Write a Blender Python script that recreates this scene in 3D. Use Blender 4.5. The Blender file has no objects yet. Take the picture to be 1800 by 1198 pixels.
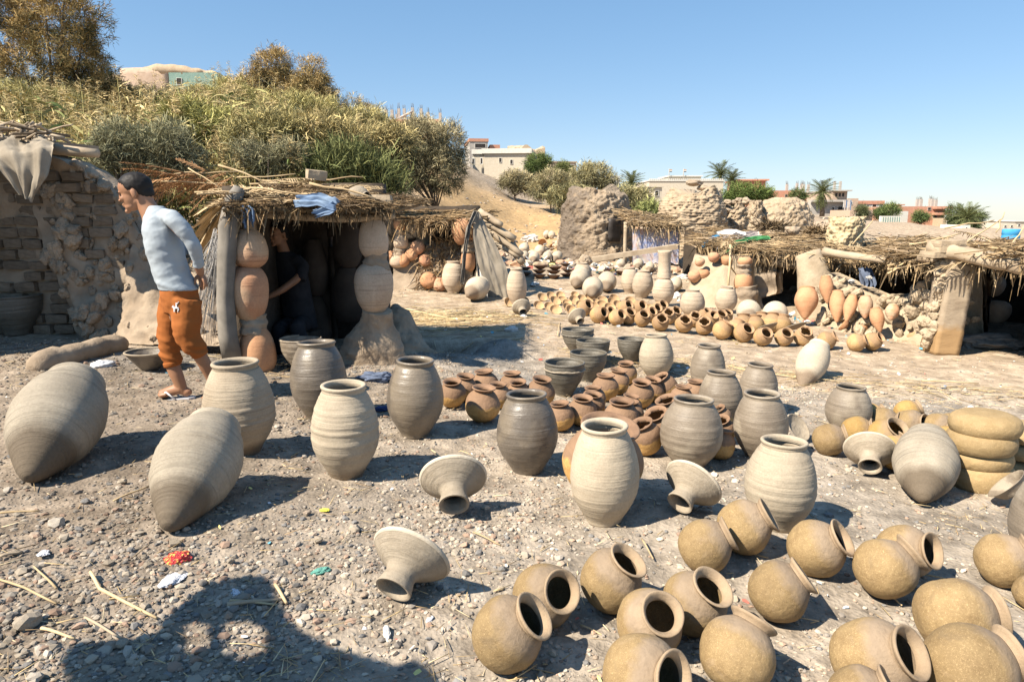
import bpy, math, random
import numpy as np
from mathutils import Vector, Matrix, Quaternion

SC = bpy.context.scene
COL = SC.collection
rng = np.random.default_rng(11)
random.seed(5)

# ------------------------------------------------------------------ camera
FPX, CX, CY, CAMZ = 1200.0, 900.0, 599.0, 1.6
TH = math.atan((599 - 375) / 1200.0)
cs, sn = math.cos(TH), math.sin(TH)
CAM = np.array([0.0, 0.0, CAMZ])
FW = np.array([0.0, cs, -sn]); UP = np.array([0.0, sn, cs]); RT = np.array([1.0, 0.0, 0.0])
cam_d = bpy.data.cameras.new('camera'); cam = bpy.data.objects.new('camera', cam_d); COL.objects.link(cam)
cam_d.sensor_width = 36; cam_d.lens = 24.0; cam_d.clip_start = 0.05; cam_d.clip_end = 9000
cam.location = CAM; cam.rotation_euler = (math.pi / 2 - TH, 0, 0)
SC.camera = cam

# ------------------------------------------------------------------ light
SUN_EL = math.radians(47)
SH = np.array([-0.85, -0.53]); SH /= np.linalg.norm(SH)
SUN = np.array([SH[0] * math.cos(SUN_EL), SH[1] * math.cos(SUN_EL), math.sin(SUN_EL)])
world = bpy.data.worlds.new('World'); SC.world = world; world.use_nodes = True
wn = world.node_tree.nodes; wl = world.node_tree.links
bg = wn.get('Background') or wn.new('ShaderNodeBackground')
sky = wn.new('ShaderNodeTexSky'); sky.sky_type = 'NISHITA'; sky.sun_disc = False
sky.sun_elevation = SUN_EL; sky.sun_rotation = math.atan2(SUN[0], SUN[1])
sky.altitude = 0; sky.air_density = 1.0; sky.dust_density = 0.05; sky.ozone_density = 3.0
hs = wn.new('ShaderNodeHueSaturation'); hs.inputs['Saturation'].default_value = 1.22; hs.inputs['Hue'].default_value = .495
wl.new(sky.outputs[0], hs.inputs['Color']); gm = wn.new('ShaderNodeGamma'); gm.inputs['Gamma'].default_value = .60; wl.new(hs.outputs[0], gm.inputs['Color'])
tn = wn.new('ShaderNodeMix'); tn.data_type = 'RGBA'; tn.blend_type = 'MULTIPLY'; tn.inputs[0].default_value = 1; tn.inputs[7].default_value = (0.98, 1.06, 1.22, 1); wl.new(gm.outputs[0], tn.inputs[6])
wl.new(tn.outputs[2], bg.inputs[0]); bg.inputs[1].default_value = 0.127
sl = bpy.data.lights.new('sun', 'SUN'); sl.energy = 5.0; sl.angle = math.radians(0.55); sl.color = (1.0, 0.91, 0.77)
so = bpy.data.objects.new('sun', sl); COL.objects.link(so)
so.rotation_euler = Vector(SUN).to_track_quat('Z', 'Y').to_euler(); so.location = (-6, -3, 9)
SC.view_settings.view_transform = 'Standard'; SC.view_settings.look = 'None'
SC.view_settings.exposure = 1.0; SC.view_settings.gamma = 1.0
SC.view_settings.use_curve_mapping = False
SC.cycles.max_bounces = 6; SC.cycles.diffuse_bounces = 1; SC.cycles.use_denoising = True

# ------------------------------------------------------------------ noise
def _h(ix, iy, iz):
    n = (ix.astype(np.int64) * 374761393 + iy.astype(np.int64) * 668265263 + iz.astype(np.int64) * 2147483647 // 7) & 0x7fffffff
    n = ((n ^ (n >> 13)) * 1274126177) & 0x7fffffff
    n = n ^ (n >> 16)
    return (n & 0xffff) / 32767.5 - 1.0
def vnoise(p):
    p = np.asarray(p, float); i = np.floor(p).astype(np.int64); f = p - i; f = f * f * (3 - 2 * f)
    x, y, z = i[..., 0], i[..., 1], i[..., 2]; fx, fy, fz = f[..., 0], f[..., 1], f[..., 2]
    def L(a, b, t): return a + (b - a) * t
    return L(L(L(_h(x, y, z), _h(x + 1, y, z), fx), L(_h(x, y + 1, z), _h(x + 1, y + 1, z), fx), fy),
             L(L(_h(x, y, z + 1), _h(x + 1, y, z + 1), fx), L(_h(x, y + 1, z + 1), _h(x + 1, y + 1, z + 1), fx), fy), fz)
def fbm(p, o=4, g=0.5):
    p = np.asarray(p, float); s = 0.0; a = 1.0
    for k in range(o):
        s = s + a * vnoise(p * (2.03 ** k) + 17.3 * k); a *= g
    return s
def sst(a, b, x):
    t = np.clip((np.asarray(x, float) - a) / (b - a), 0, 1); return t * t * (3 - 2 * t)

# ------------------------------------------------------------------ ground height
AH = np.array([-.9, -.5, -.30, -.15, -.06, 0, .1, .25, .45, .6, .8])
ZH = np.array([9.5, 9.0, 8.2, 6.8, 4.6, 3.2, 2.3, 1.6, 1.0, .6, .3])
ZF = np.array([15, 14, 13.5, 12.0, 7.4, 6.0, 4.8, 3.6, 1.5, .1, -1.2])
def ground(x, y):
    x = np.asarray(x, float); y = np.asarray(y, float)
    xl = 5.2 * np.tanh(x / 5.2)
    z = -0.05 * xl * (1 - sst(10, 22, y) * .6)
    yy = np.maximum(y, 0.5)
    a = np.clip(x / yy, -.9, .8)
    z = z + .38 * sst(9.5, 18, y)
    h1 = np.interp(a, AH, ZH); h2 = np.interp(a, AH, ZF)
    st = np.interp(a, [-.35, -.12, -.05, .05], [12.5, 15, 19, 21])
    t1 = np.clip((y - st) / (50 - st), 0, 1); t1 = t1 ** 1.15
    t2 = np.clip((y - 50) / 50, 0, 1)
    z = z + (h1 - .38) * t1 + (h2 - h1) * t2
    z = z - .0125 * np.maximum(y - 100, 0)
    z = z + .95 * np.exp(-((y - 23.6) / 1.7) ** 2) * sst(.8, 2.6, x) * (1 - sst(10, 14, x)) * (1 + .5 * vnoise(np.stack([x * .8, y * .8, x * 0 + 7.7], -1)))
    # terrace lip along the track, ash hollow beside the hut, small heaps
    lip = 7.55 - .30 * x
    z = z + .075 * sst(-.12, .18, y - lip) * sst(-.9, .3, x) * (1 - sst(9.5, 14, y))
    z = z - .34 * np.exp(-(((x + .98) / .55) ** 2 + ((y - 7.95) / .42) ** 2) ** 1.5)
    z = z + .11 * np.exp(-((x + .18) / .38) ** 2 - ((y - 7.85) / .25) ** 2)
    z = z + .06 * np.exp(-((x + .75) / .6) ** 2 - ((y - 7.35) / .18) ** 2)
    z = z + .045 * np.exp(-((x - 3.75) / .6) ** 2 - ((y - 5.9) / .3) ** 2)
    z = z + .03 * vnoise(np.stack([x * .9, y * .9, x * 0 + 3.1], -1)) * (1 - sst(30, 60, y))
    far = sst(13, 24, y)
    z = z + far * (.28 * fbm(np.stack([x * .33, y * .33, x * 0], -1), 3)) * (1 - sst(60, 120, y))
    return z
def gz(x, y): return float(ground(np.array([x]), np.array([y]))[0])
def ray(px, py): return FW + (px - CX) / FPX * RT + (CY - py) / FPX * UP
def gp(px, py):
    r = ray(px, py); t = .8
    prev = t
    for _ in range(4000):
        p = CAM + r * t
        if p[2] <= gz(p[0], p[1]): break
        prev = t; t *= 1.012
    lo, hi = prev, t
    for _ in range(22):
        m = (lo + hi) / 2; p = CAM + r * m
        if p[2] <= gz(p[0], p[1]): hi = m
        else: lo = m
    return CAM + r * hi
def on(px, py, Y):
    """point of the view ray at world distance Y"""
    r = ray(px, py); return CAM + r * (Y / r[1])
def dep(p): return float(np.dot(np.asarray(p) - CAM, FW))
def sphere_on(px, py, rpx, lift=1.0):
    """centre of a ball of picture radius rpx resting on the ground"""
    r = ray(px, py)
    lo, hi = .8, 60.0
    for _ in range(50):
        m = (lo + hi) / 2; p = CAM + r * m
        if p[2] - gz(p[0], p[1]) - lift * rpx / FPX * m > 0: lo = m
        else: hi = m
    return CAM + r * lo, rpx / FPX * lo
def z_at(x, y, py):
    v = (CY - py) / FPX
    return CAMZ + y * (v * cs - sn) / (cs + v * sn)
def gxy(px, Y):
    z = 0.0
    for _ in range(4):
        x = (px - CX) / FPX * (Y * cs - (z - CAMZ) * sn); z = gz(x, Y)
    return np.array([x, Y, z])

# ------------------------------------------------------------------ mesh building
def mesh_np(name, V, F, cols=None, smooth=True):
    """F: list of int arrays, each (n,k)"""
    me = bpy.data.meshes.new(name)
    V = np.asarray(V, np.float32).reshape(-1, 3)
    F = [np.asarray(f, np.int32) for f in (F if isinstance(F, list) else [F]) if len(f)]
    me.vertices.add(len(V)); me.vertices.foreach_set('co', V.ravel())
    nl = sum(f.size for f in F); npoly = sum(len(f) for f in F)
    me.loops.add(nl); me.polygons.add(npoly)
    me.loops.foreach_set('vertex_index', np.concatenate([f.ravel() for f in F]))
    ls, o = [], 0
    for f in F:
        k = f.shape[1]; ls.append(o + np.arange(len(f)) * k); o += f.size
    me.polygons.foreach_set('loop_start', np.concatenate(ls).astype(np.int32))
    me.polygons.foreach_set('use_smooth', np.full(npoly, smooth))
    if cols is not None:
        at = me.attributes.new('Col', 'FLOAT_COLOR', 'POINT')
        c = np.ones((len(V), 4), np.float32); c[:, :3] = cols
        at.data.foreach_set('color', c.ravel())
    me.update(calc_edges=True); me.validate()
    return me
class MB:
    def __init__(s): s.V = []; s.F = {}; s.C = []; s.n = 0
    def add(s, V, F, col=None):
        V = np.asarray(V, float).reshape(-1, 3)
        for f in (F if isinstance(F, list) else [F]):
            f = np.asarray(f, int)
            if len(f): s.F.setdefault(f.shape[1], []).append(f + s.n)
        s.V.append(V); s.n += len(V)
        c = np.ones((len(V), 3)) if col is None else np.broadcast_to(np.asarray(col, float), (len(V), 3))
        s.C.append(c); return s
    def mesh(s, name, smooth=True):
        return mesh_np(name, np.concatenate(s.V), [np.concatenate(f) for f in s.F.values()], np.concatenate(s.C), smooth)
    def build(s, name, m, parent=None, smooth=True, kind=None):
        return obj(name, s.mesh(name, smooth), m, parent, kind=kind)
def obj(name, me, m=None, parent=None, loc=None, kind=None):
    o = bpy.data.objects.new(name, me); COL.objects.link(o)
    if m is not None and me is not None and not me.materials: me.materials.append(m)
    if parent is not None:
        o.parent = parent
    if loc is not None: o.location = loc
    if kind: o['kind'] = kind
    return o
def tag(o, label, cat, group=None):
    o['label'] = label; o['category'] = cat
    if group: o['group'] = group
    return o
def thing(name, label, cat, loc=(0, 0, 0), group=None, rz=0.0, scale=1.0):
    o = bpy.data.objects.new(name, None); COL.objects.link(o); o.empty_display_size = .1
    o.location = loc; o.rotation_euler = (0, 0, rz); o.scale = (scale,) * 3
    return tag(o, label, cat, group)
def rebase(mb, p):
    """vertices given in world space -> relative to a thing at p"""
    mb.V = [v - np.asarray(p) for v in mb.V]; return mb

# shapes -> (V, F)
def lathe(prof, seg=40, wob=0.0, seed=0, squash=1.0):
    prof = np.asarray(prof, float); n = len(prof)
    a = np.arange(seg) / seg * 2 * math.pi
    r = prof[:, 0][:, None] * np.ones(seg); z = prof[:, 1][:, None] * np.ones(seg)
    if wob:
        p = np.stack([np.cos(a)[None] * r * 1.3 + seed * 3.7, np.sin(a)[None] * r * 1.3, z * 1.6 + seed], -1)
        r = r * (1 + wob * vnoise(p))
        z = z + wob * .8 * r * (np.cos(a + seed)[None])*.35
    V = np.stack([r * np.cos(a), r * np.sin(a) * squash, z], -1).reshape(-1, 3)
    i = np.arange(n - 1)[:, None] * seg; j = np.arange(seg)[None]; j2 = (j + 1) % seg
    F = np.stack([i + j, i + j2, i + seg + j2, i + seg + j], -1).reshape(-1, 4)
    return V, F
def frames(P):
    P = np.asarray(P, float); T = np.gradient(P, axis=0); T /= np.linalg.norm(T, axis=1)[:, None] + 1e-9
    return T
def tube(P, R, seg=8, ref=(0, 0, 1), cap=True, ell=None, noise=0.0, seed=0):
    """R radii per station; ell = second radius per station (along ref side)"""
    P = np.asarray(P, float); n = len(P); R = np.broadcast_to(np.asarray(R, float), (n,))
    E = R if ell is None else np.broadcast_to(np.asarray(ell, float), (n,))
    T = frames(P); ref = np.asarray(ref, float)
    if np.abs(T @ ref).mean() > .75: ref = np.array([0.0, 1.0, 0.0])
    A = np.cross(np.broadcast_to(ref, T.shape), T); l = np.linalg.norm(A, axis=1)
    A[l < .05] = np.cross(np.array([1.0, .2, .1]), T[l < .05]); A /= np.linalg.norm(A, axis=1)[:, None]
    B = np.cross(T, A)
    a = np.arange(seg) / seg * 2 * math.pi
    V = P[:, None] + A[:, None] * (R[:, None] * np.cos(a))[..., None] + B[:, None] * (E[:, None] * np.sin(a))[..., None]
    if noise:
        V = V + (noise * fbm(V / max(R.mean(), 1e-4) * .8 + seed * 5.1, 5, .6))[..., None] * (V - P[:, None])
    V = V.reshape(-1, 3)
    i = np.arange(n - 1)[:, None] * seg; j = np.arange(seg)[None]; j2 = (j + 1) % seg
    F = [np.stack([i + j, i + j2, i + seg + j2, i + seg + j], -1).reshape(-1, 4)]
    if cap:
        V = np.concatenate([V, P[:1], P[-1:]]); c0, c1 = n * seg, n * seg + 1
        jj = np.arange(seg); k2 = (jj + 1) % seg; b = (n - 1) * seg
        F.append(np.concatenate([np.stack([np.full(seg, c0), k2, jj], -1), np.stack([np.full(seg, c1), b + jj, b + k2], -1)]))
    return V, F
def box(lo, hi):
    (a, b, c), (d, e, f) = lo, hi
    V = np.array([[a, b, c], [d, b, c], [d, e, c], [a, e, c], [a, b, f], [d, b, f], [d, e, f], [a, e, f]], float)
    F = np.array([[0, 3, 2, 1], [4, 5, 6, 7], [0, 1, 5, 4], [1, 2, 6, 5], [2, 3, 7, 6], [3, 0, 4, 7]])
    return V, F
def rotz(V, a):
    c, s = math.cos(a), math.sin(a); V = np.asarray(V, float)
    return np.stack([V[:, 0] * c - V[:, 1] * s, V[:, 0] * s + V[:, 1] * c, V[:, 2]], -1)
def ico(sub=0):
    t = (1 + 5 ** .5) / 2
    V = np.array([[-1, t, 0], [1, t, 0], [-1, -t, 0], [1, -t, 0], [0, -1, t], [0, 1, t], [0, -1, -t], [0, 1, -t], [t, 0, -1], [t, 0, 1], [-t, 0, -1], [-t, 0, 1]], float)
    V /= np.linalg.norm(V[0])
    F = np.array([[0, 11, 5], [0, 5, 1], [0, 1, 7], [0, 7, 10], [0, 10, 11], [1, 5, 9], [5, 11, 4], [11, 10, 2], [10, 7, 6], [7, 1, 8], [3, 9, 4], [3, 4, 2], [3, 2, 6], [3, 6, 8], [3, 8, 9], [4, 9, 5], [2, 4, 11], [6, 2, 10], [8, 6, 7], [9, 8, 1]])
    for _ in range(sub):
        V = list(map(tuple, V)); cache = {}; NF = []
        def mid(i, j):
            k = (min(i, j), max(i, j))
            if k not in cache:
                m = (np.array(V[i]) + np.array(V[j])) / 2; m /= np.linalg.norm(m); cache[k] = len(V); V.append(tuple(m))
            return cache[k]
        for a, b, c in F:
            ab, bc, ca = mid(a, b), mid(b, c), mid(c, a); NF += [[a, ab, ca], [b, bc, ab], [c, ca, bc], [ab, bc, ca]]
        V = np.array(V); F = np.array(NF)
    return V, F
ICO0, ICO1, ICO2, ICO3 = ico(0), ico(1), ico(2), ico(3)
def rand_rot(n, r=None):
    r = r or rng
    q = r.normal(size=(n, 4)); q /= np.linalg.norm(q, axis=1)[:, None]; w, x, y, z = q.T
    return np.stack([np.stack([1 - 2 * (y * y + z * z), 2 * (x * y - z * w), 2 * (x * z + y * w)], -1),
                     np.stack([2 * (x * y + z * w), 1 - 2 * (x * x + z * z), 2 * (y * z - x * w)], -1),
                     np.stack([2 * (x * z - y * w), 2 * (y * z + x * w), 1 - 2 * (x * x + y * y)], -1)], 1)
def rocks(P, S, flat=.7, base=None, jit=.28, r=None):
    r = r or rng
    bV, bF = base or ICO0; n = len(P); m = len(bV)
    V = bV[None] * (1 + r.uniform(-jit, jit, (n, m, 1)))
    V = V * r.uniform(.6, 1.15, (n, 1, 3))
    V = np.einsum('nij,nmj->nmi', rand_rot(n, r), V); V[..., 2] *= flat
    V = V * np.asarray(S)[:, None, None] + np.asarray(P)[:, None]
    F = bF[None] + (np.arange(n) * m)[:, None, None]
    return V.reshape(-1, 3), F.reshape(-1, 3), m
def blades(P, D, L, W, droop=.3, segs=3, side=None, r=None, taper=.25):
    r = r or rng
    P = np.asarray(P, float); n = len(P); D = np.asarray(D, float); D = D / np.linalg.norm(D, axis=1)[:, None]
    L = np.broadcast_to(L, (n,)); W = np.broadcast_to(W, (n,)); dr = np.broadcast_to(droop, (n,))
    S = np.cross(D, r.normal(size=(n, 3)) if side is None else side); S /= np.linalg.norm(S, axis=1)[:, None] + 1e-9
    rows = []
    for k in range(segs + 1):
        s = k / segs
        w = W * (1 - (1 - taper) * s ** 1.5) * (.55 if k == 0 else 1)
        c = P + D * (L * s)[:, None]; c[:, 2] -= dr * L * s * s
        rows += [c - S * w[:, None] / 2, c + S * w[:, None] / 2]
    V = np.stack(rows, 1); m = 2 * (segs + 1)
    f = np.array([[2 * k, 2 * k + 1, 2 * k + 3, 2 * k + 2] for k in range(segs)])
    F = f[None] + (np.arange(n) * m)[:, None, None]
    return V.reshape(-1, 3), F.reshape(-1, 4), m
def sticks(P0, P1, R, sag=0.0, r=None):
    """three-sided bars, one bend"""
    P0 = np.asarray(P0, float); P1 = np.asarray(P1, float); n = len(P0); R = np.broadcast_to(R, (n,))
    D = P1 - P0; D = D / (np.linalg.norm(D, axis=1)[:, None] + 1e-9)
    A = np.cross(D, (r or rng).normal(size=(n, 3))); A /= np.linalg.norm(A, axis=1)[:, None] + 1e-9; B = np.cross(D, A)
    M = (P0 + P1) / 2; M[:, 2] -= np.broadcast_to(sag, (n,))
    rows = []
    for c, k in ((P0, 1.0), (M, .95), (P1, .7)):
        for a in (0, 2.094, 4.189):
            rows.append(c + (A * math.cos(a) + B * math.sin(a)) * (R * k)[:, None])
    V = np.stack(rows, 1)
    f4 = np.array([[i * 3 + j, i * 3 + (j + 1) % 3, i * 3 + 3 + (j + 1) % 3, i * 3 + 3 + j] for i in range(2) for j in range(3)])
    f3 = np.array([[0, 2, 1], [6, 7, 8]]); off = (np.arange(n) * 9)[:, None, None]
    return V.reshape(-1, 3), [(f4[None] + off).reshape(-1, 4), (f3[None] + off).reshape(-1, 3)], 9
def rough_box(lo, hi, res=.1, amp=.05, freq=3.0, seed=0, rnd=.0):
    """closed box subdivided to cells of about res and displaced"""
    lo = np.asarray(lo, float); hi = np.asarray(hi, float); d = hi - lo
    k = np.maximum(2, np.round(d / res).astype(int)); keys = {}; V = []; F = []
    def vid(i, j, l):
        key = (i, j, l)
        if key not in keys: keys[key] = len(V); V.append([i, j, l])
        return keys[key]
    for ax in range(3):
        u, v = (ax + 1) % 3, (ax + 2) % 3
        for side in (0, k[ax]):
            for a in range(k[u]):
                for b in range(k[v]):
                    q = []
                    for da, db in ((0, 0), (1, 0), (1, 1), (0, 1)):
                        c = [0, 0, 0]; c[ax] = side; c[u] = a + da; c[v] = b + db; q.append(vid(*c))
                    F.append(q if side else q[::-1])
    V = np.array(V, float) / k * d + lo
    c = (lo + hi) / 2; n = (V - c) / (d / 2)
    if rnd:
        m = np.abs(n).max(1); l = np.linalg.norm(n, axis=1); s = 1 - rnd * (1 - m / l); V = c + (V - c) * s[:, None]
    nn = n / np.linalg.norm(n, axis=1)[:, None]
    V = V + nn * (amp * fbm(V * freq + seed * 7.7, 4))[:, None]
    return V, np.array(F)
def quat_z(d):
    return Vector(d).to_track_quat('Z', 'Y')
ORD = ['first', 'second', 'third', 'fourth', 'fifth', 'sixth', 'seventh', 'eighth', 'ninth', 'tenth', 'eleventh', 'twelfth', 'thirteenth', 'fourteenth', 'fifteenth', 'sixteenth', 'seventeenth', 'eighteenth', 'nineteenth', 'twentieth']
# ------------------------------------------------------------------ materials
class NT:
    def __init__(s, name):
        s.m = bpy.data.materials.new(name); s.m.use_nodes = True; s.t = s.m.node_tree
        s.b = s.t.nodes.get('Principled BSDF'); s.n = s.t.nodes; s.l = s.t.links
        s.tc = s.n.new('ShaderNodeTexCoord')
    def link(s, a, b): s.l.new(a, b)
    def map(s, scale=(1, 1, 1), src='Object'):
        m = s.n.new('ShaderNodeMapping'); m.inputs['Scale'].default_value = scale; s.link(s.tc.outputs[src], m.inputs[0]); return m.outputs[0]
    def noise(s, vec, scale, detail=4, rough=.55, dist=0.0):
        n = s.n.new('ShaderNodeTexNoise'); s.link(vec, n.inputs['Vector'])
        if getattr(s, 'own', False):
            n.noise_dimensions = '4D'; s.link(s.math('MULTIPLY', s.rnd(), 37.0), n.inputs['W']); n.inputs['Scale'].default_value = scale
        n.inputs['Detail'].default_value = detail; n.inputs['Roughness'].default_value = rough; n.inputs['Distortion'].default_value = dist
        return n.outputs['Fac']
    def ramp(s, fac, stops):
        r = s.n.new('ShaderNodeValToRGB'); s.link(fac, r.inputs[0]); e = r.color_ramp.elements
        while len(e) < len(stops): e.new(.5)
        for x, (p, c) in zip(e, stops):
            x.position = p; x.color = (*c, 1) if not isinstance(c, (int, float)) else (c, c, c, 1)
        return r.outputs[0]
    def mix(s, fac, a, b, mode='MIX'):
        n = s.n.new('ShaderNodeMix'); n.data_type = 'RGBA'; n.blend_type = mode
        for k, v in ((0, fac), (6, a), (7, b)):
            if isinstance(v, (int, float)): n.inputs[k].default_value = v if k == 0 else (v, v, v, 1)
            elif isinstance(v, tuple): n.inputs[k].default_value = (*v, 1)
            else: s.link(v, n.inputs[k])
        return n.outputs[2]
    def math(s, op, a, b=0.0):
        n = s.n.new('ShaderNodeMath'); n.operation = op
        for k, v in ((0, a), (1, b)):
            if isinstance(v, (int, float)): n.inputs[k].default_value = v
            else: s.link(v, n.inputs[k])
        return n.outputs[0]
    def attr(s, name='Col', out='Color'):
        n = s.n.new('ShaderNodeAttribute'); n.attribute_name = name; return n.outputs[out]
    def rnd(s): return s.n.new('ShaderNodeObjectInfo').outputs['Random']
    def bump(s, h, strength=.3, dist=.02, prev=None):
        n = s.n.new('ShaderNodeBump'); s.link(h, n.inputs['Height']); n.inputs['Strength'].default_value = strength; n.inputs['Distance'].default_value = dist
        if prev is not None: s.link(prev, n.inputs['Normal'])
        return n.outputs[0]
    def done(s, col, rough=.9, nrm=None, spec=.3):
        if isinstance(col, tuple): s.b.inputs['Base Color'].default_value = (*col, 1)
        else: s.link(col, s.b.inputs['Base Color'])
        if isinstance(rough, (int, float)): s.b.inputs['Roughness'].default_value = rough
        else: s.link(rough, s.b.inputs['Roughness'])
        s.b.inputs['Specular IOR Level'].default_value = spec
        if nrm is not None: s.link(nrm, s.b.inputs['Normal'])
        return s.m
def vary(t, c, k=.18):
    """small value shift from object to object"""
    f = t.math('ADD', t.math('MULTIPLY', t.rnd(), 2 * k), 1 - k)
    n = t.n.new('ShaderNodeVectorMath'); n.operation = 'SCALE'; t.link(c, n.inputs[0]); t.link(f, n.inputs['Scale']); return n.outputs[0]
def plain(name, c1, c2, scale=6, rough=.9, bump=.25, bscale=None, dist=.02, attr=False, var=0.0, spec=.25, detail=5, src='Object'):
    t = NT(name); v = t.map(src=src)
    c = t.ramp(t.noise(v, scale, detail), [(.3, c1), (.72, c2)])
    if attr: c = t.mix(1.0, c, t.attr(), 'MULTIPLY')
    if var: c = vary(t, c, var)
    nb = t.bump(t.noise(v, bscale or scale * 4, 6, .65), bump, dist) if bump else None
    return t.done(c, rough, nb, spec)
def clay(name, lo, hi, streak=(.6, .5, .4), rough=.8, ringbump=.35, patch=None, spec=.3, foot=None, smear=.35, footz=.35):
    """thrown clay in unit size (height about 1): rings, smears, drying patches"""
    t = NT(name); t.own = True; v = t.map(); ring = t.map((1.0, 1.0, 16.0))
    n1 = t.noise(v, 3.2, 5, .6); c = t.ramp(n1, [(.3, lo), (.7, hi)])
    rg = t.noise(ring, 2.2, 5, .7, .25)
    msk0 = t.ramp(t.noise(t.map((.5, .5, 4.0)), 1.7, 3, .6), [(.42, .1), (.6, 1.0)])
    c = t.mix(t.math('MULTIPLY', t.ramp(rg, [(.52, 0.0), (.68, smear)]), msk0), c, streak)
    ln_ = t.noise(t.map((.7, .7, 48.0)), 1.2, 2, .5, .4)
    c = t.mix(t.math('MULTIPLY', t.ramp(ln_, [(.62, 0.0), (.70, min(1.0, smear * 1.6))]), msk0), c, tuple(.5 * x for x in lo))
    bl_ = t.noise(v, 5.5, 4, .7, .6)
    c = t.mix(t.ramp(bl_, [(.58, 0.0), (.72, .35)]), c, tuple(.62 * x for x in lo)); c = t.mix(t.ramp(bl_, [(.26, .3), (.40, 0.0)]), c, tuple(min(.9, 1.25 * x) for x in hi))
    if patch:
        pn = t.noise(t.map((1.0, 1.0, .8)), 1.5, 3, .5)
        c = t.mix(t.ramp(t.math('ADD', pn, t.math('MULTIPLY', t.math('SUBTRACT', t.rnd(), .5), .12)), [(.50, 0.0), (.56, .8)]), c, patch)
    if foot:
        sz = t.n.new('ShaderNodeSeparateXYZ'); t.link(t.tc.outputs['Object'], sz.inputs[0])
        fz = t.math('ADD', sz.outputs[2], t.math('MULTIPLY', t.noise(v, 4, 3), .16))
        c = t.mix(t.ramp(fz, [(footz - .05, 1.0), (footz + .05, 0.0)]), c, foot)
    c = vary(t, c, .10)
    fine = t.noise(v, 60, 4, .7)
    c = t.mix(.18, c, t.ramp(fine, [(.3, (.2, .16, .12)), (.7, (1, .95, .88))]), 'OVERLAY')
    msk = t.ramp(t.noise(t.map((.6, .6, 5.0)), 1.3, 3, .6), [(.40, .12), (.62, 1.0)])
    b = t.bump(t.math('MULTIPLY', t.noise(t.map((1, 1, 34.0)), 1.6, 4, .6), msk), ringbump, .02)
    b = t.bump(t.noise(v, 7, 4, .6), .22, .02, b)
    b = t.bump(fine, .18, .006, b)
    rr = t.ramp(n1, [(.3, max(.05, rough - .12)), (.7, min(1.0, rough + .1))])
    return t.done(c, rr, b, spec)
def potclay(name, lower, lower2, upper, edge=.25, fleck=.5, rough=.75, soft=.06):
    """straw tempered cooking pot: rough lower body, smooth slip on the shoulder; unit radius, axis z"""
    t = NT(name); t.own = True; v = t.map()
    lowc = t.ramp(t.noise(v, 2.4, 5, .6), [(.3, lower), (.7, lower2)])
    vo = t.n.new('ShaderNodeTexVoronoi'); t.link(v, vo.inputs['Vector']); vo.inputs['Scale'].default_value = 34
    fl = t.noise(t.map((1, 1, 1)), 26, 4, .85, 1.0)
    lowc = t.mix(t.ramp(fl, [(.54, 0.0), (.66, fleck)]), lowc, tuple(min(.95, x * 1.9 + .03) for x in lower2))
    lowc = t.mix(t.ramp(fl, [(.30, fleck * .9), (.42, 0.0)]), lowc, tuple(x * .42 for x in lower))
    upc = t.ramp(t.noise(t.map((1, 1, 3)), 2.4, 4), [(.3, tuple(x * .9 for x in upper)), (.7, tuple(min(1, x * 1.08) for x in upper))])
    sz = t.n.new('ShaderNodeSeparateXYZ'); t.link(t.tc.outputs['Object'], sz.inputs[0])
    z = t.math('ADD', sz.outputs[2], t.math('MULTIPLY', t.math('SUBTRACT', t.noise(v, 2.1, 5, .65), .5), .75))
    c = t.mix(t.ramp(z, [(max(0, edge - soft), 0.0), (edge + soft, 1.0)]), lowc, upc)
    st_ = t.noise(v, 1.5, 5, .65, .5)
    c = t.mix(t.ramp(st_, [(.56, 0.0), (.74, .45)]), c, tuple(x * .45 for x in upper)); c = t.mix(t.ramp(st_, [(.26, .35), (.42, 0.0)]), c, tuple(min(.9, x * 1.35) for x in upper))
    c = vary(t, c, .14)
    b = t.bump(fl, .3, .008); b = t.bump(t.noise(v, 6, 4), .3, .02, b)
    return t.done(c, rough, b, .3)

M = {}
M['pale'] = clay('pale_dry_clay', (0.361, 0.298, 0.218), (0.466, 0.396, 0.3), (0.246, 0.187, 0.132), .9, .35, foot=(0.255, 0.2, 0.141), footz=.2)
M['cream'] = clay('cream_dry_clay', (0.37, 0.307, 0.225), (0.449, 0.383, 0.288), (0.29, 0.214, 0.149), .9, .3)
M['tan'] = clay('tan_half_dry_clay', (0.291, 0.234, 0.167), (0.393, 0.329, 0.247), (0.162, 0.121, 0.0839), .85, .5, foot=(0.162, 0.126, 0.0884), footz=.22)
M['wet'] = clay('wet_dark_clay', (.104, .086, .068), (.150, .127, .102), (0.0858, 0.066, 0.0475), .40, .4, patch=(0.198, 0.162, 0.119), spec=.5, smear=.4)
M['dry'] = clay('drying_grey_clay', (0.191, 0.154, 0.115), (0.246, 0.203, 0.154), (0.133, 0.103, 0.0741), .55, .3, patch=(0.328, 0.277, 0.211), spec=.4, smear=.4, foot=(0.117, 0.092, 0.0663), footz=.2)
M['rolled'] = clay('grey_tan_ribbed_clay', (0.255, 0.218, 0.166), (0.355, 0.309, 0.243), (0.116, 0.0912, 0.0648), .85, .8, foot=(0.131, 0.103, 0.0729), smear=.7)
M['basin'] = clay('grey_basin_clay', (0.115, 0.102, 0.0808), (0.162, 0.145, 0.115), (0.068, 0.0595, 0.0467), .5, .45, spec=.45)
M['funnel'] = clay('grey_buff_clay', (0.273, 0.227, 0.168), (0.361, 0.307, 0.237), (0.229, 0.178, 0.132), .9, .3)
M['funnel_lip'] = clay('pale_scraped_clay', (.46, .40, .31), (.56, .49, .39), (.45, .38, .29), .95, .15)
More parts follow.
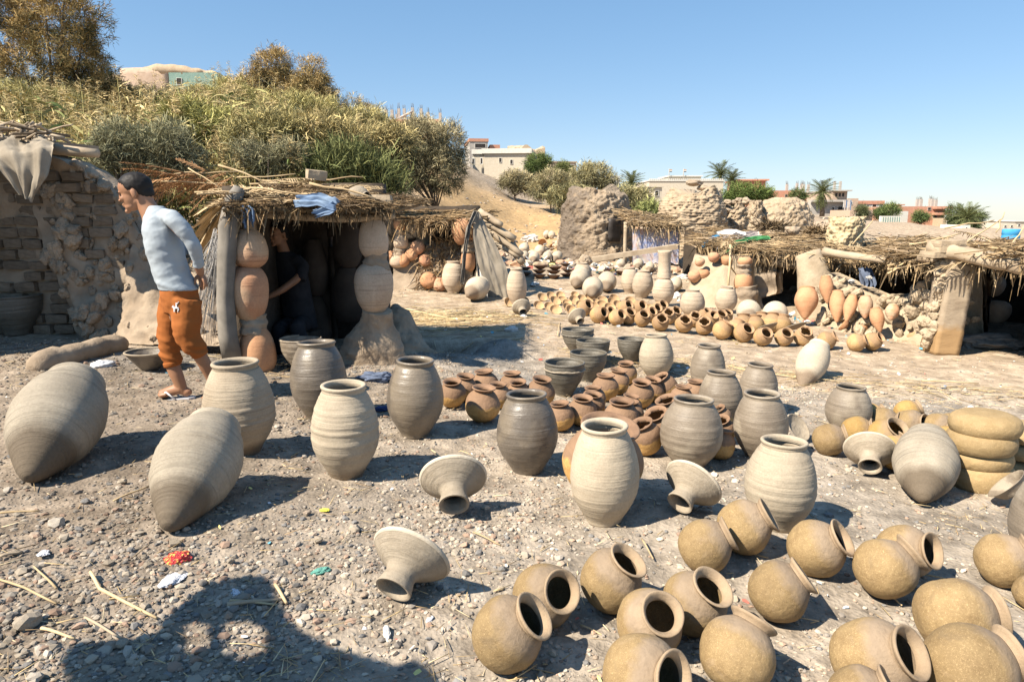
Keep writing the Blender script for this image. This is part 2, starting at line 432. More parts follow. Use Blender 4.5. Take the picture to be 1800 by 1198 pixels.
M['buff'] = clay('buff_far_clay', (0.377, 0.295, 0.213), (0.492, 0.402, 0.303), (0.271, 0.197, 0.131), .9, .45)
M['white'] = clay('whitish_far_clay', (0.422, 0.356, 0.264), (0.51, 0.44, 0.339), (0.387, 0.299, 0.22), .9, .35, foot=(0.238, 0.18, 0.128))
M['terra'] = clay('fired_terracotta', (.44, .22, .125), (.56, .33, .205), (.40, .22, .13), .9, .35, patch=(.50, .37, .25))
M['terra2'] = clay('orange_terracotta', (0.442, 0.216, 0.11), (0.552, 0.317, 0.179), (0.46, 0.276, 0.156), .9, .2)
M['dusty'] = clay('dusty_fired_clay', (.42, .31, .22), (.55, .43, .32), (.34, .24, .17), .95, .4)
M['straw'] = potclay('straw_flecked_clay', (.215, .142, .066), (.30, .208, .10), (.285, .21, .14), edge=.44, fleck=.7, soft=.16)
M['straw_rim'] = clay('smooth_buff_clay', (.29, .21, .135), (.35, .26, .17), (.24, .17, .105), .8, .08, smear=.2)
M['yellow'] = potclay('yellow_straw_clay', (0.323, 0.195, 0.0605), (0.408, 0.261, 0.0935), (0.323, 0.223, 0.127), edge=.6, fleck=.35, soft=.15)
M['brown'] = potclay('brown_slip_clay', (0.373, 0.207, 0.0675), (0.518, 0.311, 0.114), (0.244, 0.148, 0.0882), edge=.12, fleck=.6)
M['brown_rim'] = clay('brown_slip_rim', (0.196, 0.117, 0.0704), (0.274, 0.167, 0.103), (0.147, 0.088, 0.0537), .7, .1)
M['fartan'] = potclay('tan_far_pot_clay', (0.39, 0.242, 0.105), (0.468, 0.304, 0.148), (0.359, 0.226, 0.121), edge=.3, fleck=.3)
M['fartan_rim'] = clay('tan_far_rim', (0.352, 0.224, 0.128), (0.432, 0.28, 0.168), (0.32, 0.2, 0.12), .85, .1)
M['bowl'] = clay('tan_bowl_clay', (0.426, 0.271, 0.139), (0.525, 0.353, 0.197), (0.369, 0.23, 0.123), .85, .1)
M['dkbowl'] = clay('dark_brown_bowl_clay', (0.096, 0.056, 0.036), (0.152, 0.092, 0.06), (0.192, 0.128, 0.088), .6, .15)
M['stack'] = potclay('ochre_bowl_clay', (.30, .205, .095), (.36, .255, .13), (.55, .37, .18), edge=.9, fleck=.4)
M['mud'] = plain('dry_mud', (0.258, 0.193, 0.133), (0.423, 0.331, 0.239), 5, .95, .8, 13, .035)
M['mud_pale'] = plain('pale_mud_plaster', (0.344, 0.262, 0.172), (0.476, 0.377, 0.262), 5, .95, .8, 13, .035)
M['mud_dark'] = plain('shaded_mud', (.05, .038, .028), (.09, .07, .052), 4, .95, .8, 13, .035)  # mud with the inner shade of the huts put into its colour
M['mudbrick'] = plain('mud_brick', (.155, .118, .082), (.25, .195, .14), 3, .95, .5, 9, .012, var=.22)
M['lump'] = plain('mud_lump', (0.27, 0.203, 0.14), (0.423, 0.333, 0.239), 1.6, .95, .45, 5, .010, var=.15)
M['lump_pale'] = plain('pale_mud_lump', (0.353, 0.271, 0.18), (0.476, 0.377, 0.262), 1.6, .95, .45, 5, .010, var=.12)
M['shade_pot'] = plain('shaded_pot', (.045, .034, .026), (.08, .06, .046), 4, .95, .3, 12, .01)  # pots inside the hut, its shade painted into their colour
M['yellowbrick'] = plain('yellow_mud_brick', (0.42, 0.323, 0.188), (0.525, 0.42, 0.27), 3, .95, .4, 8, .01, var=.12)
M['thatch'] = plain('dry_thatch', (.70, .62, .52), (1, .93, .82), 20, .95, 0, attr=True)
M['cane'] = plain('dry_cane', (.42, .30, .16), (.62, .47, .28), 14, .85, .2, 60, .004, var=.25)
M['frond_red'] = plain('reddish_dry_leaf', (.26, .135, .06), (.42, .235, .115), 8, .9, .2, 40, .004, var=.3)
M['frond_dry'] = plain('dry_palm_frond', (.34, .24, .13), (.56, .42, .25), 8, .9, .2, 40, .004, var=.3)
M['wood'] = plain('weathered_timber', (.33, .25, .17), (.50, .40, .28), 6, .9, .6, 25, .01)
M['wood_dark'] = plain('dark_timber', (.10, .075, .05), (.2, .15, .1), 6, .9, .6, 25, .01)
M['foliage'] = plain('leaf_foliage', (.95, .94, .90), (1.35, 1.33, 1.25), 1.1, .85, 0, attr=True, spec=.15)
M['bark'] = plain('grey_bark', (.09, .07, .05), (.17, .13, .095), 8, .95, .6, 30, .01)
M['stone'] = plain('gravel_stone', (.8, .78, .75), (1, 1, 1), 40, .95, .35, 90, .004, attr=True)
M['litter'] = plain('loose_litter', (.9, .9, .9), (1, 1, 1), 30, .85, 0, attr=True)
M['rubble'] = plain('rubble_stone', (.75, .75, .75), (1, 1, 1), 9, .95, .5, 30, .02, attr=True)

def cloth(name, c1, c2, scale=8, rough=.95):
    t = NT(name); v = t.map()
    c = t.ramp(t.noise(v, scale, 5), [(.3, c1), (.7, c2)])
    w = t.n.new('ShaderNodeTexWave'); t.link(v, w.inputs[0]); w.inputs['Scale'].default_value = 160; w.inputs['Distortion'].default_value = 2
    b = t.bump(w.outputs['Fac'], .12, .002); b = t.bump(t.noise(v, 18, 4), .3, .01, b)
    return t.done(c, rough, b, .15)
M['sack'] = cloth('dusty_sackcloth', (.22, .185, .14), (.34, .29, .225))
M['greycloth'] = cloth('grey_netting_cloth', (.15, .135, .115), (.28, .25, .21), 20)
M['bluecloth'] = cloth('faded_blue_cloth', (.09, .15, .27), (.25, .33, .44), 12)
M['denim'] = cloth('dark_denim', (.07, .09, .14), (.16, .19, .26), 14)
M['navy'] = cloth('navy_cloth', (.03, .05, .13), (.06, .09, .2), 14)
M['whitecloth'] = cloth('whitish_rag', (.48, .455, .42), (.66, .63, .59))
M['bluebright'] = cloth('bright_blue_sheet', (.05, .27, .50), (.08, .35, .60))
M['greencloth'] = cloth('green_cloth', (.07, .27, .09), (.13, .36, .15))
M['pinkgrey'] = cloth('pinkish_grey_cloth', (.50, .42, .37), (.66, .58, .52))
M['plastic'] = plain('silver_plastic', (.5, .5, .5), (.85, .85, .86), 12, .3, .5, 10, .02)
t = NT('patterned_cloth'); v = t.map()
M['pattern'] = t.done(t.mix(t.ramp(t.noise(v, 7, 3, .5, 1.0), [(.55, 0.0), (.62, .8)]), t.ramp(t.noise(v, 4, 4, .6, 1.5), [(.38, (.30, .34, .52)), (.5, (.62, .56, .56)), (.64, (.62, .34, .27))]), (.66, .60, .50)), .9, t.bump(t.noise(v, 12, 3), .4, .02), .1)

# buildings
def wallmat(name, c1, c2, rough=.95, scale=1.2): return plain(name, c1, c2, scale, rough, .25, 6, .03)
M['w_cream'] = wallmat('cream_render', (.52, .45, .345), (.62, .55, .44))
M['w_white'] = wallmat('white_render', (.60, .57, .50), (.70, .67, .60))
M['w_pink'] = wallmat('pinkish_render', (.44, .32, .235), (.53, .40, .30))
M['w_teal'] = wallmat('teal_paint', (.17, .28, .245), (.27, .36, .30))
M['w_ochre'] = wallmat('ochre_mud_render', (.40, .30, .20), (.50, .39, .27))
M['w_grey'] = wallmat('grey_concrete', (.36, .33, .29), (.48, .44, .39))
t = NT('red_brickwork'); v = t.map()
br = t.n.new('ShaderNodeTexBrick'); mp = t.n.new('ShaderNodeMapping'); mp.inputs['Rotation'].default_value = (math.pi / 2, 0, 0); t.link(t.tc.outputs['Object'], mp.inputs[0]); t.link(mp.outputs[0], br.inputs['Vector'])
br.inputs['Color1'].default_value = (.46, .19, .11, 1); br.inputs['Color2'].default_value = (.56, .27, .17, 1); br.inputs['Mortar'].default_value = (.42, .30, .23, 1); br.inputs['Scale'].default_value = 2.2
M['w_red'] = t.done(t.mix(.35, br.outputs['Color'], t.ramp(t.noise(v, .9, 4), [(.3, (.44, .20, .13)), (.7, (.60, .34, .24))])), .95, None, .2)
M['pane'] = plain('dark_window_opening', (.025, .022, .02), (.06, .05, .045), 3, .5, 0)
M['trim'] = plain('pale_trim', (.70, .66, .58), (.80, .77, .70), 3, .9, .1)

# person
M['skin'] = plain('tanned_skin', (.30, .15, .082), (.37, .19, .108), 9, .5, .12, 60, .002, spec=.4)
M['hair'] = plain('short_black_hair', (.008, .007, .006), (.022, .018, .016), 60, .6, .6, 140, .004)
M['shirt'] = cloth('light_blue_grey_jersey', (.325, .365, .395), (.38, .42, .45), 60)
M['pants'] = cloth('rust_orange_cotton', (.29, .092, .024), (.36, .125, .036), 10)
M['white_print'] = plain('white_print', (.82, .8, .78), (.88, .86, .84), 5, .7, 0)
M['dark_print'] = plain('dark_print', (.03, .03, .04), (.05, .05, .06), 5, .7, 0)
M['sandal'] = plain('grey_rubber', (.42, .42, .44), (.55, .55, .57), 10, .7, .1)
M['dark_shirt'] = cloth('dark_work_shirt', (.02, .02, .022), (.045, .045, .05), 12)
# ------------------------------------------------------------------ ground sheet
def micro(x, y):
    """small relief of the trodden ground"""
    p = np.stack([x, y, x * 0 + 1.7], -1)
    near = 1 - sst(9, 22, np.hypot(x, y))
    return near * (.012 * fbm(p * 3.1, 3) + .007 * fbm(p * 14, 2)) + (1 - near) * .03 * fbm(p * 1.7, 3) * (1 - sst(30, 60, y))
def zones(x, y):
    p = np.stack([x, y, x * 0], -1)
    lip = 7.55 - .30 * x
    n = fbm(p * .9, 3)
    grav = 1 - sst(-.15, .35, y - lip + .25 * n)
    grav = grav * (1 - sst(7.0, 8.2, y)) * (.72 + .28 * sst(-.5, .3, n))
    a = x / np.maximum(y, .5)
    sand = sst(19, 23, y + 1.2 * n) * (1 - sst(36, 46, y)) * sst(-.16, -.11, a) * (1 - sst(.06, .11, a))
    ash = np.exp(-((x + .62) / .85) ** 2 - ((y - 7.7) / .6) ** 2) * 1.4 + .8 * np.exp(-((x - .2) / .5) ** 2 - ((y - 6.6) / .22) ** 2)
    ash = ash + .55 * np.exp(-((x + 3.6) / .9) ** 2 - ((y - 6.9) / .5) ** 2)
    ash = ash + .5 * np.exp(-((x - 3.9) / .8) ** 2 - ((y - 5.8) / .4) ** 2)
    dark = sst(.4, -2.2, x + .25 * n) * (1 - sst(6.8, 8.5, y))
    return grav, sand, np.clip(ash + .2 * n * (ash > .1), 0, 1), dark
front = np.radians(np.linspace(-52, 52, 560)); rest = np.radians(np.linspace(52, 308, 90))[1:-1]
ang = np.concatenate([front, rest]); na = len(ang)
rad = [.35]
while rad[-1] < 4200:
    rad.append(rad[-1] * (1.0115 if rad[-1] < 16 else 1.03 if rad[-1] < 60 else 1.09))
rad = np.array(rad); nr = len(rad)
X = rad[:, None] * np.sin(ang)[None]; Y = rad[:, None] * np.cos(ang)[None]
Z = ground(X, Y) + micro(X, Y)
gv, sd, ah, dk = zones(X, Y)
V = np.stack([X, Y, Z], -1).reshape(-1, 3)
V = np.concatenate([V, [[0, 0, gz(0, 0)]]])
i = np.arange(nr - 1)[:, None] * na; j = np.arange(na)[None]; j2 = (j + 1) % na
F4 = np.stack([i + j, i + na + j, i + na + j2, i + j2], -1).reshape(-1, 4)
jj = np.arange(na); F3 = np.stack([np.full(na, nr * na), jj, (jj + 1) % na], -1)
me = mesh_np('ground', V, [F4, F3])
for nm, arr in (('grav', gv), ('sand', sd), ('ash', ah), ('dark', dk)):
    at = me.attributes.new(nm, 'FLOAT', 'POINT'); at.data.foreach_set('value', np.append(arr.ravel(), 0).astype(np.float32))
t = NT('dusty_ground'); v = t.map(src='Object')
big = t.noise(v, .7, 5, .6); mid = t.noise(v, 5, 6, .65); fin = t.noise(v, 70, 6, .75); grit = t.noise(v, 24, 5, .7)
dirt = t.ramp(mid, [(.28, (.335, .258, .182)), (.5, (.395, .31, .222)), (.75, (.45, .362, .27))])
dirt = t.mix(t.ramp(big, [(.35, .4), (.65, 0.0)]), dirt, (.32, .25, .18))
grav = t.ramp(mid, [(.28, (.235, .20, .16)), (.55, (.32, .275, .222)), (.78, (.40, .342, .28))])
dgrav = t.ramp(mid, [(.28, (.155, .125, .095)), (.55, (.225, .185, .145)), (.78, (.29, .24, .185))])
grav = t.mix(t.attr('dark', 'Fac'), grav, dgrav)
sandc = t.ramp(t.noise(t.map((1, .5, 2)), 1.6, 8, .75), [(.30, (.30, .22, .14)), (.48, (.42, .28, .14)), (.7, (.50, .35, .19))])
ashc = t.ramp(mid, [(.3, (.15, .14, .125)), (.7, (.27, .25, .225))])
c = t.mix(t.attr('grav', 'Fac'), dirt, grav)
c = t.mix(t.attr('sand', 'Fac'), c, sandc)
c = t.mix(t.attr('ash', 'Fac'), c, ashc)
c = t.mix(.55, c, t.ramp(fin, [(.3, (.22, .2, .18)), (.7, (.82, .8, .78))]), 'OVERLAY')
vo = t.n.new('ShaderNodeTexVoronoi'); t.link(v, vo.inputs['Vector']); vo.inputs['Scale'].default_value = 46
b = t.bump(mid, .5, .04); b = t.bump(vo.outputs['Distance'], .45, .012, b); b = t.bump(grit, .55, .012, b); b = t.bump(fin, .35, .006, b)
gmat = t.done(c, .97, b, .12)
gro = obj('ground', me, gmat); gro['kind'] = 'structure'

# ------------------------------------------------------------------ gravel, straw and small litter (nobody could count it)
def inview(n, y0, y1, pw=1.0, lim=.86):
    u = rng.uniform(0, 1, n) ** pw; y = y0 + (y1 - y0) * u; x = rng.uniform(-lim, lim, n) * (y + .4); return x, y
GC = np.array([[.33, .28, .22], [.41, .36, .30], [.26, .23, .20], [.38, .30, .23], [.49, .42, .34], [.36, .25, .185], [.21, .20, .19], [.44, .37, .285]])
def scatter_rocks(n, y0, y1, s0, s1, keep, pw, base=ICO0, flat=.62, lim=.86, sink=.15, pwr=2.6):
    x, y = inview(n, y0, y1, pw, lim); k = keep(x, y) > rng.uniform(0, 1, n); x, y = x[k], y[k]; n = len(x)
    s = s0 + (s1 - s0) * rng.uniform(0, 1, n) ** pwr
    z = ground(x, y) + micro(x, y) + s * (flat * .55 - sink)
    V, F, m = rocks(np.stack([x, y, z], -1), s, flat, base)
    c = GC[rng.integers(0, len(GC), n)] * rng.uniform(.85, 1.45, (n, 1))
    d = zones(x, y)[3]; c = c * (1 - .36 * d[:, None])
    return V, F, np.repeat(c, m, 0)
def patchy(x, y, f=.8, lo=-.5, hi=.5):
    return sst(lo, hi, fbm(np.stack([x * f, y * f, x * 0 + 9.1], -1), 3))
g = MB()
g.add(*scatter_rocks(66000, 1.75, 7.6, .004, .017, lambda x, y: zones(x, y)[0] * (.25 + .75 * patchy(x, y, .8, -.35, .35)), 1.15))
g.add(*scatter_rocks(26000, 1.75, 7.6, .010, .028, lambda x, y: zones(x, y)[0] * (.15 + .85 * patchy(x, y, .9, -.2, .6)) * (.35 + .65 * zones(x, y)[3]), 1.1, pwr=3.2))
g.add(*scatter_rocks(9000, 6.8, 16, .006, .022, lambda x, y: .5 * patchy(x, y), 1.2, pwr=3))
g.add(*scatter_rocks(3500, 13, 34, .015, .075, lambda x, y: .8 * patchy(x, y, .4), 1.0, pwr=3))
g.add(*scatter_rocks(5000, 18, 40, .02, .11, lambda x, y: zones(x, y)[1] * (.2 + .8 * patchy(x, y, .5)), 1.0, pwr=3.5))
g.build('gravel', M['stone'], smooth=False, kind='stuff')
SCOL = np.array([[.62, .46, .24], [.70, .54, .30], [.50, .36, .19], [.40, .28, .16], [.74, .60, .38]])
def straw(n, P, dens, l0, l1, r0, r1, flatdir=None):
    x, y = P; a = rng.uniform(0, math.pi, len(x)) if flatdir is None else flatdir + rng.normal(0, .45, len(x))
    L = l0 + (l1 - l0) * rng.uniform(0, 1, len(x)) ** 2.2; R = rng.uniform(r0, r1, len(x))
    d = np.stack([np.cos(a), np.sin(a)], -1) * L[:, None] / 2
    p0 = np.stack([x - d[:, 0], y - d[:, 1]], -1); p1 = np.stack([x + d[:, 0], y + d[:, 1]], -1)
    z0 = ground(p0[:, 0], p0[:, 1]) + R + rng.uniform(.004, .022, len(x)); z1 = ground(p1[:, 0], p1[:, 1]) + R + rng.uniform(.004, .022, len(x))
    V, F, m = sticks(np.column_stack([p0, z0]), np.column_stack([p1, z1]), R)
    return V, F, np.repeat(SCOL[rng.integers(0, 5, len(x))] * rng.uniform(.7, 1.15, (len(x), 1)), m, 0)
s = MB()
x, y = inview(5200, 1.9, 8.0, 1.2); k = (.25 + .75 * patchy(x, y, 1.1)) > rng.uniform(0, 1, len(x)); s.add(*straw(0, (x[k], y[k]), 1, .015, .13, .0009, .003))
x, y = inview(2600, 8, 17, 1.0); s.add(*straw(0, (x, y), 1, .03, .3, .001, .004))
x = rng.normal(-.9, .7, 800); y = rng.normal(9.9, .5, 800) - .1 * x; s.add(*straw(0, (x, y), 1, .12, .75, .002, .005, flatdir=.15))
x = rng.uniform(.6, 6.2, 700); y = 7.72 - .30 * x + rng.normal(0, .16, 700); s.add(*straw(0, (x, y), 1, .05, .4, .001, .004, flatdir=-.25))
x = rng.normal(-2.6, .45, 140); y = rng.normal(6.55, .25, 140); s.add(*straw(0, (x, y), 1, .05, .4, .001, .004))
s.build('straw', M['litter'], kind='stuff')
lt = MB()
PC = np.array([[.78, .76, .72], [.70, .68, .66], [.55, .62, .68], [.72, .66, .58], [.62, .20, .16], [.15, .40, .50], [.75, .66, .25], [.80, .78, .76]])
def crumbs(n, fx, s0, s1):
    x, y = fx; n = len(x); sz = rng.uniform(s0, s1, n)
    P = np.stack([x, y, ground(x, y) + micro(x, y) + sz * .35 + .004], -1)
    a = rng.uniform(0, 6.28, n); D = np.stack([np.cos(a), np.sin(a), rng.uniform(-.1, .35, n)], -1)
    V, F, m = blades(P, D, sz * 1.6, sz, rng.uniform(-.3, .6, n), 2, taper=.7)
    return V, F, np.repeat(PC[rng.integers(0, 8, n)], m, 0)
x, y = inview(230, 2.0, 8, 1.1); lt.add(*crumbs(0, (x, y), .006, .022))
x = rng.normal(5.2, .9, 260); y = 11.0 - .55 * (x - 4.5) + rng.normal(0, .3, 260); lt.add(*crumbs(0, (x, y), .02, .06))
x = rng.normal(1.9, .9, 260); y = rng.normal(16.6, .7, 260); lt.add(*crumbs(0, (x, y), .03, .12))
x = rng.uniform(-1, 6, 150); y = rng.uniform(7, 14, 150); lt.add(*crumbs(0, (x, y), .01, .04))
lt.build('litter', M['litter'], kind='stuff')
# fallen stones big enough to tell apart
SM = []
for q in range(6):
    bV, bF = ICO1; V = bV * (1 + rng.uniform(-.22, .22, (len(bV), 1))) * rng.uniform(.7, 1.1, 3); V[:, 2] *= .7
    SM.append(mesh_np('stone', V, [bF], np.broadcast_to(GC[[0, 1, 3, 6, 7, 2]][q], (len(V), 3)), False)); SM[-1].materials.append(M['stone'])
STN = [(48, 1092, 46), (100, 918, 30), (62, 940, 22), (345, 1080, 13), (622, 928, 24), (590, 1005, 19), (560, 948, 16), (500, 1020, 17), (640, 1045, 16), (150, 880, 17), (215, 845, 15), (108, 1015, 15), (215, 1130, 22), (60, 1190, 30), (160, 1092, 16), (300, 870, 17), (700, 905, 13), (470, 840, 13), (30, 905, 16), (235, 1155, 18), (540, 900, 14), (230, 965, 15), (455, 945, 13), (160, 985, 12), (405, 985, 14), (15, 860, 17), (1660, 1050, 12), (690, 990, 13)]
LMK = [('the bent cane', 225, 1055), ('the red wrapper', 315, 980), ('the largest funnel lid', 718, 1000), ('the ribbed jar by the mud log', 60, 830), ('the ribbed jar before the tan jar', 297, 915), ('the teal netting', 563, 1003), ('the yellow scrap', 570, 896), ('the white scrap', 76, 972), ('the big earth clod', 48, 1092), ('the funnel lid on open gravel', 797, 880)]
CNM = ['tan', 'pale grey', 'brownish', 'dark grey', 'buff', 'mid grey']; USED = set()
def stone_label(q, px, py, w):
    for rank in range(4):
        nm, lx, ly = sorted(LMK, key=lambda l: math.hypot(l[1] - px, l[2] - py))[rank]
        dx, dy = px - lx, py - ly; d = ('right of' if dx > 0 else 'left of') if abs(dx) > abs(dy) else ('below' if dy > 0 else 'above')
        lb = '%s %s stone on the gravel, %s %s' % ('large' if w > 21 else 'small' if w < 15 else 'medium', CNM[q % 6], d, nm)
        if lb not in USED: break
    USED.add(lb); return lb
for q, (px, py, w) in enumerate(STN):
    c, r = sphere_on(px, py, w * .5, .45)
    o = obj('stone', SM[q % 6], None, None, c); o.scale = (r * 1.08, r * 1.0, r * .85); o.rotation_euler = (0, 0, q * 1.3)
    tag(o, 'big pale clod of dried earth beside the dark shadow edge' if q == 0 else stone_label(q, px, py, w), 'stone', None if q == 0 else 'loose stones on the gravel')
# ------------------------------------------------------------------ pottery
def rings(prof, seed, amp=.006, dens=64):
    """resample a profile and add throwing rings"""
    P = np.asarray(prof, float); d = np.r_[0, np.cumsum(np.linalg.norm(np.diff(P, axis=0), axis=1))]
    s = np.linspace(0, d[-1], dens); r = np.interp(s, d, P[:, 0]); z = np.interp(s, d, P[:, 1])
    k = np.array([.25, .5, .25])
    for _ in range(2):
        r[1:-1] = np.convolve(r, k, 'valid'); z[1:-1] = np.convolve(z, k, 'valid')
    q = np.stack([s * 46, s * 0 + seed * 1.37, s * 0], -1); q2 = np.stack([s * 17, s * 0 + seed * 3.1, s * 0 + 5], -1)
    mk_ = np.clip(.55 + 1.3 * vnoise(np.stack([s * 7, s * 0 + seed * 2.7, s * 0 + 2], -1)), .12, 1.5)
    r = r * (1 + amp * mk_ * vnoise(q) * (r > .05) + amp * .9 * vnoise(q2) * (r > .05))
    return np.stack([r, z], -1)
def jar_meshes(aspect, seed, groove=.008, neck=.60, seg=56):
    """unit height; aspect = greatest width / height"""
    R = aspect / 2
    o = [(0.0, 0.0), (.46 * R, 0.0), (.50 * R, .012), (.53 * R, .05), (.66 * R, .13), (.83 * R, .23), (.945 * R, .33), (1.0 * R, .45), (.99 * R, .55), (.94 * R, .66), (.85 * R, .77), (.73 * R, .87), (neck * R + .012, .93)]
    outer = rings(o, seed, groove, 84)
    inner = [(neck * R - .015, .935), (.68 * R, .86), (.86 * R, .68), (.93 * R, .5), (.8 * R, .25), (.45 * R, .06), (0, .05)]
    body = MB().add(*lathe(np.concatenate([outer, inner]), seg, .045, seed)).mesh('jar_body')
    n = neck * R
    rim = [(n + .004, .915), (n + .010, .935), (n + .008, .955), (n + .020, .968), (n + .026, .982), (n + .020, .996), (n + .006, 1.0), (n - .016, .992), (n - .026, .975), (n - .024, .95), (n - .016, .925)]
    rm = MB().add(*lathe(rings(rim, seed + 3, .004, 26), seg, .045, seed)).mesh('jar_rim')
    return body, rm
def upright_jar(cx, top, base, w, mat, label, group, name='clay_jar', seed=0, lean=0.0, rimmat=None, groove=.008, Y=None, seg=56, neck=.60, cat='jar'):
    f = gp(cx, base) if Y is None else on(cx, base, Y)
    sc = dep(f) / FPX; rf = .25 * w * sc * .6
    dx, dy = f[0], f[1]; l = math.hypot(dx, dy); c = np.array([dx * (1 + rf / l), dy * (1 + rf / l), 0]); c[2] = gz(c[0], c[1]) - .008 if Y is None else f[2]
    W = w * dep(c) / FPX; rim_r = neck * W / 2
    ztop = z_at(c[0] * (1 + rim_r * .95 / l), c[1] * (1 + rim_r * .95 / l), top)
    H = max(ztop - c[2], W * .9)
    b, r = jar_meshes(W / H, seed, groove, neck, seg)
    tt = thing(name, label, cat, c, group, rz=seed * 1.1, scale=H)
    tt.rotation_euler = (.03 * math.sin(seed * 2.3), lean + .03 * math.cos(seed * 1.7), 0)
    obj('body', b, M[mat], tt); obj('rim', r, M[rimmat or mat], tt)
    return tt
def pointed_meshes(asp, seed, seg=56, groove=.012):
    """axis z, pointed foot at z=0, mouth at z=1; asp = width/length"""
    R = asp / 2
    o = [(0, 0.0), (.10 * R, .002), (.19 * R, .02), (.33 * R, .08), (.50 * R, .17), (.70 * R, .28), (.87 * R, .39), (.97 * R, .50), (1.0 * R, .59), (.98 * R, .68), (.90 * R, .79), (.78 * R, .88), (.66 * R, .945)]
    outer = rings(o, seed, groove, 96)
    inner = [(.60 * R, .95), (.74 * R, .85), (.9 * R, .62), (.7 * R, .33), (.2 * R, .08), (0, .06)]
    body = MB().add(*lathe(np.concatenate([outer, inner]), seg, .03, seed)).mesh('pointed_body')
    rim = [(.655 * R, .935), (.665 * R, .955), (.675 * R, .975), (.665 * R, .995), (.63 * R, 1.0), (.59 * R, .99), (.585 * R, .965), (.60 * R, .935)]
    rm = MB().add(*lathe(rings(rim, seed, .004, 24), seg, .03, seed)).mesh('pointed_rim')
    return body, rm
def lying_jar(cx, cy, w, tx, ty, mat, label, group, seed=0, asp=.62, name='pointed_jar', tipz=.10, seg=56, groove=.012, cat='jar', lift=1.0):
    C, R = sphere_on(cx, cy, w / 2, lift)
    L = 2 * R / asp; bel = .59
    # foot end on the ground along the picture direction
    best = None
    for k in range(200):
        Yt = C[1] - L * .75 + k * (L * .80) / 200
        p = on(tx, ty, Yt)
        e = abs(np.linalg.norm(p - C) - L * bel * .97) + .8 * abs(p[2] - gz(p[0], p[1]) - tipz * R)
        if best is None or e < best[0]: best = (e, p)
    d = best[1] - C; d /= np.linalg.norm(d)
    q = quat_z(-d)
    tt = thing(name, label, cat, (C[0], C[1], gz(C[0], C[1])), group, scale=L)
    b, r = pointed_meshes(asp, seed, seg, groove)
    foot = C + d * L * bel
    for nm, m_ in (('body', b), ('rim', r)):
        o = obj(nm, m_, M[mat], tt, (foot - np.array(tt.location)) / L); o.rotation_mode = 'QUATERNION'; o.rotation_quaternion = q
    return tt
JARS = [
 (428, 627, 800, 116, 'tan', 'tan tall jar with fine rings standing just right of the man', 1, .012),
 (566, 595, 740, 98, 'wet', 'dark wet jar standing before the thatched hut and the chipped basin', 2, .007),
 (610, 666, 838, 115, 'pale', 'pale buff jar standing in front of the dark wet jar by the hut', 3, .012),
 (730, 625, 768, 98, 'wet', 'dark wet jar standing beside the brown pots, blue cloth at its left', 4, .007),
 (928, 683, 831, 108, 'wet', 'dark wet jar standing before the brown pots, next to the cream jar', 5, .006),
 (1061, 733, 920, 121, 'cream', 'cream dry jar hiding most of a brown pot behind it', 6, .008),
 (1211, 692, 822, 105, 'dry', 'grey half-dried jar with ribbed rim among the spouted brown pots', 7, .006),
 (1366, 763, 930, 118, 'cream', 'cream dry jar standing behind two round straw-flecked pots', 8, .007),
 (1334, 682, 808, 91, 'dry', 'grey half-dried jar with a shallow dish leaning behind it', 9, .007),
 (1264, 648, 748, 76, 'dry', 'grey half-dried jar behind the ribbed-rim jar', 10, .006),
 (1328, 635, 728, 67, 'dry', 'small grey jar just behind and right of two grey half-dried jars', 11, .006),
 (1242, 602, 690, 59, 'dry', 'pale grey jar standing alone behind the rows of brown pots', 12, .006),
 (1153, 585, 664, 59, 'pale', 'pale jar with damp dark foot beside the last grey basin', 13, .008),
 (1487, 673, 762, 75, 'dry', 'grey jar standing behind the yellow pots', 14, .006),
 (1856, 812, 1022, 165, 'dry', 'large grey jar cut off by the picture edge, shading a round pot', 15, .010)]
for (cx, tp, bs, w, m_, lb, sd_, gr_) in JARS:
    upright_jar(cx, tp, bs, w, m_, lb, 'tall clay jars set out to dry', seed=sd_, groove=gr_)
lying_jar(103, 735, 150, 52, 838, 'rolled', 'ribbed pointed jar lying on its side nearest the mud log', 'pointed jars lying on the gravel', 21, .60)
lying_jar(347, 815, 146, 297, 925, 'rolled', 'ribbed pointed jar lying on its side in front of the tan jar', 'pointed jars lying on the gravel', 22, .60)
lying_jar(1627, 812, 106, 1622, 876, 'rolled', 'pale pointed jar lying with its foot at the viewer before the yellow pots', 'pointed jars lying on the gravel', 23, .60)
lying_jar(1428, 636, 54, 1409, 680, 'white', 'whitish pointed jar lying alone on the dirt track', 'pointed jars lying on the gravel', 24, .56)

# far jars
FJ = [(797, 458, 515, 40, 'buff', 'buff jar at the edge of the small thatched shed'), (851, 463, 518, 38, 'buff', 'buff jar standing under the hanging grey cloth'),
      (909, 470, 538, 35, 'buff', 'buff jar standing right of the hanging grey cloth near tan bowls'), (1107, 469, 516, 32, 'buff', 'buff jar half hidden behind another in the yard'),
      (1128, 474, 524, 36, 'buff', 'buff jar standing in front of a half hidden one, left of the capped jar'), (1165, 486, 537, 38, 'buff', 'buff jar carrying an upright clay pipe on its mouth'),
      (1217, 508, 557, 42, 'buff', 'light buff jar standing behind the small round pots'), (1275, 502, 550, 38, 'buff', 'light buff jar standing in front of the mud bank near the bamboo pole'),
      (987, 407, 433, 18, 'buff', 'small buff jar standing at the foot of the sandy slope'), (1013, 413, 441, 20, 'buff', 'small buff jar at the foot of the charred kiln'),
      (1024, 461, 500, 32, 'buff', 'buff jar standing behind a lying whitish jar, stone on its mouth')]
for k, (cx, tp, bs, w, m_, lb) in enumerate(FJ):
    upright_jar(cx, tp, bs, w, m_, lb, 'jars far back in the yard', seed=40 + k, seg=32, groove=.010, neck=.52)
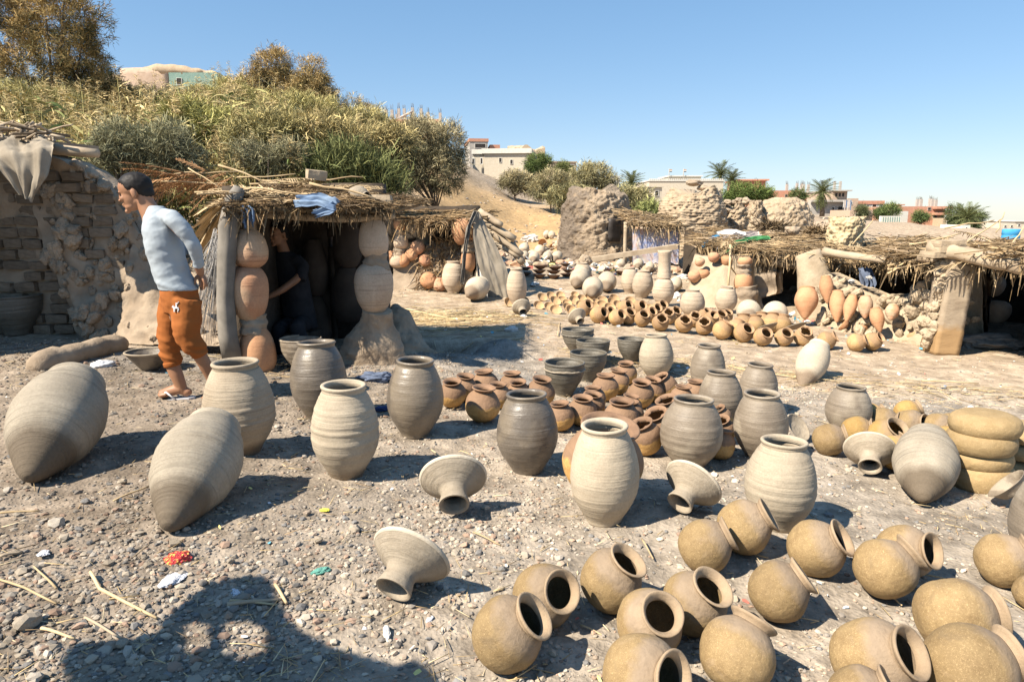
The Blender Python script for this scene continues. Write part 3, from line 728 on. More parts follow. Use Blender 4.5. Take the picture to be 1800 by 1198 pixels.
upright_jar(1236, 475, 527, 37, 'dusty', 'dusty jar leaning on the mud bank under the thatch edge', 'jars far back in the yard', seed=55, seg=32, lean=.16, neck=.5)
LJ = [(838, 507, 42, 822, 519, 'white', 'whitish jar lying on its side before the small thatched shed'), (1019, 489, 35, 1011, 503, 'white', 'whitish jar lying, foot forward, upper left of a trio'),
      (1042, 506, 38, 1042, 519, 'white', 'whitish jar lying, foot forward, in the middle of a trio by the bowls'), (1067, 495, 34, 1067, 508, 'white', 'whitish jar lying, foot forward, upper right of a trio'),
      (1316, 548, 42, 1317, 562, 'white', 'whitish rounded jar lying by the dark doorway, left of its twin'), (1363, 551, 43, 1364, 565, 'white', 'whitish rounded jar lying by the dark doorway, right of its twin'),
      (921, 437, 19, 918, 445, 'white', 'small whitish jar lying under a crumpled sack'), (922, 450, 16, 920, 457, 'white', 'small whitish jar lying beside the shed roof edge'),
      (939, 452, 20, 938, 459, 'white', 'small whitish jar lying behind the dark bowls, second from the shed'), (949, 441, 20, 950, 449, 'white', 'small whitish jar lying above the second whitish jar'),
      (962, 451, 18, 960, 458, 'white', 'small whitish jar of a touching pair, its foot turned aside'), (979, 451, 19, 974, 458, 'white', 'small whitish jar of a touching pair, its foot forward'),
      (1009, 443, 21, 1007, 452, 'white', 'small whitish jar lying in front of the charred kiln'), (961, 412, 13, 960, 418, 'white', 'tiny whitish jar lying on the slope foot, first of two'), (970, 413, 13, 971, 419, 'white', 'tiny whitish jar lying on the slope foot, against a buff jar'),
      (1091, 464, 17, 1088, 471, 'white', 'small whitish jar under the long plank, first of a pair'), (1101, 461, 16, 1104, 468, 'white', 'small whitish jar under the long plank, second of a pair'),
      (1122, 464, 19, 1121, 471, 'white', 'small whitish jar under the middle of the long plank'), (1142, 469, 17, 1141, 476, 'white', 'small whitish jar beneath the patterned cloth'), (1187, 500, 24, 1183, 512, 'white', 'whitish jar tucked behind the piped jar')]
for k, (cx, cy, w, tx, ty, m_, lb) in enumerate(LJ):
    lying_jar(cx, cy, w, tx, ty, m_, lb, 'whitish jars lying in the far yard', 60 + k, .74, 'lying_jar', .3, 28)

# round pots: unit radius, axis z through the mouth
def roundpot_meshes(seed, mouth=.50, flare=.68, seg=44, lobed=False, groove=.003):
    o = [(0, -.93), (.30, -.92), (.55, -.82), (.78, -.62), (.94, -.32), (1.0, 0), (.965, .28), (.86, .52), (.72, .70), (.60, .80), (mouth + .035, .86)]
    inner = [(mouth - .03, .84), (.62, .70), (.82, .45), (.92, 0), (.82, -.42), (.5, -.76), (0, -.84)]
    body = MB().add(*lathe(np.concatenate([rings(o, seed, groove, 44), inner]), seg, .07, seed)).mesh('pot_body')
    rim = [(mouth + .015, .80), (mouth + .03, .86), (mouth + .07, .93), (flare - .03, .99), (flare, 1.03), (flare - .005, 1.07), (flare - .05, 1.085), (flare - .11, 1.05), (mouth, .96), (mouth - .035, .88), (mouth - .03, .80)]
    V, F = lathe(rings(rim, seed, .003, 28), seg, .07, seed)
    if lobed:   # mouth pinched inwards in four places
        a = np.arctan2(V[:, 1], V[:, 0]); k = .5 + .5 * np.cos(4 * a); q = (np.linalg.norm(V[:, :2], axis=1) < mouth + .09) * (V[:, 2] > .9)
        V[:, :2] *= (1 - .24 * k ** 3 * q)[:, None]
    rm = MB().add(V, F).mesh('pot_rim')
    return body, rm
POTS = {}
def pot_set(key, n, **kw):
    POTS[key] = [roundpot_meshes(100 + 7 * q + len(POTS) * 31, **kw) for q in range(n)]
pot_set('straw', 7); pot_set('brown', 3, mouth=.47, flare=.70); pot_set('brown_lobed', 2, mouth=.56, flare=.76, lobed=True)
pot_set('far', 3, seg=26, mouth=.5, flare=.66); pot_set('far_lobed', 2, seg=26, mouth=.56, flare=.70, lobed=True)
def round_pot(cx, cy, d, mx, my, sgn, kind, mats, label, group, k=0, name='round_pot', lift=.96, zdir=None):
    C, R = sphere_on(cx, cy, d / 2, lift)
    if zdir is None:
        u = (mx - cx) / (d / 2); v_ = (cy - my) / (d / 2); l = math.hypot(u, v_); lim = .985
        if l > lim: u, v_ = u * lim / l, v_ * lim / l
        w = sgn * math.sqrt(max(0, 1 - u * u - v_ * v_))
        rr = ray(cx, cy); f = rr / np.linalg.norm(rr); r_ = np.cross(f, [0, 0, 1]); r_ /= np.linalg.norm(r_); u_ = np.cross(r_, f)
        zd = u * r_ + v_ * u_ - w * f
    else: zd = np.array(zdir, float)
    tt = thing(name, label, 'pot', (C[0], C[1], C[2] - R * lift), group, scale=R)
    b, r = POTS[kind][k % len(POTS[kind])]
    q = quat_z(zd) @ Quaternion((0, 0, 1), k * 1.7)
    for nm, m_, mt in (('body', b, mats[0]), ('rim', r, mats[1])):
        if m_.materials and m_.materials[0] != M[mt]:
            m_ = m_.copy(); m_.materials.clear()
        o = obj(nm, m_, M[mt], tt, (0, 0, lift)); o.rotation_mode = 'QUATERNION'; o.rotation_quaternion = q
    return tt
G1 = 'round straw-flecked pots drying on the gravel'
SP = [(893, 1113, 128, 938, 1086, 1, 'straw-flecked pot nearest the dark ground shadow, dark mouth open'), (955, 1045, 113, 986, 1040, 1, 'straw-flecked pot tucked behind the pot nearest the dark shadow'),
      (1075, 1020, 109, 1102, 985, 1, 'straw-flecked pot standing apart below the cream jar, mouth up'), (1140, 1095, 116, 1162, 1078, 1, 'straw-flecked pot with a ball visible inside its mouth'),
      (1220, 1060, 113, 1249, 1030, 1, 'straw-flecked pot whose rim faces the pair below the second cream jar'), (1128, 1182, 138, 1180, 1184, 1, 'straw-flecked pot cut by the lower picture edge, mouth open'),
      (1295, 1150, 130, 1318, 1092, -.4, 'straw-flecked pot with its mouth turned away, beside the one with a ball'), (1368, 1040, 104, 1402, 1010, .1, 'straw-flecked pot with its rim seen edge-on, alone in the middle'),
      (1238, 958, 94, 1275, 935, .1, 'straw-flecked pot of a touching pair, under the tipped funnel'), (1308, 926, 94, 1338, 905, .2, 'straw-flecked pot of a touching pair, against the cream jar foot'),
      (1434, 963, 99, 1467, 942, .5, 'straw-flecked pot with a narrow dark mouth, right of the cream jar'), (1556, 1000, 106, 1584, 972, -.1, 'straw-flecked pot in front of another, its rim edge-on'),
      (1590, 968, 94, 1620, 960, .5, 'straw-flecked pot half hidden by the pot in front'), (1678, 1083, 134, 1722, 1062, -.4, 'straw-flecked pot with mouth away, below the large cut-off jar'),
      (1535, 1160, 140, 1577, 1138, .55, 'straw-flecked pot with a dark slit mouth near the lower edge'), (1702, 1172, 152, 1747, 1138, -.4, 'straw-flecked pot at the lower edge with its mouth hidden'),
      (1764, 985, 92, 1795, 960, .1, 'straw-flecked pot half in the shade of the large cut-off jar'), (1815, 1042, 62, 1830, 1020, .3, 'straw-flecked pot barely showing at the picture edge'),
      (1512, 1228, 112, 1550, 1200, .3, 'straw-flecked pot of which only the top shows at the lower edge')]
for k, (cx, cy, d, mx, my, sg, lb) in enumerate(SP): round_pot(cx, cy, d, mx, my, sg, 'straw', ('straw', 'straw_rim'), lb, G1, k)
# the ball-like pot seen inside the mouth is the pot's own belly wall catching the sun; yellow pots:
G2 = 'yellow and buff pots behind the pointed jar'
YP = [(1457, 772, 58, 1484, 760, -.1, 'straw', 'buff round pot at the near end of the yellow group'), (1507, 760, 56, 1526, 752, .2, 'yellow', 'bright yellow pot next to the buff end pot'),
      (1557, 768, 64, 1571, 752, .7, 'yellow', 'bright yellow pot with a wide dark mouth'), (1572, 795, 62, 1590, 772, -.1, 'yellow', 'bright yellow pot leaning behind the tipped funnel'),
      (1552, 740, 50, 1572, 738, .3, 'straw', 'buff pot with a narrow mouth, first of three in the back line'), (1598, 745, 52, 1617, 741, .5, 'straw', 'buff pot with an oval dark mouth, second of three in the back line'),
      (1648, 752, 52, 1663, 752, .45, 'straw', 'buff pot with an oval dark mouth, third of three in the back line'), (1594, 724, 44, 1607, 716, -.2, 'yellow', 'yellow pot peeping over the back line'),
      (1531, 732, 46, 1548, 722, -.3, 'yellow', 'yellow pot right behind the grey jar'), (1668, 778, 62, 1680, 762, -.3, 'yellow', 'yellow pot partly shaded beside the bowl stack'), (1672, 748, 46, 1686, 738, -.2, 'straw', 'buff pot wedged behind the bowl stack')]
for k, (cx, cy, d, mx, my, sg, mt, lb) in enumerate(YP): round_pot(cx, cy, d, mx, my, sg, 'straw', (mt, 'straw_rim'), lb, G2, k + 1)
# brown pots with dark slip
G3 = 'brown pots with dark slip shoulders'
BP = [(795, 693, 48, 792, 671), (817, 683, 46, 813, 664), (853, 676, 48, 852, 655), (900, 678, 46, 897, 658), (950, 690, 50, 948, 666), (912, 692, 44, 909, 672), (876, 697, 46, 875, 680), (848, 712, 62, 848, 689),
      (985, 733, 50, 985, 709), (1024, 724, 52, 1024, 701), (1040, 714, 46, 1036, 692), (1044, 702, 44, 1042, 679), (1064, 682, 46, 1059, 661), (1085, 672, 44, 1083, 652), (1101, 657, 40, 1100, 640),
      (1126, 694, 48, 1125, 674), (1108, 716, 42, 1104, 694), (1110, 728, 44, 1105, 704), (1091, 735, 62, 1090, 711), (1145, 686, 42, 1143, 668), (1140, 820, 10, 1140, 810), (1222, 690, 42, 1220, 671), (1198, 700, 42, 1198, 680)]
BL = ['beside the wet jar, first of the far cluster', 'second of the far cluster by the wet jar', 'at the back of the far cluster, mouth up', 'behind the far cluster middle', 'at the inner end of the far cluster near the basin', 'right behind the wet jar rim', 'in the middle of the far cluster', 'nearest of the far cluster, alone in front',
      'touching the wet jar beside the cream jar', 'just behind the cream jar, wide rim', 'crowded second behind the cream jar', 'crowded third behind the cream jar', 'below the stacked grey basins', 'on the back slope of the rows near the basins', 'at the far end of the rows, smallest',
      'in the middle of the second row', 'crowded behind the nearest of the second row', 'just above the nearest of the second row', 'nearest of the second row, over the cream jar rim', 'at the top of the second row by the pale jar', '', 'half hidden by the grey jar, upper one', 'left of the half hidden upper one']
for k, ((cx, cy, d, mx, my), lb) in enumerate(zip(BP, BL)):
    if lb: round_pot(cx, cy, d, mx + .15 * d, my - d * .06, .3, 'brown', ('brown', 'brown_rim'), ('brown slip pot ' + lb), G3, k, lift=.93, zdir=(.10 * math.sin(k * 2.1), -.10 - .08 * math.cos(k * 1.3), 1))
BS = [(1135, 770, 60, 1127, 750, .6, 'brown pot with a pinched lobed mouth beside the cream jar'), (1162, 748, 56, 1154, 732, .6, 'brown pot with lobed mouth behind the nearest lobed pot'), (1170, 682, 46, 1161, 668, .5, 'brown pot tilted with lobed mouth at the top of the rows'),
      (1178, 724, 52, 1172, 708, .5, 'brown pot with pale chip in its lobed mouth, by the ribbed-rim jar'), (1266, 738, 44, 1259, 722, .6, 'brown lobed pot right of the ribbed-rim jar, upper one'), (1270, 757, 46, 1266, 742, .6, 'brown lobed pot right of the ribbed-rim jar, middle one'), (1266, 782, 52, 1268, 757, .5, 'brown lobed pot right of the ribbed-rim jar, lowest one'),
      (1060, 812, 138, 1066, 780, .3, 'large brown pot mostly hidden by the cream jar')]
for k, (cx, cy, d, mx, my, sg, lb) in enumerate(BS): round_pot(cx, cy, d, mx, my, sg, 'brown_lobed', ('brown', 'brown_rim'), lb, G3, k)
# small far pots in a long line
G4 = 'small tan pots in a long line across the yard'
FP = [(1051, 553, 30, 1060, 549), (1084, 558, 29, 1091, 553), (1104, 556, 29, 1108, 549), (1129, 560, 29, 1132, 553), (1161, 567, 30, 1163, 561), (1202, 570, 31, 1204, 563), (1238, 574, 31, 1238, 567), (1269, 580, 34, 1277, 568), (1307, 585, 34, 1313, 578), (1341, 592, 33, 1346, 586), (1378, 593, 32, 1382, 586), (1412, 592, 33, 1415, 584), (1453, 598, 32, 1463, 592), (1505, 602, 32, 1517, 597), (1534, 600, 32, 1545, 592)]
F2 = [(1027, 541, 28, 1033, 536), (1068, 552, 25, 1073, 547), (1099, 541, 27, 1104, 537), (1123, 541, 27, 1128, 537), (1141, 553, 26, 1146, 548), (1150, 547, 26, 1155, 542), (1160, 542, 27, 1165, 536), (1174, 557, 27, 1175, 551), (1184, 553, 27, 1188, 547), (1221, 562, 27, 1222, 556), (1238, 556, 26, 1243, 548), (1251, 560, 26, 1254, 555), (1265, 560, 28, 1268, 553), (1276, 557, 24, 1279, 550)]
F3_ = [(1292, 578, 34, 1298, 566), (1306, 570, 34, 1306, 556), (1327, 572, 34, 1327, 558), (1338, 566, 32, 1338, 553), (1357, 568, 34, 1358, 554), (1374, 570, 32, 1376, 558)]
for k, (cx, cy, d, mx, my) in enumerate(FP):
    lob = k in (4, 5, 6, 11)
    round_pot(cx, cy, d, mx, my, .2 if k in (7, 12, 13) else .7, 'far_lobed' if lob else 'far', ('fartan', 'fartan_rim'), 'small tan pot, %s along the front of the long line counted from the tan bowls' % ORD[k], G4, k)
for k, (cx, cy, d, mx, my) in enumerate(F2):
    round_pot(cx, cy, d, mx, my, .6, 'far_lobed' if k in (7, 8, 9) else 'far', ('fartan', 'fartan_rim'), 'small tan pot, %s in the second rank behind the long front line' % ORD[k], G4, k)
for k, (cx, cy, d, mx, my) in enumerate(F3_):
    round_pot(cx, cy, d, mx, my, -.3, 'far', ('fartan', 'fartan_rim'), 'small tan pot with mouth away, %s below the whitish rounded jars' % ORD[k], G4, k)

# shallow lids leaning among them, and leaning dishes
def dish_mesh(seed, seg=40, depth=.32, lip=.07):
    o = [(0, 0), (.34, 0), (.40, .03), (.62, .10), (.86, depth - .08), (.97, depth - .02), (1.0, depth), (.985, depth + .03), (1 - lip, depth + .025), (.80, depth - .08), (.5, .10), (0, .06)]
    return MB().add(*lathe(rings(o, seed, .004, 50), seg, .02, seed)).mesh('dish')
def leaning_dish(cx, cy, w, nrm, mat, label, group, seed, depth=.32, Y=None):
    C, R = sphere_on(cx, cy, w / 2, .8)
    o = obj('dish', dish_mesh(seed, 40, depth), M[mat], None, C); o.scale = (R,) * 3; o.rotation_mode = 'QUATERNION'; o.rotation_quaternion = quat_z(nrm)
    return tag(o, label, 'dish', group)
leaning_dish(1397, 754, 54, (.45, -.55, .6), 'funnel', 'shallow dish leaning on edge behind the grey half-dried jar', 'loose dishes', 301)
leaning_dish(1351, 578, 36, (-.2, .35, .8), 'white', 'pale lid lying face down behind the small pots, nearer the doorway', 'loose dishes', 302)
leaning_dish(1400, 578, 40, (-.2, .35, .8), 'white', 'pale lid lying face down behind the small pots, near the terracotta bank', 'loose dishes', 303)
leaning_dish(1787, 866, 74, (-.55, .35, .55), 'dry', 'grey shallow dish tipped on its rim under the bowl stack', 'loose dishes', 304, .6)

# tan bowls
def bowl_mesh(seed, seg=26):
    o = [(0, -.36), (.42, -.36), (.62, -.30), (.88, -.04), (1.0, .20), (.985, .235), (.93, .22), (.80, 0), (.5, -.22), (0, -.27)]
    return MB().add(*lathe(rings(o, seed, .003, 34), seg, .03, seed)).mesh('bowl')
BM = [bowl_mesh(310 + q) for q in range(3)]
for b in BM: b.materials.append(M['bowl'])
BW = [(896, 532, 22), (909, 521, 21), (920, 529, 21), (947, 537, 20), (953, 523, 20), (969, 520, 19), (985, 519, 17), (976, 529, 22), (989, 527, 18), (966, 539, 21), (977, 545, 23), (998, 540, 20), (1004, 545, 21), (1009, 528, 21), (1011, 519, 17), (1023, 526, 20), (1037, 523, 20), (1022, 536, 22), (1035, 533, 19), (1059, 528, 21), (1048, 531, 17), (1058, 536, 20), (1045, 539, 20), (1080, 525, 20), (1076, 531, 20), (1086, 536, 20), (1072, 541, 22), (997, 533, 18), (1108, 530, 21), (1096, 546, 20), (1142, 541, 18)]
BW.sort(key=lambda b: (round((b[1] - 518) / 6.5), b[0]))
rowc = {}
for b in BW: rowc.setdefault(round((b[1] - 518) / 6.5), []).append(b)
RN = ['rearmost row', 'second row from the back', 'third row from the back', 'fourth row from the back', 'front row']
for rk, row in rowc.items():
    for k, (cx, cy, d) in enumerate(row):
        C, R = sphere_on(cx, cy, d / 2, .55)
        o = obj('tan_bowl', BM[k % 3], None, None, C); o.scale = (R,) * 3; o.rotation_mode = 'QUATERNION'
        o.rotation_quaternion = quat_z((.22 + .12 * math.sin(k * 3 + rk), -.62 + .12 * math.cos(k * 5 + rk), .72))
        tag(o, 'small tan bowl, %s from the shed in the %s' % (ORD[k], RN[min(rk, 4)]), 'bowl', 'small tan bowls spread to dry')
# dark bowls in piles
DB = [[(921, 461, 22)], [(940, 462, 20)], [(924, 481, 22), (924, 472, 20)], [(948, 485, 25), (948, 477, 25), (950, 469, 27)], [(973, 486, 26), (973, 478, 26), (976, 471, 26)], [(996, 483, 24), (998, 476, 20), (994, 465, 20)], [(967, 461, 20)], [(1066, 476, 18)], [(1092, 479, 24)]]
def darkbowl(seed):
    o = [(0, -.30), (.34, -.30), (.40, -.26), (.75, .02), (1.0, .22), (1.0, .26), (.95, .27), (.7, .05), (.3, -.2), (0, -.24)]
    return MB().add(*lathe(rings(o, seed, .003, 30), 28, .02, seed)).mesh('dark_bowl')
DBM = darkbowl(330); DBM.materials.append(M['dkbowl'])
PN = ['beside the shed roof', 'second from the shed roof', 'under the shed edge', 'in the pile nearest the shed', 'in the middle pile', 'in the pile by the buff jar', 'behind the middle pile', 'under the plank end', 'under the plank beside whitish jars']
for pn, pile in zip(PN, DB):
    cx, cy, d = pile[0]; f, R0 = sphere_on(cx, cy, d / 2, .30)
    for k, (cx, cy, d) in enumerate(pile):
        p = on(cx, cy, f[1]); R = d / 2 / FPX * dep(p)
        o = obj('dark_bowl', DBM, None, None, p); o.scale = (R,) * 3; o.rotation_euler = (.05 * math.sin(k + cx), .05 * math.cos(k * 2 + cx), k)
        lv = '' if len(pile) == 1 else (['lowest ', 'middle ', 'topmost '] if len(pile) == 3 else ['lower ', 'upper '])[k]
        tag(o, '%sdark brown bowl %s' % (lv, pn), 'bowl', 'dark brown bowls in piles')
# grey basins
def basin_meshes(seed):
    o = [(0, 0), (.42, 0), (.45, .03), (.47, .14), (.62, .38), (.84, .72), (.96, 1.05), (1.0, 1.38), (.985, 1.50)]
    inner = [(.93, 1.49), (.92, 1.3), (.86, 1.0), (.6, .45), (.3, .16), (0, .14)]
    b = MB().add(*lathe(np.concatenate([rings(o, seed, .008, 60), inner]), 52, .015, seed)).mesh('basin_body')
    rim = [(.985, 1.46), (1.01, 1.50), (1.02, 1.545), (.995, 1.58), (.955, 1.58), (.92, 1.54), (.915, 1.47)]
    r = MB().add(*lathe(rings(rim, seed, .003, 20), 52, .015, seed)).mesh('basin_rim')
    o2 = [(.975, 1.19), (1.03, 1.2), (1.045, 1.245), (1.02, 1.28), (.985, 1.285)]
    V, F = lathe(rings(o2, seed, .01, 12), 90, .0, seed); V *= (1 + .02 * vnoise(V * 7))[:, None]
    band = MB().add(V, F).mesh('clay_band')
    return b, r, band
BA = [(1016, 573, 622, 56, 1, 'grey basin with a torn clay band at the back of the basins'), (1043, 592, 648, 59, 0, 'grey basin second from the back, partly behind another'), (1035, 612, 672, 64, 0, 'plain grey basin in the middle, overlapping the one behind'), (993, 628, 696, 70, 1, 'grey basin with a pale clay band, nearest of the basins'), (1111, 590, 640, 50, 0, 'grey basin standing apart beside the pale jar')]
for k, (cx, tp, bs, w, bd, lb) in enumerate(BA):
    f = gp(cx, bs); R = w / 2 * dep(f) / FPX; f = f + np.array([0, R * .42, 0]); f[2] = gz(f[0], f[1]) - .005
    R = w / 2 * dep(f) / FPX
    zt = z_at(f[0], f[1] + R * .97, tp); b, r, bdm = basin_meshes(340 + k)
    tt = thing('grey_basin', lb, 'basin', f, 'grey clay basins'); tt.scale = (R, R, (zt - f[2]) / 1.58)
    obj('body', b, M['basin'], tt); obj('rim', r, M['basin'], tt)
    if bd: obj('clay_band', bdm, M['funnel'] if k == 3 else M['basin'], tt)
# chipped basin at the hut
f = gp(527, 652); R = 36 * dep(f) / FPX; f = f + np.array([0, R * .4, 0]); f[2] = gz(f[0], f[1])
b, r, _ = basin_meshes(348)
tt = thing('chipped_basin', 'grey ribbed basin with a notch broken out of its rim, at the hut entrance', 'basin', f); tt.scale = (R, R, (z_at(f[0], f[1] + R, 587) - f[2]) / 1.58)
o = obj('body', b, M['dry'], tt)
V, F = lathe(rings([(.985, 1.46), (1.01, 1.50), (1.02, 1.545), (.995, 1.58), (.955, 1.58), (.92, 1.54), (.915, 1.47)], 3, .003, 20), 52, 0, 2)
a = np.arctan2(V[:, 1], V[:, 0]); keep = ~((a[F].mean(1) > .35) & (a[F].mean(1) < 1.9)); obj('rim', MB().add(V, F[keep]).mesh('basin_rim'), M['dry'], tt)
# wide bowl behind the man
f = gp(257, 652); R = 39 * dep(f) / FPX; f = f + np.array([0, R * .4, 0]); f[2] = gz(f[0], f[1])
tt = thing('wide_bowl', 'wide dark clay bowl on the gravel behind the man', 'bowl', f, None, 0, R)
o_ = [(0, 0), (.38, 0), (.42, .05), (.66, .34), (.92, .68), (1.0, .80), (.96, .82), (.8, .66), (.4, .2), (0, .1)]
obj('body', MB().add(*lathe(rings(o_, 351, .006, 60), 48, .015, 2)).mesh('wide_bowl_body'), M['wet'], tt)
obj('rim', MB().add(*lathe(rings([(.97, .76), (1.03, .80), (1.05, .84), (1.01, .87), (.95, .86), (.93, .81)], 2, .003, 18), 48, .015, 2)).mesh('wide_bowl_rim'), M['tan'], tt)
# a dark basin in the shade of the old wall
f = gp(30, 588); tt = thing('shaded_basin', 'large dark basin standing in shade at the foot of the old wall', 'basin', f, None, 0, .30)
b, r, _ = basin_meshes(352); obj('body', b, M['basin'], tt); obj('rim', r, M['basin'], tt)

# funnels (dish with a pipe neck) lying on their side: local z from mouth(0) to dish
def funnel_meshes(seed):
    o = [(.43, 0.0), (.445, .04), (.42, .10), (.385, .26), (.36, .38), (.42, .50), (.56, .60), (.74, .72), (.90, .86), (.975, .95)]
    inner = [(.93, .97), (.8, .84), (.5, .66), (.3, .5), (.30, .3), (.34, .06), (.38, .0)]
    prof = np.concatenate([rings(o, seed, .008, 60), inner, [(.43, 0.0)]])
    b = MB().add(*lathe(prof, 56, .02, seed)).mesh('funnel_body')
    lip = [(.955, .92), (1.0, .94), (1.01, .985), (.985, 1.03), (.93, 1.05), (.5, 1.03), (0, 1.02)]
    # the dish is closed by its domed lid side
    l = MB().add(*lathe(rings(lip, seed, .003, 34), 56, .02, seed)).mesh('funnel_lip')
    return b, l
FN = [(797, 848, 121, 799, 898, 'buff funnel lid alone on open gravel, neck to the viewer'), (718, 985, 148, 690, 1045, 'largest buff funnel lid, lying nearest the dark ground shadow'), (1214, 855, 106, 1196, 888, 'buff funnel lid lying between the two cream jars'),
      (1529, 795, 86, 1528, 820, 'grey-buff funnel lid lying against the yellow pots'), (917, 541, 34, 927, 557, 'small grey funnel lid lying below the tan bowls, by the shed'), (1015, 557, 34, 1024, 569, 'small grey funnel lid lying just behind the grey basins')]
for k, (dx, dy, w, mx, my, lb) in enumerate(FN):
    R0 = w / 2; al = .48
    D, R = sphere_on(dx, dy, R0, math.cos(al) * .98); mo, _ = sphere_on(mx, my, R0 * .44, math.cos(al))
    h = (mo - D); h[2] = 0; h /= np.linalg.norm(h)
    ax = h * math.cos(al) - np.array([0, 0, math.sin(al)])          # towards the mouth
    q = quat_z(-ax); b, l = funnel_meshes(360 + k)
    base = np.array([D[0], D[1], gz(D[0], D[1])])
    tt = thing('funnel_lid', lb, 'funnel lid', base, 'funnel shaped lids lying on the ground', 0, R)
    for nm, m_, mt in (('body', b, 'funnel'), ('lip', l, 'funnel_lip')):
        o = obj(nm, m_, M[mt], tt, (D + ax * .8 * R - base) / R); o.rotation_mode = 'QUATERNION'; o.rotation_quaternion = q

# ochre bowls stacked upside down
def stackbowl(seed, hgt):
    o = [(.92, 0.0), (.96, .03), (1.02, hgt * .28), (1.03, hgt * .46), (.95, hgt * .74), (.66, hgt * .94), (0, hgt * 1.0)]
    inner = [(0, hgt * .9), (.6, hgt * .88), (.9, hgt * .6), (.87, .02), (.92, 0)]
    return MB().add(*lathe(np.concatenate([rings(o, seed, .003, 30), inner]), 64, .015, seed)).mesh('stack_bowl')
f = gp(1742, 868); R = 55 * dep(f) / FPX; f = f + np.array([.02, R * .85, 0]); zc = gz(f[0], f[1]) - .01
edges = [866, 834, 806, 775, 719]
LVL = ['lowest', 'second from the ground', 'third from the ground', 'topmost domed']
for k in range(4):
    z0 = z_at(f[0], f[1] - R * .9, edges[k]) if k else zc
    z1 = z_at(f[0], f[1] - (R * .9 if k < 3 else -R * .2), edges[k + 1]); hh = (z1 - z0) / R * (1.35 if k < 3 else 1.0)
    o = obj('ochre_bowl', stackbowl(380 + k, hh), M['stack'], None, (f[0] + (.012, -.006, -.012, .004)[k], f[1] + (.0, .01, -.01, 0)[k], z0)); o.scale = (R * (1.0, .97, 1.0, 1.01)[k],) * 2 + (R,)
    o.rotation_euler = ((.0, .03, -.02, .02)[k], (.03, .04, .05, .02)[k], k)
    tag(o, '%s ochre bowl of the upside-down stack beside the pointed jar' % LVL[k], 'bowl', 'ochre bowls stacked upside down')
f2 = gp(1826, 850); zc = gz(f2[0], f2[1]); R = .19
for k in range(3):
    o = obj('ochre_bowl', stackbowl(386 + k, .62), M['stack'], None, (f2[0] + .05, f2[1] + .22, zc + k * .115)); o.scale = (R, R, R); o.rotation_euler = (.02, .02, k)
    tag(o, '%s ochre bowl of the stack at the picture edge' % ['lowest', 'middle', 'topmost'][k], 'bowl', 'ochre bowls stacked upside down')
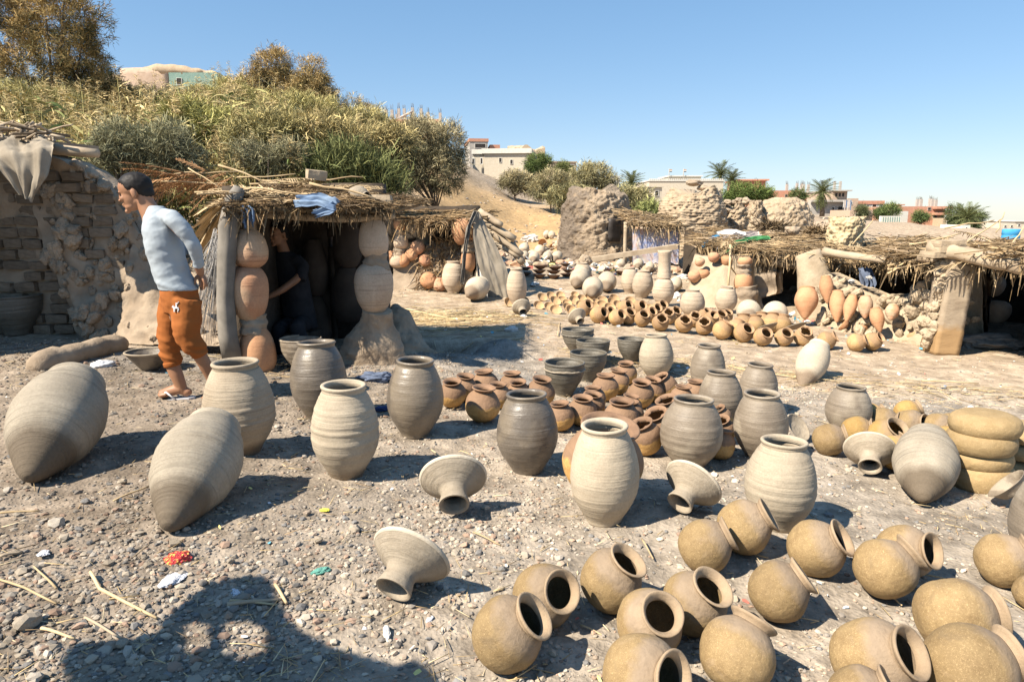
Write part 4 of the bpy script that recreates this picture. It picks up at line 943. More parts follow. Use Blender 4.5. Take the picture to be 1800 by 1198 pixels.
# ------------------------------------------------------------------ thatch, walls, huts
TC0 = TC = np.array([[.34, .25, .15], [.46, .35, .22], [.27, .20, .125], [.56, .44, .28], [.20, .145, .09], [.40, .32, .22], [.50, .40, .29]])
def quad_pts(c, u, v):
    """bilinear corners c = front a, front b, back b, back a"""
    u = np.asarray(u)[:, None]; v = np.asarray(v)[:, None]
    return (c[0] * (1 - u) + c[1] * u) * (1 - v) + (c[3] * (1 - u) + c[2] * u) * v
def thatch(c, n, thick, l0=.25, tone=1.0, *, l1=.9, w0=.008, w1=.03, along=None, spread=.6, fringe=0, flen=(.1, .35), lump=None):
    return _thatch(c, n, thick, l0, l1, w0, w1, along, spread, fringe, flen, lump, tone)
def _thatch(c, n, thick, l0=.25, l1=.9, w0=.008, w1=.03, along=None, spread=.6, fringe=0, flen=(.1, .35), lump=None, tone=1.0):
    global TC
    TC = TC0 * np.asarray(tone)
    c = [np.asarray(x, float) for x in c]; mb = MB()
    ex = c[1] - c[0]; ey = (c[3] - c[0]); ex /= np.linalg.norm(ex); ey /= np.linalg.norm(ey)
    nrm = np.cross(ex, ey); nrm /= np.linalg.norm(nrm); nrm = nrm if nrm[2] > 0 else -nrm
    # bedding sheet, rough
    k, l = 26, 12; uu, vv = np.meshgrid(np.linspace(0, 1, k), np.linspace(0, 1, l), indexing='ij')
    Pt = quad_pts(c, uu.ravel(), vv.ravel()); hh = np.zeros(len(Pt)) if lump is None else lump(uu.ravel(), vv.ravel())
    ed = np.minimum(np.minimum(uu, 1 - uu), np.minimum(vv, 1 - vv)).ravel()
    top = Pt + nrm * (thick * (.3 + .7 * sst(0, .12, ed)) * (.75 + .4 * fbm(Pt * 3.1, 3)) + hh)[:, None]; bot = Pt
    F = []
    ix = lambda a, b: a * l + b
    for a in range(k - 1):
        for b in range(l - 1):
            F.append([ix(a, b), ix(a + 1, b), ix(a + 1, b + 1), ix(a, b + 1)]); o_ = k * l
            F.append([o_ + ix(a, b), o_ + ix(a, b + 1), o_ + ix(a + 1, b + 1), o_ + ix(a + 1, b)])
    per = [ix(a, 0) for a in range(k)] + [ix(k - 1, b) for b in range(1, l)] + [ix(a, l - 1) for a in range(k - 2, -1, -1)] + [ix(0, b) for b in range(l - 2, 0, -1)]
    for q in range(len(per)): a, b = per[q], per[(q + 1) % len(per)]; F.append([a, k * l + a, k * l + b, b])
    mb.add(np.concatenate([top, bot]), np.array(F), (.24, .18, .115))
    u = rng.uniform(-.02, 1.02, n); v = rng.uniform(-.04, 1.02, n); P = quad_pts(c, u, v)
    h = thick * rng.uniform(.55, 1.25, n) + (0 if lump is None else lump(u, v))
    P = P + nrm * h[:, None]
    al = ex if along is None else np.asarray(along, float)
    a = rng.normal(0, spread, n); bi = np.cross(nrm, al)
    D = al * np.cos(a)[:, None] + bi * np.sin(a)[:, None] + nrm * rng.normal(.03, .10, n)[:, None]
    D *= np.where(rng.uniform(size=n) < .5, -1, 1)[:, None]; L = l0 + (l1 - l0) * rng.uniform(0, 1, n) ** 1.8
    half = n // 2
    V, Fb, m = blades(P[:half] - D[:half] * L[:half, None] * .5, D[:half], L[:half], rng.uniform(w0, w1, half), rng.uniform(-.05, .12, half), 2, side=np.broadcast_to(nrm, (half, 3)) + rng.normal(0, .6, (half, 3)))
    mb.add(V, Fb, np.repeat(TC[rng.integers(0, 7, half)] * rng.uniform(.75, 1.3, (half, 1)), m, 0))
    V, Fs, m = sticks(P[half:] - D[half:] * L[half:, None] * .5, P[half:] + D[half:] * L[half:, None] * .5, rng.uniform(w0 * .4, w1 * .3, n - half), rng.uniform(-.03, .03, n - half))
    mb.add(V, Fs, np.repeat(TC[rng.integers(0, 7, n - half)] * rng.uniform(.75, 1.3, (n - half, 1)), m, 0))
    if fringe:
        u = rng.uniform(0, 1, fringe); P = quad_pts(c, u, rng.uniform(-.02, .06, fringe)) + nrm * (thick * rng.uniform(0, 1.0, fringe))[:, None]
        out = -ey * rng.uniform(.25, 1.1, fringe)[:, None] + ex * rng.normal(0, .5, fringe)[:, None] + np.array([0, 0, -1]) * rng.uniform(.0, 1.3, fringe)[:, None]
        V, Fb, m = blades(P, out, rng.uniform(flen[0], flen[1], fringe) * rng.uniform(.5, 1, fringe), rng.uniform(w0, w1 * 1.1, fringe), rng.uniform(.1, .7, fringe), 3)
        mb.add(V, Fb, np.repeat(TC[rng.integers(0, 7, fringe)] * rng.uniform(.75, 1.35, (fringe, 1)), m, 0))
    return mb
def frond_mesh(seed, n=22, L=1.0, w=.16, stiff=.12):
    r = np.random.default_rng(seed); s = np.linspace(.06, .98, n)
    mb = MB(); pts = np.stack([s * 0, s * 0, s * 0], -1)
    xs = np.linspace(0, 1, 7); P = np.stack([xs * L, xs * 0, -stiff * xs ** 2 * L], -1); mb.add(*tube(P, np.linspace(.014, .003, 7) * L, 4))
    for sd_ in (-1, 1):
        b = np.stack([s * L, s * 0, -stiff * s ** 2 * L], -1); D = np.stack([s * 0 + .75, sd_ * (.6 + 0 * s), r.uniform(-.15, .25, n)], -1)
        mb.add(*blades(b, D, w * L * np.sin(.35 + s * 2.5) * r.uniform(.75, 1.15, n), .022 * L, r.uniform(.1, .6, n), 2, side=np.array([0, 0, 1.0]) + r.normal(0, .25, (n, 3)), r=r)[:2])
    return mb.mesh('frond')
FRD = [frond_mesh(500 + q) for q in range(3)]
FRDR = [f_.copy() for f_ in FRD]
for f_ in FRD: f_.materials.append(M['frond_dry'])
for f_ in FRDR: f_.materials.append(M['frond_red'])
def place_axis(o, p, d, L, roll=0.0):
    """object whose +x axis runs along d"""
    q = Vector(d).to_track_quat('X', 'Z'); o.rotation_mode = 'QUATERNION'; o.rotation_quaternion = q @ Quaternion((1, 0, 0), roll); o.location = p; o.scale = (L,) * 3
BRK = [MB().add(*rough_box((-.5, -.5, -.5), (.5, .5, .5), .5, .06, 1.9, 30 + q, .22)).mesh('brick', False) for q in range(6)]
for b in BRK: b.materials.append(M['mudbrick'])
LMP = []
for q in range(5):
    bV, bF = ICO2; Vv = bV * (1 + .30 * fbm(bV * 1.6 + q * 9, 3))[:, None] * np.array([1, .9, .75])
    LMP.append(MB().add(Vv, bF).mesh('mud_lump', False)); LMP[-1].materials.append(M['lump'])

# --- old brick wall with its shed roof
wa = thing('old_wall', 'crumbling mud-brick wall in half shade behind the man, its lit end broken', 'wall', (-5.4, 8.1, gz(-5.4, 8.1)))
org = np.array(wa.location)
def wtop(x): return .07 * float(fbm(np.array([x * 4.0, 1.3, 0]), 3)) * (x > -5.1) + float(np.interp(x, [-8, -5.35, -4.95, -4.72, -4.5, -4.3, -4.1], [2.30, 2.28, 2.16, 1.98, 1.70, 1.30, .8]))
mb = MB(); xs = np.linspace(-8.6, -4.25, 110); zs = np.linspace(0, 1, 44); g_ = []
def wface(x, zf, off):
    zz = -.1 + (wtop(x) + .1) * zf; p = np.array([x, 8.0 + off, zz]); return p
Vf = np.array([[wface(x, z, 0.0) for z in zs] for x in xs]); Vb = np.array([[wface(x, z, .45) for z in zs] for x in xs])
def disp(Vv, a, f, sd_): Vv = Vv.copy(); Vv[..., 1] += a * fbm(Vv * f + sd_, 4); Vv[..., 0] += a * .5 * fbm(Vv * f + sd_ + 4, 3); return Vv
Vf = disp(Vf, .06, 3.6, 1); Vb = disp(Vb, .05, 3, 2); nx, nz = len(xs), len(zs)
def gridF(nx, nz, o=0, flip=False):
    a = np.arange(nx - 1)[:, None] * nz; b = np.arange(nz - 1)[None]; f = np.stack([a + b, a + nz + b, a + nz + b + 1, a + b + 1], -1).reshape(-1, 4) + o; return f[:, ::-1] if flip else f
mb.add(Vf.reshape(-1, 3), gridF(nx, nz)); mb.add(Vb.reshape(-1, 3), gridF(nx, nz, 0, True))
mb.add(np.concatenate([Vf[:, -1], Vb[:, -1]]), np.array([[i, i + 1, nx + i + 1, nx + i] for i in range(nx - 1)]))
mb.add(np.concatenate([Vf[-1], Vb[-1]]), np.array([[i, nz + i, nz + i + 1, i + 1] for i in range(nz - 1)]))
rebase(mb, org).build('mud_core', M['mud'], wa, smooth=True)
k = 0
for cz in range(17):
    z = .26 + cz * .125
    x = -7.3 + (cz % 2) * .15 + rng.uniform(-.04, .04)
    while x < -4.45:
        bl = .28 * rng.uniform(.8, 1.12)
        if z + .07 < wtop(x + bl / 2) and not (z < .85 and x > -5.0 and rng.uniform() < .6) and rng.uniform() > .07 and x + bl < -4.45 - .1 * max(0, z - 1.5):
            o = obj('brick', BRK[k % 6], None, wa, np.array([x + bl / 2, 8.02 + rng.uniform(-.03, .035), z + rng.normal(0, .006)]) - org)
            o.scale = (bl * .95, .16, .112 * rng.uniform(.85, 1.0)); o.rotation_euler = (rng.normal(0, .05), rng.normal(0, .035), rng.normal(0, .05)); k += 1
        x += bl + .012
# lumpy lit end of the wall
but = MB(); xs = np.linspace(0, 1, 34); zs = np.linspace(0, 1, 34)
Vg = np.array([[[-5.0 + .95 * u - .55 * z * (1 - .2 * u), 7.93 - (.42 * (1 - z) ** 1.4) * math.sin(math.pi * min(1, u * .8 + .1)) + .30 * u, -.05 + z * (2.16 - 1.25 * u ** 1.6)] for z in zs] for u in xs])
nn = fbm(Vg * 4.5, 4); Vg[..., 1] -= .07 * nn; Vg[..., 0] += .06 * fbm(Vg * 4.2 + 3, 4); Vg[..., 2] += .03 * nn
but.add(Vg.reshape(-1, 3), gridF(34, 34))
rebase(but, org).build('broken_end', M['mud'], wa)
for q in range(230):
    u = rng.uniform(.05, 1); z = rng.uniform(0, 1); p = Vg[min(33, int(u * 33)), min(33, int(z * 33))] + rng.normal(0, .02, 3)
    if q >= 170: xq = rng.uniform(-5.0, -4.22); p = np.array([xq, 8.0 + rng.uniform(-.03, .12), max(.1, wtop(xq) * (1 - .9 * rng.uniform(0, 1) ** 3))])
    o = obj('mud_lump', LMP[q % 5], None, wa, p - org); sc_ = .025 + .075 * rng.uniform(0, 1) ** 1.8; o.scale = (sc_ * 1.25, sc_, sc_); o.rotation_euler = tuple(rng.uniform(0, 3, 3))

sh = thing('old_shed_roof', 'sagging mud roof of the old shed over the shaded wall', 'roof', (-6.2, 7.6, 2.3)); org = np.array(sh.location)
top_z = 2.40
outl = [(-9.5, 8.7), (-5.0, 8.55), (-5.2, 7.93), (-5.95, 6.95), (-6.5, 5.9), (-7.2, 4.9), (-9.5, 4.9)]
Vv = np.array([(x, y, top_z - .0 * y) for x, y in outl] + [(x, y, top_z - .11) for x, y in outl]); n = len(outl)
bmv = MB(); bmv.V = []; me = bpy.data.meshes.new('mud_slab')
me.from_pydata([tuple(v - org) for v in Vv], [], [list(range(n))[::-1], [n + i for i in range(n)]] + [[i, (i + 1) % n, n + (i + 1) % n, n + i] for i in range(n)]); me.update()
obj('mud_slab', me, M['mud'], sh)
a, b = on(52, 258, 7.75), on(172, 270, 7.75)
a = a + (a - b) * 1.2; tt_ = np.linspace(0, 1, 9)[:, None]
rebase(MB().add(*tube(a + (b - a) * tt_, np.linspace(.085, .05, 9), 9, noise=.10)), org).build('beam', M['wood'], sh)
V, F = rough_box((-7.55, 4.6, -.2), (-7.2, 8.0, 2.3), .3, .05, 2, 3); MB().add(V - org, F).build('side_wall', M['mud'], sh)  # unseen wall added to block sky light and deepen the shade
for q, (p0, p1, r_) in enumerate([((-6.3, 7.7, 2.30), (-6.32, 7.7, .2), .06)]):
    rebase(MB().add(*tube(np.linspace(p0, p1, 6), r_, 8, noise=.1)), org).build('post', M['wood_dark'], sh)
bs_ = thing('branch_stack', 'stack of cut bare branches on the old shed roof', 'branch pile', on(50, 245, 8.0)); org = np.array(bs_.location)
for q in range(70):
    c = on(rng.uniform(-60, 100), rng.uniform(222, 250), 7.6 + rng.uniform(0, .7)); d = np.array([rng.normal(0, 1), rng.normal(0, .8), rng.normal(0, .25)]); d /= np.linalg.norm(d)
    L = rng.uniform(.12, .34); P = c + np.linspace(-1, 1, 4)[:, None] * d * L + rng.normal(0, .015, (4, 3))
    rebase(MB().add(*tube(P, np.linspace(.018, .008, 4), 5)), org).build('branch', M['wood'] if q % 3 else M['wood_dark'], bs_)
# draped cloth helper
def drape(path, width_dir, mat, name, label, cat, seed, group=None, folds=.03, thick=.006, nu=40, nv=40, rag=.05):
    """cloth strip following a 3d path, folds running along it"""
    P = np.asarray(path, float); d = np.r_[0, np.cumsum(np.linalg.norm(np.diff(P, axis=0), axis=1))]; s = np.linspace(0, d[-1], nu)
    C = np.stack([np.interp(s, d, P[:, i]) for i in range(3)], -1)
    W = [np.asarray(w, float) for w in (width_dir if isinstance(width_dir, list) else [width_dir] * len(P))]; W = np.stack([np.interp(s, d, np.array(W)[:, i]) for i in range(3)], -1)
    T = frames(C); v = np.linspace(-.5, .5, nv)
    N = np.cross(T, W); N /= np.linalg.norm(N, axis=1)[:, None] + 1e-9
    G = C[:, None] + W[:, None] * v[None, :, None]
    f = folds * (np.sin(v[None] * 17 + seed + 2 * vnoise(np.stack([s[:, None] * 2 + 0 * v[None], v[None] * 3 + 0 * s[:, None], 0 * s[:, None] + seed + 0 * v[None]], -1))) + .9 * fbm(np.stack([s[:, None] * 5 + 0 * v[None], v[None] * 9 + 0 * s[:, None], 0 * s[:, None] + 0 * v[None] + seed], -1), 3))
    G = G + N[:, None] * f[..., None]
    G = G + T[:, None] * (rag * vnoise(np.stack([v * 9, v * 0 + seed, v * 0], -1)))[None, :, None] * (s / d[-1])[:, None, None]
    G2 = G - N[:, None] * thick
    o_ = nu * nv; mb = MB(); F = np.concatenate([gridF(nu, nv), gridF(nu, nv, o_, True)])
    per = [i * nv for i in range(nu)] + [(nu - 1) * nv + j for j in range(1, nv)] + [i * nv + nv - 1 for i in range(nu - 2, -1, -1)] + [j for j in range(nv - 2, 0, -1)]
    F = np.concatenate([F, np.array([[per[q], per[(q + 1) % len(per)], o_ + per[(q + 1) % len(per)], o_ + per[q]] for q in range(len(per))])])
    mb.add(np.concatenate([G.reshape(-1, 3), G2.reshape(-1, 3)]), F)
    c0 = C[0]; o = rebase(mb, c0).build(name, M[mat] if isinstance(mat, str) else mat); o.location = c0
    return tag(o, label, cat, group) if label else o
drape([on(38, 238, 7.9), on(34, 250, 7.55), on(32, 268, 7.3), on(40, 300, 7.25), on(48, 345, 7.28)], [np.array([-.75, .05, -.02]), np.array([-.75, .05, 0]), np.array([-.72, 0, -.1]), np.array([-.5, 0, .12]), np.array([-.12, 0, .05])], 'sack', 'sackcloth', 'dusty sackcloth hanging from the corner of the old shed roof', 'cloth', 3, folds=.025)
# mud log on the ground
a, b = gp(60, 652), gp(214, 612); P = a + (b - a) * np.linspace(0, 1, 14)[:, None]; P[:, 2] = ground(P[:, 0], P[:, 1]) + .05
tag(MB().add(*tube(P, np.r_[.07, np.full(12, .115), .09], 18, noise=.16, seed=4)).build('earth_ridge', M['mud']), 'low rounded ridge of dried mud at the foot of the old wall', 'mud ridge')

# --- stacked pot pillars
def egg_pot(seed, inverted=True):
    o = [(0, 0), (.48, .0), (.53, .03), (.72, .13), (.88, .28), (.97, .46), (1.0, .64), (.95, .80), (.80, .92), (.60, 1.0), (.48, 1.03), (0, 1.03)]
    return rings(o, seed, .006, 60)
def pot_pillar(par, org, Y, specs, joints, mats, name='pot_pillar'):
    """one part: pillar base mesh; pots and mud joints are its sub-parts. specs: (cx, top, bottom, width, inverted)"""
    first = None
    for k, (cx, tp, bt, w, inv) in enumerate(specs):
        c = on(cx, bt, Y); t_ = on(cx, tp, Y); H = (t_[2] - c[2]); R = w / 2 * dep(c) / FPX
        pr = egg_pot(k + int(cx))
        if not inv: pr = np.stack([pr[:, 0], 1.03 - pr[:, 1]], -1)[::-1]
        V, F = lathe(np.stack([pr[:, 0] * R, pr[:, 1] * H / 1.03], -1), 40, .03, k + cx)
        V = V + c - org
        if first is None:
            first = MB().add(V, F).build(name, M[mats[k % len(mats)]], par)
        else: MB().add(V, F).build('pot', M[mats[k % len(mats)]], first)
    for (cx, tp, bt, w0, w1) in joints:
        c = on(cx, bt, Y); t_ = on(cx, tp, Y); s_ = dep(c) / FPX
        P = c + (t_ - c) * np.linspace(-.15, 1.15, 16)[:, None]
        V, F = tube(P, np.linspace(w1, w0, 16) / 2 * s_ * (1.06 + .05 * np.sin(np.arange(16) * .9 + cx)), 40, noise=.22, seed=int(cx)); MB().add(V - org, F).build('mud_joint', M['mud'], first)
    return first
YH = gp(452, 655)[1] + .12; YR = gp(664, 640)[1] + .12
hut = thing('thatched_hut', 'thatched potter hut on pillars of stacked pots, dark inside', 'hut', (-1.8, YH, gz(-1.8, YH))); org = np.array(hut.location)
pot_pillar(hut, org, YH, [(441, 404, 470, 62, False), (441, 467, 562, 67, True), (455, 575, 659, 63, False)], [(440, 372, 408, 16, 22), (446, 556, 582, 36, 40)], ['terra', 'terra', 'terra2'])
pot_pillar(hut, org, YR, [(658, 380, 454, 52, False), (659, 462, 548, 68, True)], [(662, 448, 470, 34, 40), (664, 366, 384, 26, 30)], ['dusty', 'dusty'])
# flared mud foot of the pillar
c0 = on(660, 548, YR); c1 = gp(650, 645); P = np.linspace([c0[0] + .02, YR, c0[2] + .02], [c1[0] - .02, YR + .12, gz(c1[0], YR) - .03], 50)
rebase(MB().add(*tube(P, np.interp(np.linspace(0, 1, 50), [0, .25, 1], [.15, .17, .40]), 70, ell=np.interp(np.linspace(0, 1, 50), [0, .25, 1], [.15, .16, .26]), noise=.17, seed=3)), org).build('mud_foot', M['mud'], hut)
# roof
A, B = on(392, 373, YH - .26), on(692, 375, YR - .22)
Cc, Dd = B + np.array([.05, 1.9, .10]), A + np.array([-.10, 1.9, .14])
def lump(u, v): return .13 * np.exp(-((u - .30) / .30) ** 2 - ((v - .5) / .4) ** 2) + .05 * np.exp(-((u - .75) / .2) ** 2 - ((v - .4) / .4) ** 2) + .03 * np.sin(u * 19) * np.sin(v * 7)
rebase(thatch([A, B, Cc, Dd], 3600, .075, .12, (.62, .60, .58), l1=.45, w0=.005, w1=.022, spread=1.3, fringe=420, flen=(.04, .22), lump=lump), org).build('thatch', M['thatch'], hut, kind='stuff')
for q, (pa, pb, r_) in enumerate([((396, 380), (694, 381), .045), ((520, 352), (690, 372), .03)]):
    a = on(*pa, YH - .02); b = on(*pb, YR - .02); P = a + (b - a) * np.linspace(0, 1, 10)[:, None]; P[:, 2] += .02 * np.sin(np.linspace(0, 7, 10))
    rebase(MB().add(*tube(P, np.linspace(r_, r_ * .7, 10), 8, noise=.15)), org).build('beam', M['wood'], hut)
for q in range(46):     # big dry leaves and canes on the roof
    u, v = rng.uniform(0.02, .62), rng.uniform(-.05, .9); p = quad_pts([A, B, Cc, Dd], [u], [v])[0]; p[2] += .08 + float(lump(np.array([u]), np.array([v]))[0]) + rng.uniform(0, .05)
    a = rng.choice([0, math.pi]) + rng.normal(0, .45); o = obj('frond', FRD[q % 3], None, hut); place_axis(o, p - org - .35 * np.array([math.cos(a), math.sin(a), 0]), (math.cos(a), math.sin(a), rng.normal(.02, .14)), rng.uniform(.4, .8), rng.uniform(-.5, .5))
for q, (pa, pb, r_, dy) in enumerate([((385, 290), (470, 322), .016, .6), ((545, 322), (660, 348), .020, .3), ((300, 305), (420, 300), .012, 1.1), ((285, 318), (400, 322), .011, 1.0), ((440, 330), (560, 345), .014, .1), ((415, 312), (520, 306), .012, .8), ((330, 296), (390, 330), .01, .9), ((560, 316), (640, 312), .014, .9)]):
    a = on(*pa, YH + dy); b = on(*pb, YH + dy - .1); rebase(MB().add(*tube(a + (b - a) * np.linspace(0, 1, 5)[:, None] + rng.normal(0, .008, (5, 3)), np.linspace(r_ * .75, r_ * .45, 5), 6)), org).build('cane', M['frond_dry'], hut)
LEAF = []
for q in range(3):
    V, F, m = blades(np.zeros((1, 3)), np.array([[1.0, 0, 0]]), 1.0, .075 + .02 * q, .12, 5, side=np.array([[0, .2, 1.0]]), taper=.12); V2 = V.copy(); V2[:, 1] += .006; LEAF.append(MB().add(V, F).add(V2, F[:, ::-1]).mesh('leaf')); LEAF[-1].materials.append(M['frond_dry'])
for q in range(120):     # skirt of hanging palm leaves at the side
    s_ = rng.uniform(0, 1); p = on(426 - 30 * s_ + rng.normal(0, 4), 330 + rng.uniform(0, 18), YH + .02 + .45 * s_)
    tgt = on(316 + rng.uniform(0, 84), 368 + rng.uniform(0, 1) * 118, YH + .05 + .55 * rng.uniform()); d = tgt - p; L = np.linalg.norm(d)
    o = obj('leaf', LEAF[q % 3], None, hut); place_axis(o, p - org, d / L, min(L, .72) * rng.uniform(.8, 1.1), rng.uniform(-.8, .8))
for q in range(26):     # reddish dry leaves behind the skirt
    p = on(rng.uniform(300, 410), rng.uniform(296, 326), YH + .9 + rng.uniform(0, .6)); a = math.pi + rng.normal(0, .5)
    o = obj('frond', FRDR[q % 3], None, hut); place_axis(o, p - org, (math.cos(a), .2 * math.sin(a), rng.normal(-.12, .25)), rng.uniform(.35, .7), rng.uniform(-.9, .9))
# post wrapped in grey netting with frayed threads
P = np.array([on(421, 330, YH - .1), on(410, 352, YH - .13), on(402, 400, YH - .15), on(398, 460, YH - .16), on(396, 530, YH - .17), on(400, 590, YH - .17), on(409, 628, YH - .16)])
rebase(MB().add(*tube(P, np.array([.05, .075, .085, .085, .08, .085, .095]), 26, noise=.17, seed=8)), org).build('wrapped_post', M['greycloth'], hut)
n = 150; P0 = np.array([on(386 + rng.uniform(-10, 6), 415 + rng.uniform(-15, 50), YH - .12) for _ in range(n)]); P1 = np.array([on(352 + rng.uniform(-14, 28), 470 + rng.uniform(0, 1) ** 1.3 * 140, YH - .12 + rng.uniform(-.1, .1)) for _ in range(n)])
V, F, m = sticks(P0, P1, .0022, rng.uniform(-.10, .06, n)); rebase(MB().add(V, F, (.42, .40, .38)), org).build('loose_netting', M['litter'], hut, kind='stuff')
# back and side walls, leaving two light holes
def slab(lo, hi, name, mat, par, org, amp=.03, res=.16, seed=0):
    V, F = rough_box(lo, hi, res, amp, 3, seed, 0); return MB().add(V - org, F).build(name, M[mat], par)
yb = YH + 1.75; zt = 1.95; zb = -.1
hx = [on(474, 425, yb)[0], on(482, 425, yb)[0], on(576, 436, yb)[0], on(587, 436, yb)[0]]; hz = [on(480, 434, yb)[2], on(480, 416, yb)[2]]
xs_ = [-2.95, hx[0], hx[1], hx[2], hx[3], -1.52]
for q in range(5):
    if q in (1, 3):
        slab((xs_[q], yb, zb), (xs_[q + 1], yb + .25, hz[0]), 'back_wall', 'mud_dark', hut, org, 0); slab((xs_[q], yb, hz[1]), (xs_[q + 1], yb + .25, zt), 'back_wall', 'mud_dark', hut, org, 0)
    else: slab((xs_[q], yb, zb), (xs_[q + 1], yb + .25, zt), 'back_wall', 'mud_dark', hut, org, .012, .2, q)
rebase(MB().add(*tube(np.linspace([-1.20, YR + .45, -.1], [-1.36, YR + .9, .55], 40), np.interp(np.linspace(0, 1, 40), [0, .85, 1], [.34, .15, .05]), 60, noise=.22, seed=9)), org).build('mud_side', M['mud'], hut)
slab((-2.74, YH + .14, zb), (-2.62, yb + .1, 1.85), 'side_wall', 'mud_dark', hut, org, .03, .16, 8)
for q, (cx, tp, bt, w) in enumerate([(612, 385, 470, 52), (614, 470, 565, 58), (556, 420, 520, 46), (558, 520, 610, 50)]):
    Yp = YH + 1.45; c = on(cx, bt, Yp); t_ = on(cx, tp, Yp); R = w / 2 * dep(c) / FPX; pr = egg_pot(q + 60); pr = np.stack([pr[:, 0] * R, (1.03 - pr[:, 1]) * (t_[2] - c[2]) / 1.03], -1)[::-1]
    V, F = lathe(pr, 30, .02, q); MB().add(V + c - org, F).build('wall_pot', M['shade_pot'], hut)
c = on(518, 592, YH + .75); V, F = rough_box(c + [-.14, -.1, -.25], c + [.14, .12, .06], .06, .03, 5, 3, .3); tag(MB().add(V, F).build('clay_block', M['mud_dark']), 'block of wet clay on the floor of the dark hut', 'clay block')
# things lying on the hut roof
drape([on(520, 352, YH - .12), on(560, 350, YH - .17), on(590, 362, YH - .2), on(556, 376, YH - .2)], [np.array([0, .12, .10])] * 3 + [np.array([0, .05, .08])], 'bluecloth', 'blue_cloth', 'faded blue cloth rolled on the hut roof edge', 'cloth', 5, folds=.02)
drape([on(424, 362, YH - .15), on(436, 372, YH - .2), on(438, 392, YH - .2)], np.array([.12, 0, .03]), 'bluecloth', 'blue_cloth', 'faded blue rag tied at the head of the wrapped post', 'cloth', 6, folds=.02)
V, F = rough_box((-.10, -.07, -.05), (.10, .07, .05), .04, .008, 8, 2, .1); o = tag(MB().add(V, F).build('mud_brick', M['mud_pale'], smooth=False), 'pale mud brick lying on top of the hut roof', 'brick'); o.location = on(556, 308, YH + .9); o.rotation_euler = (.1, .1, .5)
V, F = rough_box((-.20, -.1, -.055), (.20, .1, .055), .05, .02, 5, 4, .3); o = tag(MB().add(V, F).build('flat_stone', M['mud_pale'], smooth=False), 'long flat stone at the end of the hut roof', 'stone'); o.location = on(657, 352, YR + .1)
b_, r_ = pointed_meshes(.75, 71, 28); tt = thing('roof_jar', 'small grey jar lying on the hut roof beside the flat stone', 'jar', on(628, 342, YR + .05), None, 0, .23)
for nm, m_ in (('body', b_), ('rim', r_)):
    o = obj(nm, m_, M['funnel'], tt, (-.35, 0, .18)); o.rotation_mode = 'QUATERNION'; o.rotation_quaternion = quat_z((.8, -.45, -.3))
# broken terracotta jar and silver bag by the pillar
lying_jar(663, 610, 46, 648, 590, 'terra2', 'broken orange jar half set in mud at the pillar foot', None, 72, .70, 'broken_jar', .8, 32)
bV, bF = ICO3; V = bV * (1 + .38 * fbm(bV * 2.3 + 4, 4))[:, None]; o = tag(MB().add(V, bF).build('plastic_bag', M['plastic'], smooth=False), 'crumpled silver plastic bag at the pillar foot', 'bag'); c, r = sphere_on(690, 606, 16); o.location = c; o.scale = (r * 1.0, r, r * 1.25)
for q, (px, py, wd, mt, nm, lb) in enumerate([(662, 662, 52, 'denim', 'rag', 'dark striped rag crumpled behind the pale buff jar'), (672, 718, 26, 'navy', 'rag', 'navy rag lying between the buff jar and a wet jar')]):
    c, r = sphere_on(px, py, wd / 2, .25); V = ICO3[0] * (1 + .42 * fbm(ICO3[0] * 2.1 + q * 7 + 1, 4))[:, None]; o = tag(MB().add(V, ICO3[1]).build(nm, M[mt]), lb, 'cloth'); o.location = c; o.scale = (r, r * .55, r * .34)

# --- small shed with hanging grey cloth
YS = gp(800, 515)[1]
shed = thing('small_shed', 'small thatched shed behind the hut with pot pillar and brushwood wall', 'shed', (on(770, 500, YS)[0], YS, gz(-1.3, YS))); org = np.array(shed.location)
A, B = on(704, 393, YS + .3), on(826, 395, YS + .1); Cc, Dd = B + np.array([.3, 2.0, .12]), A + np.array([0, 2.0, .12])
rebase(thatch([A, B, Cc, Dd], 1100, .12, .2, (.75, .72, .68), l1=.8, w0=.012, w1=.04, spread=.9, fringe=260, flen=(.1, .35)), org).build('thatch', M['thatch'], shed, kind='stuff')
pot_pillar(shed, org, YS + .2, [(815, 384, 430, 42, True), (823, 436, 478, 26, False), (822, 484, 520, 30, False)], [(822, 426, 442, 20, 20), (821, 474, 488, 18, 20)], ['terra2', 'terra2', 'dusty'])
pot_pillar(shed, org, YS + .5, [(704, 384, 406, 24, True), (705, 412, 438, 26, False), (702, 446, 470, 34, False)], [(704, 402, 416, 16, 18), (702, 436, 450, 20, 26)], ['terra2', 'dusty', 'dusty'])
for q, (px, py, w) in enumerate([(724, 452, 24), (745, 462, 22), (712, 462, 24), (736, 440, 26), (750, 498, 30), (776, 505, 26), (690, 452, 18)]):
    c = on(px, py, YS + .20 + .42 * min(1, (514 - py) / 78)); R = w / 2 * dep(c) / FPX; V, F = lathe(egg_pot(q + 9) * R * np.array([1, 1.7]), 24, .03, q); Rm = np.array(Vector((.3 * math.sin(q * 2), -.9, .4)).to_track_quat('Z', 'Y').to_matrix())
    MB().add(V @ Rm.T + c - org + np.array([0, .06, 0]), F).build('wall_pot', M['terra' if q % 2 else 'terra2'], shed)
bk = MB(); n1 = 40
Vg = np.array([[[on(690 + 125 * u, 512 - 92 * z * (.55 + .45 * u), YS + .25 + .4 * z)[0], YS + .20 + .42 * z, 0] for z in np.linspace(0, 1, 24)] for u in np.linspace(0, 1, n1)])
for i_, u in enumerate(np.linspace(0, 1, n1)):
    for j_, z in enumerate(np.linspace(0, 1, 24)):
        Vg[i_, j_, 2] = on(690, 516 - 98 * z * (.74 + .26 * u), Vg[i_, j_, 1])[2]
